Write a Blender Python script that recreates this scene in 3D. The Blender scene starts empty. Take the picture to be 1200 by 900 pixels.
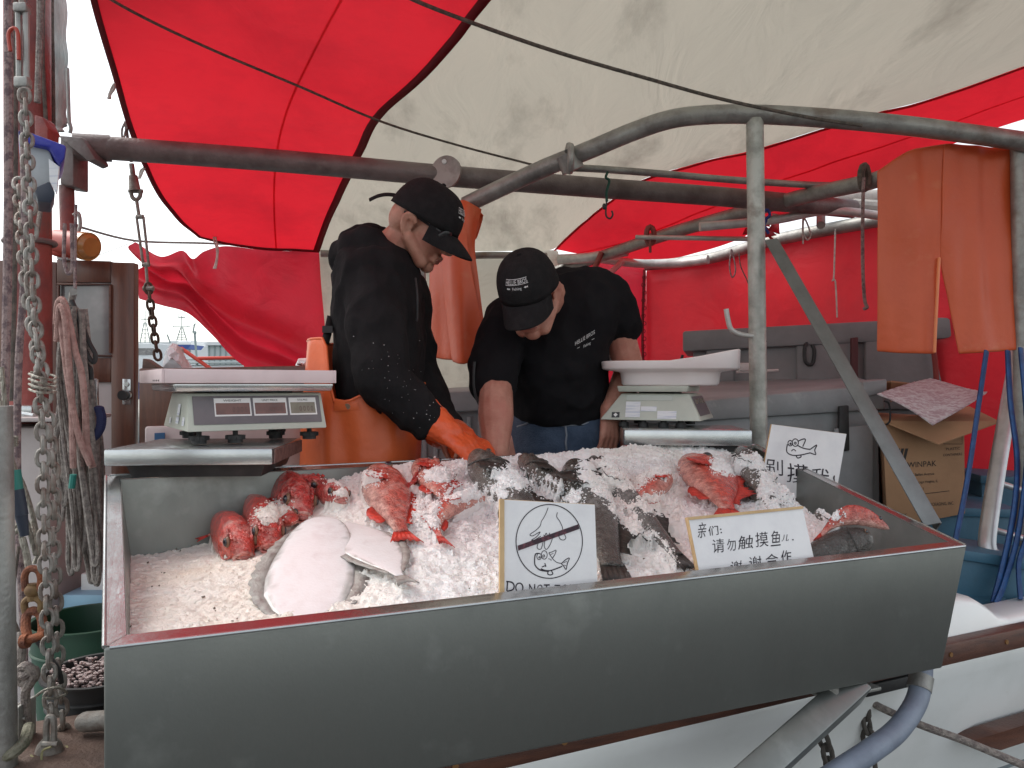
import bpy, bmesh, math, random
from mathutils import Vector, Matrix, Quaternion, noise
from mathutils.bvhtree import BVHTree
random.seed(7)
SC = bpy.context.scene
COL = SC.collection
V = Vector
# ------------------------------------------------------------------ camera
F = 920.0; CZ = 1.6
def P(px, py, d):
    """point seen at pixel (px, py) of the 1200x900 photograph, d metres in front of the camera"""
    return V(((px - 600) / F * d, d, CZ + (450 - py) / F * d))
cd = bpy.data.cameras.new('camera'); cam = bpy.data.objects.new('camera', cd); COL.objects.link(cam)
cam.location = (0, 0, CZ); cam.rotation_euler = (math.radians(90), 0, 0)
cd.sensor_width = 36; cd.lens = 27.6; cd.clip_start = 0.02; cd.clip_end = 3000
SC.camera = cam
# ------------------------------------------------------------------ light
W = bpy.data.worlds.new('World'); SC.world = W; W.use_nodes = True
wn = W.node_tree; wn.nodes.clear()
wo = wn.nodes.new('ShaderNodeOutputWorld'); bg = wn.nodes.new('ShaderNodeBackground')
sky = wn.nodes.new('ShaderNodeTexSky'); sky.sky_type = 'NISHITA'; sky.sun_disc = False
SUN_EL, SUN_AZ = 52, 288
sky.sun_elevation = math.radians(SUN_EL); sky.sun_rotation = math.radians(SUN_AZ)
sky.air_density = 1.0; sky.dust_density = 2.0; sky.ozone_density = 1.0; sky.altitude = 0
hsv = wn.nodes.new('ShaderNodeHueSaturation'); hsv.inputs['Saturation'].default_value = 0.28
mulc = wn.nodes.new('ShaderNodeMix'); mulc.data_type = 'RGBA'; mulc.blend_type = 'MULTIPLY'; mulc.inputs[0].default_value = 1; mulc.inputs[7].default_value = (1.0, 1.0, .965, 1)
wn.links.new(sky.outputs[0], hsv.inputs['Color']); wn.links.new(hsv.outputs[0], mulc.inputs[6]); wn.links.new(mulc.outputs[2], bg.inputs[0])
bg.inputs[1].default_value = 0.15
wn.links.new(bg.outputs[0], wo.inputs[0])
sd = bpy.data.lights.new('sun', 'SUN'); so = bpy.data.objects.new('sun', sd); COL.objects.link(so)
sd.energy = .7; sd.angle = math.radians(28); sd.color = (1.0, .97, .92)
az, el = math.radians(SUN_AZ), math.radians(SUN_EL)
sdir = V((math.sin(az) * math.cos(el), math.cos(az) * math.cos(el), math.sin(el)))
so.rotation_euler = sdir.to_track_quat('Z', 'Y').to_euler(); so.location = sdir * 30
SC.view_settings.view_transform = 'Standard'; SC.view_settings.look = 'None'
SC.view_settings.exposure = 1.13; SC.view_settings.gamma = 1; SC.view_settings.use_curve_mapping = False
SC.cycles.use_denoising = True
# ------------------------------------------------------------------ materials
MATS = {}
def M(name, col, rough=.6, metal=0., col2=None, scale=8., detail=6., lo=.4, hi=.65, bump=0., bscale=80., spec=.5,
      stretch=None, attr=False, col3=None, scale3=2., lo3=.5, hi3=.7, rough2=None, coat=0., bdist=.02, sss=0., vor=0.):
    m = bpy.data.materials.new(name); m.use_nodes = True; MATS[name] = m
    t = m.node_tree; n = t.nodes; l = t.links
    b = n['Principled BSDF']; b.inputs['Roughness'].default_value = rough; b.inputs['Metallic'].default_value = metal
    b.inputs['Specular IOR Level'].default_value = spec
    b.inputs['Coat Weight'].default_value = coat; b.inputs['Coat Roughness'].default_value = .15
    if sss:
        b.inputs['Subsurface Weight'].default_value = sss; b.inputs['Subsurface Scale'].default_value = .012
        b.inputs['Subsurface Radius'].default_value = (1, .8, .7)
    tc = n.new('ShaderNodeTexCoord'); co = tc.outputs['Object']
    if stretch:
        mp = n.new('ShaderNodeMapping'); mp.inputs['Scale'].default_value = stretch; l.new(co, mp.inputs[0]); co2 = mp.outputs[0]
    else: co2 = co
    def nz(sc, de, vec):
        x = n.new('ShaderNodeTexNoise'); x.inputs['Scale'].default_value = sc; x.inputs['Detail'].default_value = de
        x.inputs['Roughness'].default_value = .6; l.new(vec, x.inputs['Vector']); return x.outputs['Fac']
    def ramp(f, a, c):
        x = n.new('ShaderNodeMapRange'); x.inputs[1].default_value = a; x.inputs[2].default_value = c; l.new(f, x.inputs[0]); return x.outputs[0]
    def mix(f, a, c):
        x = n.new('ShaderNodeMix'); x.data_type = 'RGBA'; l.new(f, x.inputs[0])
        for s, q in ((6, a), (7, c)):
            if hasattr(q, 'is_output'): l.new(q, x.inputs[s])
            else: x.inputs[s].default_value = (*q, 1)
        return x.outputs[2]
    base = None
    if attr:
        a = n.new('ShaderNodeAttribute'); a.attribute_name = 'Col'; base = a.outputs['Color']
    if col2 is not None:
        f = ramp(nz(scale, detail, co2), lo, hi)
        if attr:
            x = n.new('ShaderNodeMix'); x.data_type = 'RGBA'; x.blend_type = 'MULTIPLY'; x.inputs[0].default_value = 1
            l.new(base, x.inputs[6]); l.new(mix(f, (1, 1, 1), col2), x.inputs[7]); base = x.outputs[2]
        else: base = mix(f, col, col2)
        if rough2 is not None:
            x = n.new('ShaderNodeMapRange'); x.inputs[3].default_value = rough; x.inputs[4].default_value = rough2
            l.new(f, x.inputs[0]); l.new(x.outputs[0], b.inputs['Roughness'])
    if col3 is not None:
        base = mix(ramp(nz(scale3, 5, co), lo3, hi3), base if base is not None else col, col3)
    if base is None: b.inputs['Base Color'].default_value = (*col, 1)
    else: l.new(base, b.inputs['Base Color'])
    if bump:
        bp = n.new('ShaderNodeBump'); bp.inputs['Strength'].default_value = bump; bp.inputs['Distance'].default_value = bdist
        l.new(nz(bscale, 5, co2), bp.inputs['Height']); l.new(bp.outputs[0], b.inputs['Normal'])
        if vor:
            vo = n.new('ShaderNodeTexVoronoi'); vo.inputs['Scale'].default_value = vor; l.new(co, vo.inputs['Vector'])
            b2 = n.new('ShaderNodeBump'); b2.inputs['Strength'].default_value = .55; b2.inputs['Distance'].default_value = .004; b2.invert = True
            l.new(vo.outputs['Distance'], b2.inputs['Height']); l.new(bp.outputs[0], b2.inputs['Normal']); l.new(b2.outputs[0], b.inputs['Normal']); l.new(b2.outputs[0], b.inputs['Coat Normal'])
    return m
def cloth(name, col, dirt, trans, lo, hi, scale, bump=.25, stretch=(1, 1, 1), tcol=None):
    """sheet that lets light through: diffuse + translucent with dirt in the colour"""
    m = bpy.data.materials.new(name); m.use_nodes = True; t = m.node_tree; n = t.nodes; l = t.links; n.clear()
    o = n.new('ShaderNodeOutputMaterial'); d = n.new('ShaderNodeBsdfDiffuse'); tr = n.new('ShaderNodeBsdfTranslucent')
    gl = n.new('ShaderNodeBsdfGlossy'); gl.inputs['Roughness'].default_value = .45
    tc = n.new('ShaderNodeTexCoord'); mp = n.new('ShaderNodeMapping'); mp.inputs['Scale'].default_value = stretch
    l.new(tc.outputs['Object'], mp.inputs[0])
    nz = n.new('ShaderNodeTexNoise'); nz.inputs['Scale'].default_value = scale; nz.inputs['Detail'].default_value = 9
    nz.inputs['Roughness'].default_value = .65; l.new(mp.outputs[0], nz.inputs['Vector'])
    r = n.new('ShaderNodeMapRange'); r.inputs[1].default_value = lo; r.inputs[2].default_value = hi; l.new(nz.outputs['Fac'], r.inputs[0])
    mx = n.new('ShaderNodeMix'); mx.data_type = 'RGBA'; l.new(r.outputs[0], mx.inputs[0])
    mx.inputs[6].default_value = (*col, 1); mx.inputs[7].default_value = (*dirt, 1)
    # narrow crease marks
    n2 = n.new('ShaderNodeTexNoise'); n2.inputs['Scale'].default_value = 2.2; n2.inputs['Detail'].default_value = 3; n2.inputs['Distortion'].default_value = 1.2
    l.new(tc.outputs['Object'], n2.inputs['Vector'])
    ab = n.new('ShaderNodeMath'); ab.operation = 'SUBTRACT'; ab.inputs[1].default_value = .5; l.new(n2.outputs['Fac'], ab.inputs[0])
    a2 = n.new('ShaderNodeMath'); a2.operation = 'ABSOLUTE'; l.new(ab.outputs[0], a2.inputs[0])
    r2 = n.new('ShaderNodeMapRange'); r2.inputs[1].default_value = 0; r2.inputs[2].default_value = .006; r2.inputs[3].default_value = 0.0; r2.inputs[4].default_value = 0
    l.new(a2.outputs[0], r2.inputs[0])
    m3 = n.new('ShaderNodeMix'); m3.data_type = 'RGBA'; l.new(r2.outputs[0], m3.inputs[0]); l.new(mx.outputs[2], m3.inputs[6]); m3.inputs[7].default_value = (*[c * .45 for c in dirt], 1)
    bp = n.new('ShaderNodeBump'); bp.inputs['Strength'].default_value = bump; bp.inputs['Distance'].default_value = .03
    n4 = n.new('ShaderNodeTexNoise'); n4.inputs['Scale'].default_value = 5; n4.inputs['Detail'].default_value = 6; n4.inputs['Distortion'].default_value = .8
    l.new(mp.outputs[0], n4.inputs['Vector'])
    l.new(n4.outputs['Fac'], bp.inputs['Height'])
    for x in (d, tr): l.new(m3.outputs[2], x.inputs['Color']); l.new(bp.outputs[0], x.inputs['Normal'])
    l.new(bp.outputs[0], gl.inputs['Normal'])
    s = n.new('ShaderNodeMixShader'); s.inputs[0].default_value = trans; l.new(d.outputs[0], s.inputs[1]); l.new(tr.outputs[0], s.inputs[2])
    s2 = n.new('ShaderNodeMixShader'); s2.inputs[0].default_value = .04; l.new(s.outputs[0], s2.inputs[1]); l.new(gl.outputs[0], s2.inputs[2])
    l.new(s2.outputs[0], o.inputs[0]); MATS[name] = m; return m
STEEL = M('brushed_steel', (.275, .288, .275), .34, .86, (.19, .20, .19), 3, 9, .32, .72, .025, 160, stretch=(1.7, 1.7, .9), col3=(.37, .385, .37), scale3=6, lo3=.55, hi3=.78, rough2=.55)
STEELRIM = M('steel_rim', (.50, .50, .49), .16, .95, (.40, .39, .38), 12, 8, .35, .7, .03, 90, rough2=.30)
STEELIN = M('steel_inside', (.40, .39, .36), .42, .7, (.30, .29, .27), 4, 6, .35, .7, .03, 120)
STEELPLATE = M('steel_plate', (.55, .57, .57), .25, .85, (.42, .44, .45), 9, 6, .4, .7, .03, 150)
GALV = M('galvanised', (.36, .36, .34), .5, .6, (.22, .21, .20), 14, 8, .4, .65, .15, 90, col3=(.20, .15, .12), scale3=6, lo3=.58, hi3=.75)
GALVW = M('galvanised_pale', (.62, .62, .60), .45, .4, (.45, .44, .42), 14, 6, .4, .65, .1, 90)
GALVP = M('galvanised_post', (.50, .51, .47), .5, .35, (.30, .31, .28), 16, 8, .4, .65, .2, 90, col3=(.24, .22, .19), scale3=9, lo3=.6, hi3=.75)
ALUD = M('aluminium_dull', (.22, .23, .23), .45, .7, (.16, .165, .165), 12, 6, .4, .7, .08, 100, stretch=(1, 1, .4))
BOOMM = M('boom_paint', (.20, .17, .165), .5, .25, (.12, .095, .09), 10, 8, .4, .65, .2, 70, col3=(.30, .28, .27), scale3=4, lo3=.58, hi3=.75)
ALU = M('aluminium', (.55, .56, .57), .35, .8, (.42, .43, .44), 12, 5, .4, .7, .05, 120)
REDT = cloth('red_tarp', (.72, .020, .034), (.52, .016, .028), .44, .45, .8, 2.5, .35)
REDTL = cloth('red_tarp_worn', (.62, .022, .045), (.42, .02, .035), .4, .45, .8, 3.5, .6)
WHITET = cloth('white_tarp', (.50, .46, .385), (.12, .105, .085), .42, .50, .88, 3.2, .7, (1, .35, 1))
HEM = cloth('red_hem', (.22, .008, .015), (.16, .006, .01), .2, .45, .8, 6, .2)
ROPE = M('rope_grey', (.34, .30, .27), .9, 0, (.2, .17, .16), 90, 3, .4, .6, .6, 220)
ROPEP = M('rope_mauve', (.36, .27, .26), .9, 0, (.17, .12, .13), 70, 3, .45, .6, .6, 220)
ROPEW = M('rope_white', (.66, .63, .58), .9, 0, (.5, .46, .42), 60, 3, .4, .6, .5, 250)
ROPED = M('rope_dark', (.09, .08, .07), .9, 0, (.16, .13, .11), 60, 3, .4, .6, .5, 250)
WIRE = M('wire_rope', (.42, .40, .34), .5, .5, (.22, .20, .17), 120, 2, .4, .6, .8, 160, stretch=(1, 1, .4))
CHAINM = M('chain_galv', (.30, .285, .26), .6, .4, (.17, .13, .11), 30, 6, .42, .65, .25, 160, col3=(.22, .14, .10), scale3=12, lo3=.58, hi3=.75)
RUST = M('rust', (.32, .11, .05), .85, .1, (.15, .06, .04), 30, 8, .4, .6, .5, 120)
MAST = M('mast_paint', (.27, .06, .05), .5, 0, (.16, .045, .045), 8, 8, .45, .65, .25, 50, col3=(.12, .08, .07), scale3=5, lo3=.58, hi3=.72)
WOOD = M('varnished_wood', (.135, .05, .028), .35, 0, (.085, .03, .018), 6, 8, .35, .65, .1, 60, stretch=(12, 12, 1.2), coat=.2)
WOODH = M('rail_wood', (.13, .05, .03), .45, 0, (.07, .028, .02), 5, 8, .35, .65, .2, 50, stretch=(2, 2, 14))
WOODD = M('weathered_wood', (.16, .10, .075), .8, 0, (.09, .06, .05), 7, 8, .35, .65, .4, 60)
HULL = M('hull_white', (.86, .88, .875), .3, 0, (.75, .77, .755), 3, 7, .5, .75, .03, 12, col3=(.55, .52, .46), scale3=9, lo3=.66, hi3=.8, coat=.3)
BEIGE = M('cabin_beige', (.36, .30, .24), .6, 0, (.27, .22, .18), 4, 6, .4, .7, .1, 40)
PINKW = M('cabin_pale', (.50, .44, .43), .55, 0, (.40, .35, .34), 5, 6, .4, .7, .05, 40)
GLASSD = M('old_glass', (.16, .16, .165), .12, 0, (.30, .29, .29), 5, 4, .45, .7, spec=.8)
GREYP = M('grey_tote', (.30, .31, .32), .55, 0, (.22, .23, .235), 5, 6, .4, .7, .06, 60, col3=(.36, .36, .36), scale3=14, lo3=.62, hi3=.8)
GREYD = M('grey_tote_dark', (.20, .195, .20), .6, 0, (.15, .145, .15), 5, 6, .4, .7, .06, 60)
BLUEP = M('blue_tote', (.05, .15, .23), .5, 0, (.035, .11, .17), 6, 6, .4, .7, .08, 60, col3=(.30, .33, .35), scale3=18, lo3=.68, hi3=.76)
BLUES = M('blue_strap', (.012, .07, .22), .55, 0, (.01, .045, .15), 30, 4, .4, .6, .2, 120)
CARD = M('cardboard', (.40, .23, .125), .85, 0, (.33, .185, .1), 6, 6, .4, .7, .06, 90)
PRINT = M('print_black', (.03, .025, .022), .7)
INK = M('ink', (.018, .012, .022), .6)
INKR = M('ink_brown', (.14, .045, .06), .7, 0, (.04, .02, .03), 90, 3, .4, .55)
PAPER = M('laminated_paper', (.80, .79, .80), .22, 0, (.72, .71, .73), 14, 4, .4, .7, .05, 30)
PINE = M('raw_pine', (.62, .43, .23), .7, 0, (.5, .33, .17), 30, 4, .4, .7, .1, 80)
FOIL = M('bubble_foil', (.93, .90, .91), .28, .12, (.66, .50, .54), 60, 4, .42, .58, 1.0, 130, stretch=(.5, 1.8, 1))
WHITEP = M('white_plastic', (.78, .76, .74), .35, 0, (.70, .67, .66), 5, 5, .4, .7, .02, 60)
SCALEP = M('scale_housing', (.52, .54, .47), .45, 0, (.44, .46, .40), 8, 6, .4, .7, .03, 60)
PANEL = M('scale_panel', (.17, .15, .16), .4, 0, (.13, .115, .125), 10, 4)
LCDR = M('display_window', (.20, .10, .085), .2, 0, (.15, .08, .07), 30, 3)
LCDG = M('display_window_grey', (.24, .21, .16), .2, 0, (.19, .16, .12), 30, 3)
BLACKR = M('black_rubber', (.018, .018, .019), .6, 0, (.035, .034, .034), 20, 5, .45, .7)
BLACKP = M('black_plastic', (.012, .012, .013), .35)
GREENP = M('green_plastic', (.006, .05, .025), .5, 0, (.005, .035, .018), 8, 5)
BLUEC = M('blue_cover', (.015, .02, .32), .45, 0, (.012, .015, .22), 6, 5, bump=.2, bscale=20)
GREYBOX = M('pale_grey_box', (.40, .43, .45), .45, 0, (.32, .34, .36), 8, 5)
ORANGE = M('orange_oilskin', (.60, .098, .027), .42, 0, (.55, .08, .022), 5, 6, .4, .75, .12, 25, col3=(.62, .16, .06), scale3=10, lo3=.6, hi3=.8)
ORANGEB = M('orange_bib_lit', (.76, .15, .04), .42, 0, (.62, .11, .03), 5, 6, .4, .75, .12, 25)  # lit copy of the oilskin orange; the bib's brighter light is in the colour
ORANGEG = M('orange_rubber', (.70, .10, .025), .33, 0, (.55, .075, .02), 9, 6, .4, .75, .25, 45)
BLACKC = M('black_cotton', (.013, .0125, .0135), .95, 0, (.019, .018, .019), 9, 6, .4, .7, .3, 22, spec=.12)
BLACKT = M('black_tshirt', (.010, .0095, .011), .95, 0, (.014, .0135, .015), 8, 6, .4, .7, .25, 16, spec=.1)
CAPM = M('cap_cotton', (.014, .0135, .0145), .9, 0, (.021, .02, .021), 40, 4, .4, .7, .35, 300, spec=.15)
SKIN = M('skin', (.47, .24, .17), .45, 0, (.36, .15, .10), 26, 8, .38, .68, .3, 420, spec=.45, sss=.12, col3=(.42, .16, .12), scale3=9, lo3=.52, hi3=.75)
SKINR = M('skin_ruddy', (.50, .245, .18), .45, 0, (.38, .15, .105), 24, 8, .38, .68, .3, 420, spec=.45, sss=.12, col3=(.45, .165, .125), scale3=8, lo3=.5, hi3=.72)
LIPS = M('lips', (.34, .12, .10), .45)
JEANS = M('denim', (.075, .105, .16), .85, 0, (.04, .06, .10), 12, 7, .4, .65, .35, 240, spec=.2)
WHITETX = M('embroidery', (.62, .62, .62), .8)
STONE = M('quay_darkened', (.065, .063, .06), .85, 0, (.045, .044, .043), 2.5, 8, .4, .65, .3, 30)  # unseen quay concrete, darkened to dim the reflection in the trough front
DECK = M('deck_paint', (.20, .24, .26), .7, 0, (.14, .17, .19), 3, 7, .4, .65, .2, 50)
WATER = M('harbour_water', (.03, .05, .055), .08, 0, None, bump=.4, bscale=1.5)
FISHM = M('fish_skin', (.5, .1, .08), .24, 0, (.72, .62, .6), 55, 6, .42, .68, .3, 260, attr=True, spec=.6, coat=.25)
REDM = M('red_fish_skin', (.5, .1, .08), .22, 0, (.55, .42, .42), 70, 8, .40, .62, .45, 230, attr=True, spec=.7, coat=.6, vor=230, col3=(.78, .42, .36), scale3=24, lo3=.52, hi3=.74)
DARKM = M('dark_fish_skin', (.1, .1, .1), .22, 0, (.40, .38, .36), 60, 8, .40, .62, .5, 200, attr=True, spec=.7, coat=.55, vor=260, col3=(.24, .23, .215), scale3=34, lo3=.56, hi3=.76)
FLATM = M('flatfish_belly', (.8, .8, .8), .26, 0, (.93, .90, .89), 40, 6, .45, .8, .08, 200, attr=True, spec=.55, coat=.3, col3=(.70, .61, .61), scale3=16, lo3=.58, hi3=.8)
FINM = M('fish_fin', (.5, .1, .08), .35, 0, (.6, .5, .5), 60, 4, .42, .68, .3, 160, attr=True)
EYED = M('fish_eye', (.012, .014, .02), .06, spec=.8)
EYER = M('fish_eye_ring', (.20, .10, .06), .25)
ICE = M('crushed_ice', (.86, .86, .87), .28, 0, None, bump=.5, bscale=190, attr=True, spec=.5, bdist=.01, sss=.25)
HOSE = M('grey_hose', (.22, .26, .33), .5, 0, (.17, .20, .26), 12, 5, .4, .65, .1, 80)
TAPEG = M('green_tape', (.02, .18, .15), .5); TAPEN = M('navy_tape', (.02, .028, .05), .5)
AMBER = M('amber_lens', (.45, .20, .06), .2, 0, (.35, .15, .045), 8, 4); LAMPB = M('lamp_red_body', (.40, .05, .03), .45)
BLUETIE = M('blue_line', (.01, .02, .15), .7)
PALE = M('pale_far', (.55, .60, .60), .7, 0, (.47, .52, .52), .35, 4, .4, .65); FARM = M('far_steel', (.30, .36, .36), .7)
FARRED = M('far_red', (.55, .05, .03), .6); FARBLUE = M('far_blue', (.03, .07, .25), .6); FARW = M('far_white', (.75, .77, .78), .6)
BAGM = M('white_bag', (.74, .74, .76), .4, 0, (.6, .6, .63), 8, 5, bump=.5, bscale=25)
STICK = M('sticker', (.75, .76, .78), .5, 0, (.55, .58, .66), 90, 3, .5, .62, stretch=(.12, .12, 2.2)); BLUEST = M('blue_sticker', (.03, .11, .25), .5)
# ------------------------------------------------------------------ object helpers
def link(o): COL.objects.link(o); return o
def thing(name, label, cat, loc, group=None, rz=0):
    o = link(bpy.data.objects.new(name, None)); o.location = loc; o.rotation_euler = (0, 0, rz); o.empty_display_size = .05
    o['label'] = label; o['category'] = cat
    if group: o['group'] = group
    return o
def tag(o, label, cat, group=None):
    o['label'] = label; o['category'] = cat
    if group: o['group'] = group
    return o
def wloc(p):
    x = V((0, 0, 0))
    while p is not None: x = x + V(p.location); p = p.parent
    return x
class B:
    """collects shapes (world coordinates) and links them as ONE mesh object"""
    def __init__(s): s.v = []; s.f = []; s.c = []
    def add(s, vs, fs, col=None):
        o = len(s.v); s.v += [V(v) for v in vs]; s.f += [tuple(i + o for i in f) for f in fs]
        if callable(col): s.c += [col(v) for v in vs]
        else: s.c += [col or (1, 1, 1)] * len(vs)
        return s
    def bm(s, bm, mat=None):
        bm.verts.ensure_lookup_table(); bm.verts.index_update()
        vs = [(mat @ v.co) if mat else v.co.copy() for v in bm.verts]
        s.add(vs, [[v.index for v in f.verts] for f in bm.faces]); bm.free(); return s
    def box(s, c, size, rot=None, bev=0., seg=2):
        b = bmesh.new(); bmesh.ops.create_cube(b, size=1)
        for v in b.verts: v.co = V((v.co.x * size[0], v.co.y * size[1], v.co.z * size[2]))
        if bev: bmesh.ops.bevel(b, geom=b.edges[:], offset=bev, segments=seg, profile=.5, affect='EDGES')
        m = Matrix.Translation(V(c)) @ (rot.to_4x4() if rot is not None else Matrix.Identity(4)); return s.bm(b, m)
    def hexa(s, front, back, bev=0.):
        """front, back: 4 corners each (same order, seen from the front: TL TR BR BL)"""
        b = bmesh.new(); vs = [b.verts.new(V(p)) for p in list(front) + list(back)]
        for f in ((0, 1, 2, 3), (7, 6, 5, 4), (0, 4, 5, 1), (1, 5, 6, 2), (2, 6, 7, 3), (3, 7, 4, 0)): b.faces.new([vs[i] for i in f])
        bmesh.ops.recalc_face_normals(b, faces=b.faces[:])
        if bev: bmesh.ops.bevel(b, geom=b.edges[:], offset=bev, segments=2, profile=.5, affect='EDGES')
        return s.bm(b)
    def slab(s, quad, ext, bev=0.): return s.hexa(quad, [V(q) + V(ext) for q in quad], bev)
    def ell(s, c, r, rot=None, seg=20, rings=14):
        b = bmesh.new(); bmesh.ops.create_uvsphere(b, u_segments=seg, v_segments=rings, radius=1)
        m = Matrix.Translation(V(c)) @ (rot.to_4x4() if rot is not None else Matrix.Identity(4)) @ Matrix.Diagonal((*r, 1)); return s.bm(b, m)
    def tube(s, pts, r, seg=10, caps=True, flat=1., closed=False):
        pts = [V(p) for p in pts]; n = len(pts); rr = r if hasattr(r, '__len__') else [r] * n
        T = []
        for i in range(n):
            a = pts[(i - 1) % n] if closed else pts[max(i - 1, 0)]; c = pts[(i + 1) % n] if closed else pts[min(i + 1, n - 1)]
            t = (c - a); T.append(t.normalized() if t.length > 1e-9 else V((0, 0, 1)))
        u = T[0].orthogonal().normalized(); vs = []; fs = []
        for i in range(n):
            if i: u = (T[i - 1].rotation_difference(T[i]) @ u)
            u = (u - T[i] * u.dot(T[i])).normalized(); w = T[i].cross(u)
            for k in range(seg):
                a = 2 * math.pi * k / seg; vs.append(pts[i] + u * (math.cos(a) * rr[i]) + w * (math.sin(a) * rr[i] * flat))
        m = n if closed else n - 1
        for i in range(m):
            j = (i + 1) % n
            for k in range(seg): k2 = (k + 1) % seg; fs.append((i * seg + k, i * seg + k2, j * seg + k2, j * seg + k))
        if caps and not closed: fs.append(tuple(range(seg))[::-1]); fs.append(tuple((n - 1) * seg + k for k in range(seg)))
        return s.add(vs, fs)
    def cyl(s, a, b, r, seg=20, r2=None): return s.tube([a, b], [r, r if r2 is None else r2], seg)
    def cap(s, a, ra, b, rb, seg=14):
        a = V(a); b = V(b); d = (b - a); L = d.length or 1e-6; t = d / L
        pts = []; rr = []
        for k in range(1, 5): q = math.pi / 2 * k / 4; pts.append(a - t * ra * math.cos(q)); rr.append(ra * math.sin(q))
        for k in range(4, 0, -1): q = math.pi / 2 * k / 4; pts.append(b + t * rb * math.cos(q)); rr.append(rb * math.sin(q))
        pts.insert(0, a - t * ra * .999); rr.insert(0, ra * .05); pts.append(b + t * rb * .999); rr.append(rb * .05)
        return s.tube(pts, rr, seg)
    def chainlimb(s, js):
        for (p, r), (q, t) in zip(js, js[1:]): s.cap(p, r, q, t)
        return s
    def loft(s, rows, seg=24, power=2., caps=True):
        """rows: (centre, half-axis vector a, half-axis vector b)"""
        vs = []; fs = []
        for c, a, b in rows:
            for k in range(seg):
                q = 2 * math.pi * k / seg; x, y = math.cos(q), math.sin(q)
                x = math.copysign(abs(x) ** (2 / power), x); y = math.copysign(abs(y) ** (2 / power), y)
                vs.append(V(c) + V(a) * x + V(b) * y)
        for i in range(len(rows) - 1):
            for k in range(seg): k2 = (k + 1) % seg; fs.append((i * seg + k, i * seg + k2, (i + 1) * seg + k2, (i + 1) * seg + k))
        if caps: fs.append(tuple(range(seg))[::-1]); fs.append(tuple((len(rows) - 1) * seg + k for k in range(seg)))
        return s.add(vs, fs)
    def grid(s, rows):
        n = len(rows[0]); vs = [p for r in rows for p in r]
        return s.add(vs, [(i * n + j, i * n + j + 1, (i + 1) * n + j + 1, (i + 1) * n + j) for i in range(len(rows) - 1) for j in range(n - 1)])
    def poly(s, pts, ext, bev=0.):
        pts = [V(p) for p in pts]; b = bmesh.new(); f = b.faces.new([b.verts.new(p) for p in pts])
        r = bmesh.ops.extrude_face_region(b, geom=[f]); bmesh.ops.translate(b, verts=[g for g in r['geom'] if isinstance(g, bmesh.types.BMVert)], vec=V(ext))
        bmesh.ops.recalc_face_normals(b, faces=b.faces[:])
        if bev: bmesh.ops.bevel(b, geom=b.edges[:], offset=bev, segments=2, profile=.5, affect='EDGES')
        return s.bm(b)
    def mesh(s, name, org):
        me = bpy.data.meshes.new(name); me.from_pydata([v - org for v in s.v], [], s.f); return me
    def build(s, name, mat, parent=None, org=None, smooth=35, solid=0., subd=0, recalc=True, cols=False):
        if parent is not None: org = wloc(parent)
        elif org is None:
            lo = [min(v[i] for v in s.v) for i in range(3)]; hi = [max(v[i] for v in s.v) for i in range(3)]
            org = V(((lo[0] + hi[0]) / 2, (lo[1] + hi[1]) / 2, lo[2]))
        me = s.mesh(name, org)
        if cols:
            ca = me.color_attributes.new('Col', 'FLOAT_COLOR', 'POINT')
            ca.data.foreach_set('color', [x for c in s.c for x in (c[0], c[1], c[2], 1)])
        if recalc:
            b = bmesh.new(); b.from_mesh(me); bmesh.ops.recalc_face_normals(b, faces=b.faces[:]); b.to_mesh(me); b.free()
        o = link(bpy.data.objects.new(name, me)); me.materials.append(mat)
        if parent is not None: o.parent = parent
        else: o.location = org
        if smooth:
            me.shade_smooth()
            if smooth < 180: me.set_sharp_from_angle(angle=math.radians(smooth))
        if solid:
            x = o.modifiers.new('thick', 'SOLIDIFY'); x.thickness = solid; x.offset = 0
        if subd:
            x = o.modifiers.new('sub', 'SUBSURF'); x.levels = subd; x.render_levels = subd
        return o
    def remesh(s, voxel, it=4, fac=.5, wr=None):
        """fuse the collected closed shapes into one continuous surface"""
        me = s.mesh('tmp', V((0, 0, 0))); o = link(bpy.data.objects.new('tmp', me))
        x = o.modifiers.new('r', 'REMESH'); x.mode = 'VOXEL'; x.voxel_size = voxel
        y = o.modifiers.new('s', 'SMOOTH'); y.factor = fac; y.iterations = it
        dg = bpy.context.evaluated_depsgraph_get(); m2 = bpy.data.meshes.new_from_object(o.evaluated_get(dg))
        out = B(); co = [v.co.copy() for v in m2.vertices]
        if wr:
            nr = [v.normal.copy() for v in m2.vertices]; co = [c + n * wr(c, n) for c, n in zip(co, nr)]
        out.add(co, [tuple(p.vertices) for p in m2.polygons])
        bpy.data.objects.remove(o); bpy.data.meshes.remove(me); bpy.data.meshes.remove(m2); return out
def smooth_path(pts, n=8):
    pts = [V(p) for p in pts]; out = []
    for i in range(len(pts) - 1):
        a = pts[max(i - 1, 0)]; b = pts[i]; c = pts[i + 1]; d = pts[min(i + 2, len(pts) - 1)]
        for k in range(n):
            t = k / n; out.append(.5 * ((2 * b) + (c - a) * t + (2 * a - 5 * b + 4 * c - d) * t * t + (3 * b - a - 3 * c + d) * t ** 3))
    out.append(pts[-1]); return out
def pxs(lst): return [P(*q) for q in lst]
def lerp(a, b, t): return a + (b - a) * t
def sstep(x, a, b): t = min(max((x - a) / (b - a), 0), 1); return t * t * (3 - 2 * t)
def interp(x, xs, ys):
    if x <= xs[0]: return ys[0]
    for i in range(len(xs) - 1):
        if x <= xs[i + 1]: return lerp(ys[i], ys[i + 1], (x - xs[i]) / (xs[i + 1] - xs[i]))
    return ys[-1]
FONT = {}
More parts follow.
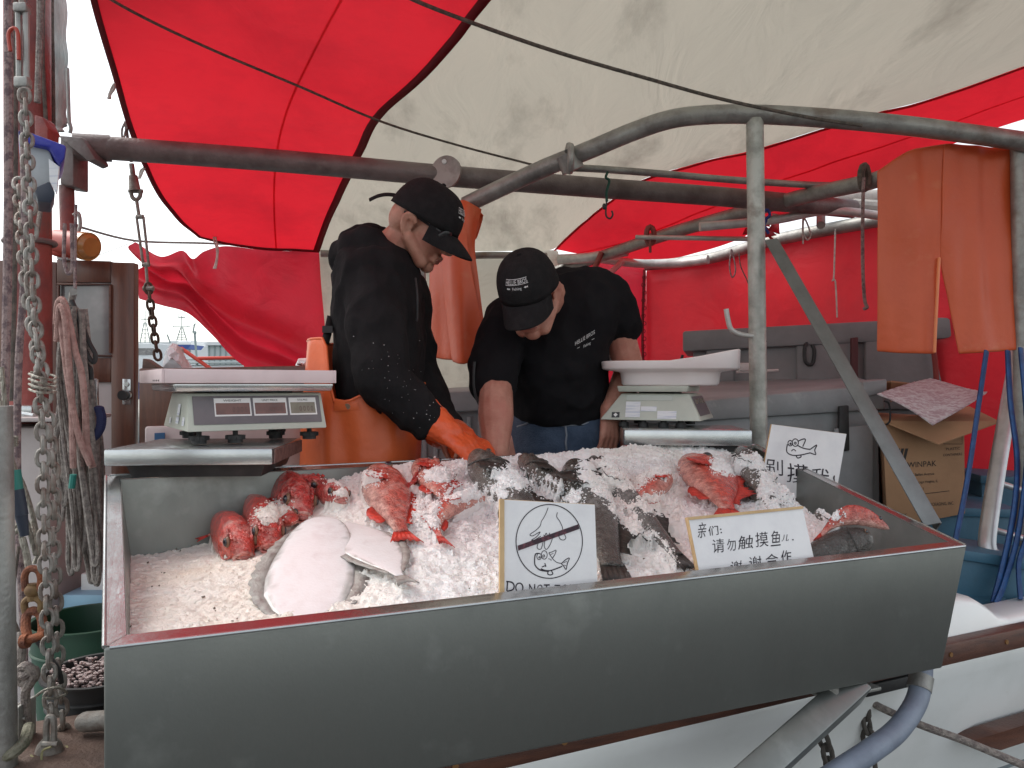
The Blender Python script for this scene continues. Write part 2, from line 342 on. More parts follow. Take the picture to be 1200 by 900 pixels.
def text_geo(body):
    """flat letter shapes from Blender's built-in font: (2D verts, faces), height about 1"""
    if body not in FONT:
        c = bpy.data.curves.new('t', 'FONT'); c.body = body; c.resolution_u = 3; o = link(bpy.data.objects.new('t', c))
        dg = bpy.context.evaluated_depsgraph_get(); m = bpy.data.meshes.new_from_object(o.evaluated_get(dg))
        FONT[body] = ([(v.co.x, v.co.y) for v in m.vertices], [tuple(p.vertices) for p in m.polygons])
        bpy.data.objects.remove(o); bpy.data.curves.remove(c); bpy.data.meshes.remove(m)
    return FONT[body]
def text_on(b, body, org, ex, ey, n, w=None):
    """org = lower-left corner, ex/ey = vectors of one letter height, optional total width w (in |ex|)"""
    vs, fs = text_geo(body)
    if not vs: return
    mx = max(v[0] for v in vs); mn = min(v[0] for v in vs); k = (w / (mx - mn)) if w else 1.
    b.add([V(org) + ex * ((v[0] - mn) * k) + ey * v[1] + n for v in vs], fs)
def ribbon(b, pts, w, n, closed=False):
    """flat pen stroke of width w lying on a surface with normal n"""
    pts = [V(p) for p in pts]; m = len(pts); L = []; R = []
    for i in range(m):
        a = pts[(i - 1) % m] if closed else pts[max(i - 1, 0)]; c = pts[(i + 1) % m] if closed else pts[min(i + 1, m - 1)]
        t = (c - a).normalized(); s = n.cross(t).normalized() * w / 2; L.append(pts[i] + s); R.append(pts[i] - s)
    vs = L + R; k = m if closed else m - 1
    b.add(vs, [(i, (i + 1) % m, m + (i + 1) % m, m + i) for i in range(k)])
def chain(b, path, pitch, wire, wid=None):
    """interlocking oval links along a path"""
    path = [V(p) for p in path]; wid = wid or pitch * .5
    acc = [0]
    for a, c in zip(path, path[1:]): acc.append(acc[-1] + (c - a).length)
    def at(s):
        for i in range(len(acc) - 1):
            if s <= acc[i + 1]: return path[i].lerp(path[i + 1], (s - acc[i]) / max(acc[i + 1] - acc[i], 1e-9)), (path[i + 1] - path[i]).normalized()
        return path[-1], (path[-1] - path[-2]).normalized()
    s = 0; k = 0; ref = V((.2, 1, .1)).normalized()
    while s < acc[-1]:
        c, t = at(s); side = t.cross(ref).normalized(); oth = t.cross(side)
        a = math.radians(45 if k % 2 else -45) + random.uniform(-.25, .25); u = side * math.cos(a) + oth * math.sin(a)
        h = pitch / 2 + wire * .9; q = []
        for j in range(14):
            g = 2 * math.pi * j / 14; x, y = math.cos(g), math.sin(g)
            q.append(c + u * (wid * .62 * x) + t * (math.copysign(abs(y) ** .75, y) * h))
        b.tube(q, wire, 7, closed=True); s += pitch; k += 1
    return b
AX = V((.902, .432, 0)); NX = V((-.432, .902, 0)); ZU = V((0, 0, 1))
# =================================================================== SETTING
w = B(); w.add([(-900, -300, -.9), (900, -300, -.9), (900, 1500, -.9), (-900, 1500, -.9)], [(0, 1, 2, 3)])
o = w.build('water', WATER, smooth=0); o['kind'] = 'structure'
q0 = V((-.125, 1.44, .9)) - NX * .28; q0.z = 0
q = B(); q.slab([q0 - AX * 9, q0 + AX * 9, q0 + AX * 9 - NX * 14, q0 - AX * 9 - NX * 14], (0, 0, -1.6), .03)
o = q.build('quay', STONE, smooth=0); o['kind'] = 'structure'
hb = B(); n = 60
for i in range(n):
    a0, a1 = -700 + 1400 * i / n, -700 + 1400 * (i + 1) / n
    h0, h1 = [9 + 10 * noise.noise(V((a / 130, 3.1, 0))) + 5 * noise.noise(V((a / 40, 1, 0))) for a in (a0, a1)]
    hb.add([(a0, 620, -1), (a1, 620, -1), (a1, 660, max(h1, 1)), (a0, 660, max(h0, 1)), (a0, 800, -1), (a1, 800, -1)], [(0, 1, 2, 3), (3, 2, 5, 4)])
o = hb.build('hills', PALE); o['kind'] = 'structure'

# ------------------------------------------------------------------- the boat
R0 = V((-.125, 1.44, .9))                       # a point of the rub rail
def S(s, dn=0., z=.9): p = R0 + AX * s + NX * dn; p.z = z; return p
boat = thing('fishing_boat', 'white hulled fishing boat with brown wooden rub rail moored behind the fish trough', 'boat', S(0, 1.5, -.6))
b = B(); ss = [-2.4, -1.6, -1, -.4, .2, .8, 1.1, 1.4, 1.8, 2.4, 3.2, 4.2]
b.grid([[S(s, dn + .03, z) for s in ss] for dn, z in ((.55, -.9), (.42, -.3), (.25, .2), (.10, .6), (.04, .8), (.03, .862))])
b.build('hull', HULL, boat, solid=.02)
b = B(); top = [(-2.4, .985), (-.2, .985), (.6, 1.0), (1.2, 1.012), (1.5, 1.018), (1.585, 1.008), (1.63, .985), (1.68, .952), (1.74, .936), (2.2, .94), (4.2, .96)]
rows = [[S(s, .03, .862) for s, z in top], [S(s, .045, z - .02) for s, z in top], [S(s, .055, z - .006) for s, z in top], [S(s, .075, z) for s, z in top],
        [S(s, .16, z + .002) for s, z in top], [S(s, .185, z - .015) for s, z in top], [S(s, .19, .45) for s, z in top]]
b.grid(rows); b.build('bulwark', HULL, boat, smooth=50)
b = B(); b.slab([S(-2.4, -.005, .925), S(4.2, -.005, .925), S(4.2, -.005, .868), S(-2.4, -.005, .868)], NX * .045, .008); rr = b.build('rub_rail', WOODH, boat)
b = B()
for s in [-.9 + .23 * i for i in range(18)]:
    c = S(s, -.006, .897); b.cyl(c + NX * .004, c - NX * .002, .0065, 10)
b.build('bolt', M('bolt_bronze', (.32, .17, .07), .45, .5), rr)
b = B(); b.poly([S(1.60, .075, .600), S(1.68, .04, .622), S(3.4, .04, .635), S(3.4, .04, .58), S(1.68, .04, .57)], NX * .06, .006); b.build('lower_rail', WOODH, boat)
b = B(); b.slab([S(-2.4, .19, .45), S(4.2, .19, .45), S(4.2, 3.4, .45), S(-2.4, 3.4, .45)], (0, 0, -.05)); b.build('deck', DECK, boat)
b = B(); b.grid([[S(s, 3.4 + .0, z) for s in ss] for z in (-.9, .2, .9)]); b.build('far_side', HULL, boat, solid=.02)
b = B(); b.slab([S(1.12, .02, .853), S(1.30, .02, .853), S(1.30, .02, .822), S(1.12, .02, .822)], NX * .05, .006); b.build('hawse_hole', BLACKR, boat)
b = B(); b.slab([S(1.75, .20, .93), S(3.2, .20, .935), S(3.2, .9, .935), S(1.75, .9, .93)], (0, 0, -.05), .01); b.build('side_deck', BLUEP, boat)
b = B(); b.slab([S(-1.6, .03, .992), S(-.25, .03, .992), S(-.25, .30, .992), S(-1.6, .30, .992)], (0, 0, -.035), .006); b.build('cap_rail', WOODD, boat)
# cabin at the left with its open wooden door
b = B(); b.hexa(pxs([(-260, 318, 2.95), (72, 318, 2.95), (72, 900, 2.95), (-260, 900, 2.95)]), pxs([(-260, 318, 3.4), (62, 318, 3.4), (62, 900, 3.4), (-260, 900, 3.4)]), .01)
b.build('cabin_wall', BEIGE, boat)
D = 2.62; dr = B()
def dq(x0, y0, x1, y1, d=D): return pxs([(x0, y0, d), (x1, y0 + (x1 - x0) * .03, d), (x1, y1, d), (x0, y1, d)])
dr.slab(dq(-30, 304, 66, 770), (0, .035, 0), .003); dr.slab(dq(130, 307, 157, 770), (0, .035, 0), .003)
dr.slab(dq(66.3, 304, 129.7, 331), (0, .035, 0), .002); dr.slab(dq(66.3, 418, 129.7, 448), (0, .035, 0), .002); dr.slab(dq(66.3, 700, 129.7, 770), (0, .035, 0), .002)
door = dr.build('door', WOOD, boat)
b = B(); b.slab(dq(65, 329, 131, 420, D + .012), (0, .006, 0)); b.build('window_pane', GLASSD, door)
b = B(); b.slab(dq(65, 446, 131, 702, D + .012), (0, .012, 0)); b.build('lower_panel', PINKW, door)
b = B()
for x0, y0, x1, y1 in ((66, 331, 130, 334), (66, 414, 130, 418), (66, 334, 69, 414), (127, 334, 130, 414)): b.slab(dq(x0, y0, x1, y1, D - .006), (0, .01, 0), .002)
b.build('glazing_bead', WOODH, door)
b = B(); b.slab(dq(143.5, 444, 153, 474, D - .004), (0, .004, 0), .001); c = P(148.2, 463, D - .005)
b.cyl(c, c - V((0, .012, 0)), .019, 24); b.cyl(P(148, 450, D - .004), P(148, 450, D - .013), .007, 12); b.build('handle', STEELPLATE, door)
b = B(); b.cyl(c - V((0, .012, 0)), c - V((0, .03, 0)), .016, 24); b.build('knob', BLACKP, door)
b = B(); b.box(P(28, 690, 2.25), (.30, .25, .94), bev=.01); b.box(P(28, 489, 2.2), (.34, .30, .012), bev=.004)
tag(b.build('deck_locker', PINKW), 'pale pinkish deck locker behind the hanging chains', 'locker')
b = B(); b.box(P(25, 481, 2.15), (.10, .07, .028), bev=.006); b.box(P(27, 486, 2.14), (.11, .075, .006)); b.cyl(P(8, 482, 2.12), P(40, 487, 2.1), .006, 8)
tag(b.build('parts_tray', STEELPLATE), 'small metal tray lying on the pale deck locker', 'tray')

# ------------------------------------------------------------------- far harbour
fw = thing('harbour_warehouse', 'long pale corrugated warehouse across the harbour', 'warehouse', (-24, 78, -.5))
b = B(); b.slab(pxs([(60, 403, 78), (520, 402, 78), (520, 462, 78), (60, 462, 78)]), (0, 14, 0)); b.build('wall', PALE, fw, smooth=0)
b = B(); b.slab(pxs([(58, 401, 77.6), (522, 400, 77.6), (522, 404, 77.6), (58, 405, 77.6)]), (0, 15, 0)); b.build('roof_edge', FARW, fw, smooth=0)
b = B()
for i in range(70):
    x = 62 + i * 6.5; b.slab(pxs([(x, 405, 77.9), (x + 1.3, 405, 77.9), (x + 1.3, 462, 77.9), (x, 462, 77.9)]), (0, .1, 0))
b.build('cladding_ribs', FARM, fw, smooth=0)
def far_boat(cx, top, base, d, label, arms, hullc):
    r = thing('trawler', label, 'boat', P(cx, 468, d)); m = B(); k = d / F
    a = P(cx, top, d); bl = P(cx - 6, base, d); br = P(cx + 6, base, d)
    for e in (bl, br): m.cyl(P(cx + (1 if e is br else -1) * 1.2, top + 14, d), e, .8 * k * .8, 6)
    m.cyl(a, P(cx, base, d + .4), .55 * k, 6)
    for y in (.35, .55, .75, .9):
        yy = lerp(top + 14, base, y); hw = lerp(1.2, 6, y); m.cyl(P(cx - hw, yy, d), P(cx + hw, yy, d), .4 * k, 6)
    for y, wd in arms: m.cyl(P(cx - wd, y, d), P(cx + wd, y, d), .6 * k, 6); m.cyl(P(cx - wd, y, d), P(cx - wd, y - 7, d), .35 * k, 6); m.cyl(P(cx + wd * .7, y, d), P(cx + wd * .7, y - 10, d), .35 * k, 6)
    m.build('mast', FARM, r, smooth=0)
    h = B(); h.hexa(pxs([(cx - 40, 448, d), (cx + 34, 448, d), (cx + 28, 468, d), (cx - 34, 468, d)]), [p + V((0, 3, 0)) for p in pxs([(cx - 40, 448, d), (cx + 34, 448, d), (cx + 28, 468, d), (cx - 34, 468, d)])], .1)
    h.build('hull', hullc, r, smooth=0)
    c = B(); c.slab(pxs([(cx - 14, base, d), (cx + 12, base, d), (cx + 14, 448, d), (cx - 16, 448, d)]), (0, 2.4, 0), .06); wh = c.build('wheelhouse', FARW, r, smooth=0)
    g = B(); g.slab(pxs([(cx - 12, base + 6, d - .03), (cx + 10, base + 6, d - .03), (cx + 10, base + 14, d - .03), (cx - 12, base + 14, d - .03)]), (0, .05, 0)); g.build('window', GLASSD, wh, smooth=0)
far_boat(170, 364, 402, 52, 'distant trawler with a plain four legged lattice mast, beside the cabin door', [(374, 5)], FARBLUE)
far_boat(213, 370, 399, 46, 'distant trawler whose lattice mast carries wide cross arms, right of the hanging chain', [(383, 10), (372, 4)], FARW)
fr = thing('workboat', 'white harbour workboat with red handrails seen behind the weighing scale', 'boat', P(250, 470, 20))
b = B(); b.hexa(pxs([(196, 428, 20), (330, 426, 20), (320, 470, 20), (205, 470, 20)]), [p + V((0, 3, 0)) for p in pxs([(196, 428, 20), (330, 426, 20), (320, 470, 20), (205, 470, 20)])], .1); b.build('hull', FARW, fr)
b = B()
for y in (420, 424): b.slab(pxs([(214, y, 19.9), (300, y - 1, 19.9), (300, y + 1, 19.9), (214, y + 2, 19.9)]), (0, .4, 0), .01)
b.build('deck_house', PALE, fr)
b = B(); b.cyl(P(212, 408, 18), P(248, 433, 18), .045, 8); b.cyl(P(232, 420, 18), P(340, 418, 18), .04, 8); b.cyl(P(286, 420, 18), P(290, 440, 18), .04, 8); b.cyl(P(300, 420, 18), P(304, 440, 18), .04, 8)
b.build('handrail', FARRED, fr)
b = B(); b.slab(pxs([(207, 400, 21), (224, 400, 21), (224, 404.5, 21), (207, 404.5, 21)]), (0, 1, 0), .03); b.build('radar_scanner', FARW, fr)
b = B(); b.hexa(pxs([(208, 404, 21), (224, 404, 21), (220, 408.5, 21), (211, 408.5, 21)]), [p + V((0, .9, 0)) for p in pxs([(208, 404, 21), (224, 404, 21), (220, 408.5, 21), (211, 408.5, 21)])]); b.build('radar_base', FARBLUE, fr)
b = B(); b.cyl(P(228, 388, 20), P(231, 428, 20), .03, 8); b.cyl(P(227, 382, 20), P(229, 379, 20), .02, 6); b.cyl(P(226, 390, 20), P(228, 380, 20), .02, 6); b.ell(P(228.5, 390, 20), (.04, .04, .05)); b.cyl(P(196, 392, 20), P(199.5, 402, 20), .02, 6)
b.build('antenna', FARM, fr)

# ------------------------------------------------------------------- canopy
def cat(cols, ny=28):
    """columns of (px,py,d) control points -> smooth surface rows"""
    cs = [smooth_path(pxs(c[:10]), 5) for c in cols]; n = len(cs[0]); return [[c[i] for c in cs] for i in range(n)]
def surf(cols, nj=5):
    rows = cat(cols); out = []
    for r in rows: out.append(smooth_path(r, nj))
    return out
def rough(rows, amp, sc, dirn=None):
    res = []
    for r in rows:
        q = []
        for p in r:
            k = noise.noise(V((p.x * sc, p.y * sc * .6, p.z * sc))) + .5 * noise.noise(V((p.x * sc * 2.3 + 5, p.y * sc * 2, p.z * sc * 2)))
            q.append(p + (dirn or ZU) * (k * amp))
        res.append(q)
    return res
C0 = [(233, 277, 4.1), (210, 257, 3.9), (185, 228, 3.6), (166, 190, 3.25), (150, 150, 2.95), (128, 76, 2.6), (107, 0, 2.3), (85, -100, 1.95), (55, -260, 1.6), (10, -520, 1.25), (-60, -900, .98)]
CA = [(300, 291.5, 4.25), (292, 262, 3.97), (284, 218, 3.62), (280, 172, 3.22), (285, 128, 2.92), (300, 62, 2.58), (325, -14, 2.25), (370, -120, 1.9), (420, -290, 1.55), (490, -560, 1.22), (580, -950, .96)]
C1 = [(374, 294, 4.35), (386, 262, 4.02), (402, 226, 3.68), (425, 180, 3.25), (447, 138, 2.95), (500, 90, 2.62), (575, 0, 2.25), (680, -120, 1.9), (800, -290, 1.55), (1000, -560, 1.2), (1300, -960, .95)]
CB = [(510, 296, 4.45), (530, 262, 4.1), (555, 222, 3.75), (590, 175, 3.32), (630, 130, 3.0), (725, 70, 2.68), (850, -20, 2.32), (1010, -150, 1.92), (1180, -320, 1.56), (1420, -600, 1.22), (1800, -1000, .96)]
C2 = [(650, 292, 4.65), (688, 258, 4.4), (740, 219, 4.0), (800, 196, 3.75), (870, 178, 3.5), (1035, 134, 3.05), (1205, 75, 2.6), (1400, 0, 2.2), (1660, -130, 1.8), (2050, -360, 1.4), (2700, -720, 1.05)]
C3 = [(700, 301, 4.78), (770, 304.5, 4.55), (830, 292, 4.3), (880, 274, 4.05), (942, 244, 3.75), (1030, 203, 3.4), (1170, 150, 3.05), (1400, 80, 2.65), (1850, -20, 2.2), (2600, -170, 1.7), (3700, -440, 1.25)]
CC = [(674, 298, 4.72), (728, 285, 4.5), (785, 262, 4.2), (840, 240, 3.95), (906, 214, 3.66), (1032, 170, 3.28), (1188, 114, 2.85), (1400, 40, 2.42), (1755, -76, 2.0), (2300, -270, 1.55), (3200, -590, 1.15)]
WHITES = cloth('white_seam', (.62, .60, .54), (.30, .28, .25), .62, .45, .75, 5, .4)
REDS = cloth('red_seam', (.80, .02, .045), (.6, .018, .04), .62, .45, .8, 5, .3)
can = thing('boat_awning', 'red and white striped tarpaulin awning stretched above the fish stall', 'awning', P(560, 250, 3.2))
def strip(cols, name, mat, amp=.014):
    rows = rough(surf(cols, 7), amp, 2.6); b = B(); b.grid(rows); return b.build(name, mat, can, smooth=180, recalc=False, subd=1), rows
_, ra = strip([C0, CA, C1], 'red_panel', REDT)
_, rw = strip([C1, CB, C2], 'white_panel', WHITET, .022)
_, rd = strip([C2, CC, C3], 'red_panel', REDT)
b = B()
for rows, j in ((ra, 0), (ra, -1)):
    L = [r[j] for r in rows]; nb = [r[1 if j == 0 else -2] for r in rows]
    dd = [(q - p).normalized() for p, q in zip(L, nb)]; wd = .022 if j == 0 else .035
    b.grid([[p - V((0, 0, .006)), p + d * wd - V((0, 0, .006))] for p, d in zip(L, dd)])
b.grid([[p - V((0, 0, .006)), p + (q - p).normalized() * .03 - V((0, 0, .006))] for p, q in zip(ra[0], ra[2])])
b.build('hem', HEM, can, smooth=180, recalc=False, solid=.002)
b = B(); b.grid([[a + (c - a).normalized() * .006 - V((0, 0, .005)), a - V((0, 0, .006)), a + (e - a).normalized() * .010 - V((0, 0, .005))] for a, c, e in ((r[-1], r[-2], q[1]) for r, q in zip(rw, rd))]); b.build('hem', REDT, can, smooth=180, recalc=False, solid=.002)
for rows_, js in ((ra, (9,)), (rd, (7,))):
    for j in js:
        b = B(); L_ = [r[j] for r in rows_]; K_ = [r[j + 1] for r in rows_]
        b.grid([[p - V((0, 0, .004)), p + (q - p).normalized() * .009 - V((0, 0, .004))] for p, q in zip(L_, K_)]); b.build('seam', WHITES if rows_ is rw else REDS, can, smooth=180, recalc=False)
def under(lst, drop=.012): return [p - V((0, 0, drop)) for p in smooth_path(pxs(lst), 8)]
b = B(); b.tube(under([(60, -55, 2.1), (145, 0, 2.27), (240, 47, 2.45), (350, 94, 2.63), (447, 136, 2.82), (540, 165, 3.0), (640, 191, 3.05)], .02), .0045, 8)
tag(b.build('awning_line', ROPED), 'dark line running under the awning from the upper left corner to the pipe clamp', 'line')
b = B(); b.tube(under([(430, -35, 2.1), (510, 2, 2.2), (640, 49, 2.33), (760, 85, 2.48), (850, 110, 2.58), (950, 131, 2.62), (1010, 140, 2.62)], .02), .006, 8)
tag(b.build('awning_line', ROPED), 'dark line running under the white stripe of the awning and ending at the bent pipe', 'line')
# hanging side curtains
def curtain(name, label, top, bot, mat, amp, mids=8, fold=None, solid=0.):
    t = smooth_path(pxs(top), 8); bt = smooth_path(pxs(bot), 8); n = max(len(t), len(bt))
    def res(l): return [l[min(int(i * (len(l) - 1) / (n - 1)), len(l) - 1)].lerp(l[min(int(i * (len(l) - 1) / (n - 1)) + 1, len(l) - 1)], (i * (len(l) - 1) / (n - 1)) % 1) for i in range(n)]
    t, bt = res(t), res(bt); rows = []
    for k in range(mids * 3 + 1):
        f = k / (mids * 3); r = []
        for i, (p, q_) in enumerate(zip(t, bt)):
            x = p.lerp(q_, f); a = noise.noise(V((x.x * 2.2, x.z * 1.6, 3.3))) + .5 * noise.noise(V((x.x * 6, x.z * 3.5, 1.3)))
            dy = a * amp * (.3 + .7 * math.sin(math.pi * min(f + .15, 1)))
            if fold: dy += fold(i / (n - 1), f)
            r.append(x + V((0, dy, 0)))
        rows.append(r)
    b = B(); b.grid(rows); o = b.build(name, mat, smooth=180, recalc=False, subd=1); return tag(o, label, 'curtain')
curtain('side_curtain', 'red tarpaulin flap drooping in folds beside the harbour view on the left',
        [(158, 283, 4.15), (186, 300, 4.1), (212, 293, 4.2), (225, 303, 4.15), (238, 294, 4.2), (262, 288, 4.22), (300, 292, 4.27), (340, 294, 4.3), (374, 294, 4.37)],
        [(162, 350, 4.1), (190, 358, 4.08), (220, 367, 4.1), (248, 392, 4.12), (270, 416, 4.15), (292, 431, 4.2), (330, 436, 4.25), (360, 440, 4.3), (384, 440, 4.35)], REDTL, .05,
        fold=lambda u, f: -.10 * math.exp(-((f - .15 - u * .75) / .10) ** 2) + .08 * math.exp(-((f - .38 - u * .62) / .07) ** 2) - .05 * math.exp(-((f - .62 - u * .45) / .08) ** 2))
curtain('side_curtain', 'off white tarpaulin curtain hanging behind the two men',
        [(372, 294, 4.38), (440, 295, 4.45), (510, 297, 4.5), (580, 296, 4.6), (655, 293, 4.72)], [(372, 446, 4.42), (440, 470, 4.47), (510, 560, 4.5), (580, 600, 4.6), (660, 620, 4.72)], WHITET, .035)
curtain('side_curtain', 'short red tarpaulin curtain behind the bowed man, seamed to the long stern curtain',
        [(648, 300, 4.75), (700, 308, 4.82), (757, 313, 4.9)], [(650, 620, 4.75), (700, 625, 4.82), (757, 630, 4.9)], REDTL, .03)
curtain('side_curtain', 'long bright red tarpaulin curtain hanging behind the grey fish boxes',
        [(757, 313, 4.9), (830, 305, 4.62), (905, 285, 4.2), (1030, 262, 3.7), (1230, 228, 3.3), (1500, 170, 2.9)], [(757, 630, 4.9), (830, 640, 4.62), (905, 650, 4.2), (1030, 670, 3.75), (1230, 700, 3.4), (1500, 740, 3.0)], REDT, .04)
b = B()
for y in range(325, 480, 9): c = P(754 + (y % 2), y, 4.86); b.tube([c + V((.012 * math.cos(a), 0, .012 * math.sin(a))) for a in [i * math.pi / 4 for i in range(8)]], .003, 5, closed=True)
b.tube(smooth_path(pxs([(755, 316, 4.87), (753, 400, 4.87), (756, 480, 4.87)])), .008, 6)
tag(b.build('curtain_seam', HEM), 'laced dark red seam joining the two red curtains', 'seam')
# ------------------------------------------------------------------- pipes of the stall frame
b = B(); b.cyl(P(86, 172, 2.75), P(130, 174, 2.8), .047, 24); b.tube(smooth_path(pxs([(126, 173.5, 2.79), (320, 188, 2.92), (522, 206, 3.08), (700, 220, 3.22), (850, 231, 3.36), (1000, 245, 3.55)])), .041, 24)
c = P(522, 205, 3.08); boom = thing('boom', 'thick grey brown painted boom slung across the stall above the men', 'boom', P(86, 172, 2.75)); b.build('spar', BOOMM, boom)
b = B(); cc = P(522, 201, 3.02); b.cyl(cc, cc + V((.004, .012, 0)), .062, 28); b.build('pad_eye', GALV, boom)
b = B(); cc2 = P(520.5, 189, 3.015); b.cyl(cc2, cc2 + V((0, .01, 0)), .009, 14); b.build('eye_hole', FARW, boom)
b = B(); b.slab(pxs([(66, 158, 2.7), (96, 160, 2.7), (112, 186, 2.7), (104, 190, 2.7)]), (0, .1, 0), .008); b.slab(pxs([(70, 160, 2.72), (86, 160, 2.72), (86, 218, 2.72), (70, 216, 2.72)]), (0, .1, 0), .006); b.build('gooseneck', BOOMM, boom)
b = B(); b.cyl(P(78, 218, 2.78), P(80, 300, 2.78), .025, 14); b.build('stub_post', MAST, boom)
fr = thing('stall_stand', 'bent galvanised pipe frame with an upright post standing behind the trough', 'frame', P(893, 840, 2.72))
bent = smooth_path(pxs([(546, 240, 3.05), (590, 219, 2.97), (640, 196, 2.89), (690, 176, 2.82), (740, 155, 2.77), (785, 140, 2.73), (830, 134.5, 2.71), (885, 134, 2.7), (960, 138, 2.69), (1050, 146, 2.68), (1130, 156, 2.68), (1215, 168, 2.68), (1420, 196, 2.68)]))
b = B(); b.tube(bent, .0325, 20); b.build('top_bar', GALV, fr)
b = B(); b.cyl(P(884.5, 140, 2.7), P(893, 830, 2.74), .0295, 24); post = b.build('post', GALVP, fr)
b = B()
for y in (400, 466, 480): c = P(897.5, y, 2.705); b.cyl(c, c + V((0, .02, 0)), .0035, 8)
b.build('bolt_hole', BLACKR, post)
b = B(); b.tube(smooth_path(pxs([(886, 394, 2.7), (868, 392, 2.7), (857, 386, 2.69), (853, 374, 2.69), (851, 362, 2.69)])), .009, 12); b.build('hook', GALVW, fr)
b = B(); b.cyl(P(1194, 172, 2.72), P(1203, 830, 2.76), .027, 18); b.build('end_post', GALV, fr)
b = B(); p0, p1 = P(900, 282, 2.66), P(1088, 616, 1.96); d = (p1 - p0).normalized(); sx = V((1, 0, .15)); sx = (sx - d * sx.dot(d)).normalized(); ny = d.cross(sx)
b.slab([p0 - sx * .012, p0 + sx * .030, p1 + sx * .030, p1 - sx * .012], ny * .005, .001); b.slab([p0 + sx * .0305, p0 + sx * .035, p1 + sx * .035, p1 + sx * .0305], ny * -.04, .001)
b.build('angle_brace', ALUD, fr)
b = B(); b.cyl(P(664, 181, 2.84), P(672, 200, 2.85), .042, 14); b.tube([P(668, 186, 2.80) + V((0, 0, .0)) + V((.0, .045 * math.cos(a), .045 * math.sin(a))) for a in [i * math.pi / 6 for i in range(12)]], .012, 8, closed=True); b.cyl(P(666, 178, 2.79), P(668, 170, 2.8), .015, 12); b.build('clamp', GALV, fr)
def pipe(pts, r, name, mat, label, cat='pipe', grp=None): b = B(); b.tube(smooth_path(pxs(pts)), r, 14); return tag(b.build(name, mat), label, cat, grp)
pipe([(1042, 205, 3.0), (1015, 214, 3.05), (950, 228, 3.3), (870, 249, 3.65), (780, 275, 4.05), (700, 302, 4.5), (640, 322, 4.7)], .032, 'cross_pipe', GALV, 'slanting grey pipe running back under the red stripe to the far corner')
pipe([(640, 196, 2.97), (700, 198, 3.0), (780, 204, 3.1), (860, 211, 3.2), (960, 217, 3.3), (1020, 215, 3.3)], .014, 'cross_pipe', GALV, 'thin grey pipe leaving the clamp just above the boom')
pipe([(745, 278, 4.0), (880, 280, 3.8)], .012, 'cross_pipe', GALVW, 'thin pale strut reaching from the slanting pipe to the upright post')
pipe([(757, 311, 4.85), (830, 303, 4.58), (905, 282, 4.16), (1030, 258, 3.66), (1230, 224, 3.26), (1500, 166, 2.86)], .033, 'curtain_rail', GALV, 'long grey rail carrying the bright red stern curtain', 'rail')
pipe([(376, 297, 4.33), (510, 300, 4.42), (580, 299, 4.5), (640, 300, 4.62)], .02, 'curtain_rail', GALV, 'grey rail along the top of the off white curtain', 'rail')
pipe([(655, 304, 4.6), (690, 302, 4.5), (735, 294, 4.4)], .03, 'frame_tube', GALVW, 'short bright tube under the awning corner right of the bowed man\'s cap', 'tube')
pipe([(690, 301, 4.66), (740, 308, 4.66), (790, 309, 4.62), (830, 304, 4.5)], .026, 'frame_tube', GALVW, 'long bright sagging tube at the far awning corner', 'tube')
pipe([(730, 306, 4.62), (700, 334, 4.58)], .017, 'frame_tube', GALVW, 'short bright diagonal strut right of the bowed man', 'tube')
pipe([(705, 296, 4.42), (690, 330, 4.4)], .016, 'frame_tube', MAST, 'short reddish strut leaning beside the bowed man', 'tube')
pipe([(683, 309, 4.6), (683, 345, 4.6)], .017, 'frame_tube', GALVW, 'short bright upright tube just behind the bowed man\'s shoulder', 'tube')
pipe([(494, 300, 3.6), (496, 470, 3.6), (500, 780, 3.6)], .019, 'stanchion', GALV, 'thin grey upright pole behind the hooded man and the orange oilskins', 'pole')
pipe([(820, 266, 3.5), (905, 258, 3.5), (970, 247, 3.5), (1040, 254, 3.5)], .02, 'roof_tube', GALVW, 'pale tube in the gap of sky above the stern curtain', 'tube')
b = B(); b.tube(smooth_path(pxs([(905, 254, 3.9), (950, 240, 3.85), (1000, 233, 3.8), (1060, 232, 3.8)])), [.04] * 24 + [.05], 12); b.cyl(P(962, 238, 3.78), P(962, 264, 3.6), .02, 10); b.cyl(P(1000, 240, 3.75), P(1030, 242, 3.75), .03, 10)
tag(b.build('rolled_awning', M('rolled_canvas', (.42, .40, .37), .9, 0, (.28, .26, .24), 9, 6, bump=.4, bscale=30)), 'pale rolled canvas bundle lashed in the gap of sky under the awning', 'canvas')
# small things hanging from the frame
def cord(pts, r, mat, name, label, cat='cord'): b = B(); b.tube(smooth_path(pxs(pts), 6), r, 7); return tag(b.build(name, mat), label, cat)
cord([(1012, 208, 2.97), (1011, 250, 2.96), (1011, 310, 2.96), (1013, 350, 2.96), (1016, 360, 2.96), (1012, 362, 2.96)], .0065, ROPEP, 'hanging_strap', 'brown grey strap hanging beside the orange oilskin trousers', 'strap')
b = B(); cc = P(1013, 208, 2.99); b.tube([cc + V((.018 * math.cos(a), .05 * math.cos(a) * .2, .045 * math.sin(a))) for a in [i * math.pi / 6 for i in range(12)]], .014, 7, closed=True); tag(b.build('pipe_lashing', ROPED), 'dark lashing wrapped round the slanting pipe above the strap', 'lashing')
cord([(979, 268, 3.8), (978, 300, 3.8), (977, 326, 3.8), (975, 329, 3.8), (979, 331, 3.8), (981, 372, 3.8)], .004, ROPEW, 'string', 'thin white knotted cord hanging in front of the stern curtain')
cord([(941, 255, 3.6), (941, 272, 3.6), (946, 281, 3.6), (950, 274, 3.6), (942, 256, 3.6), (941, 286, 3.6)], .004, ROPEW, 'string', 'small white loop of cord in the gap of sky')
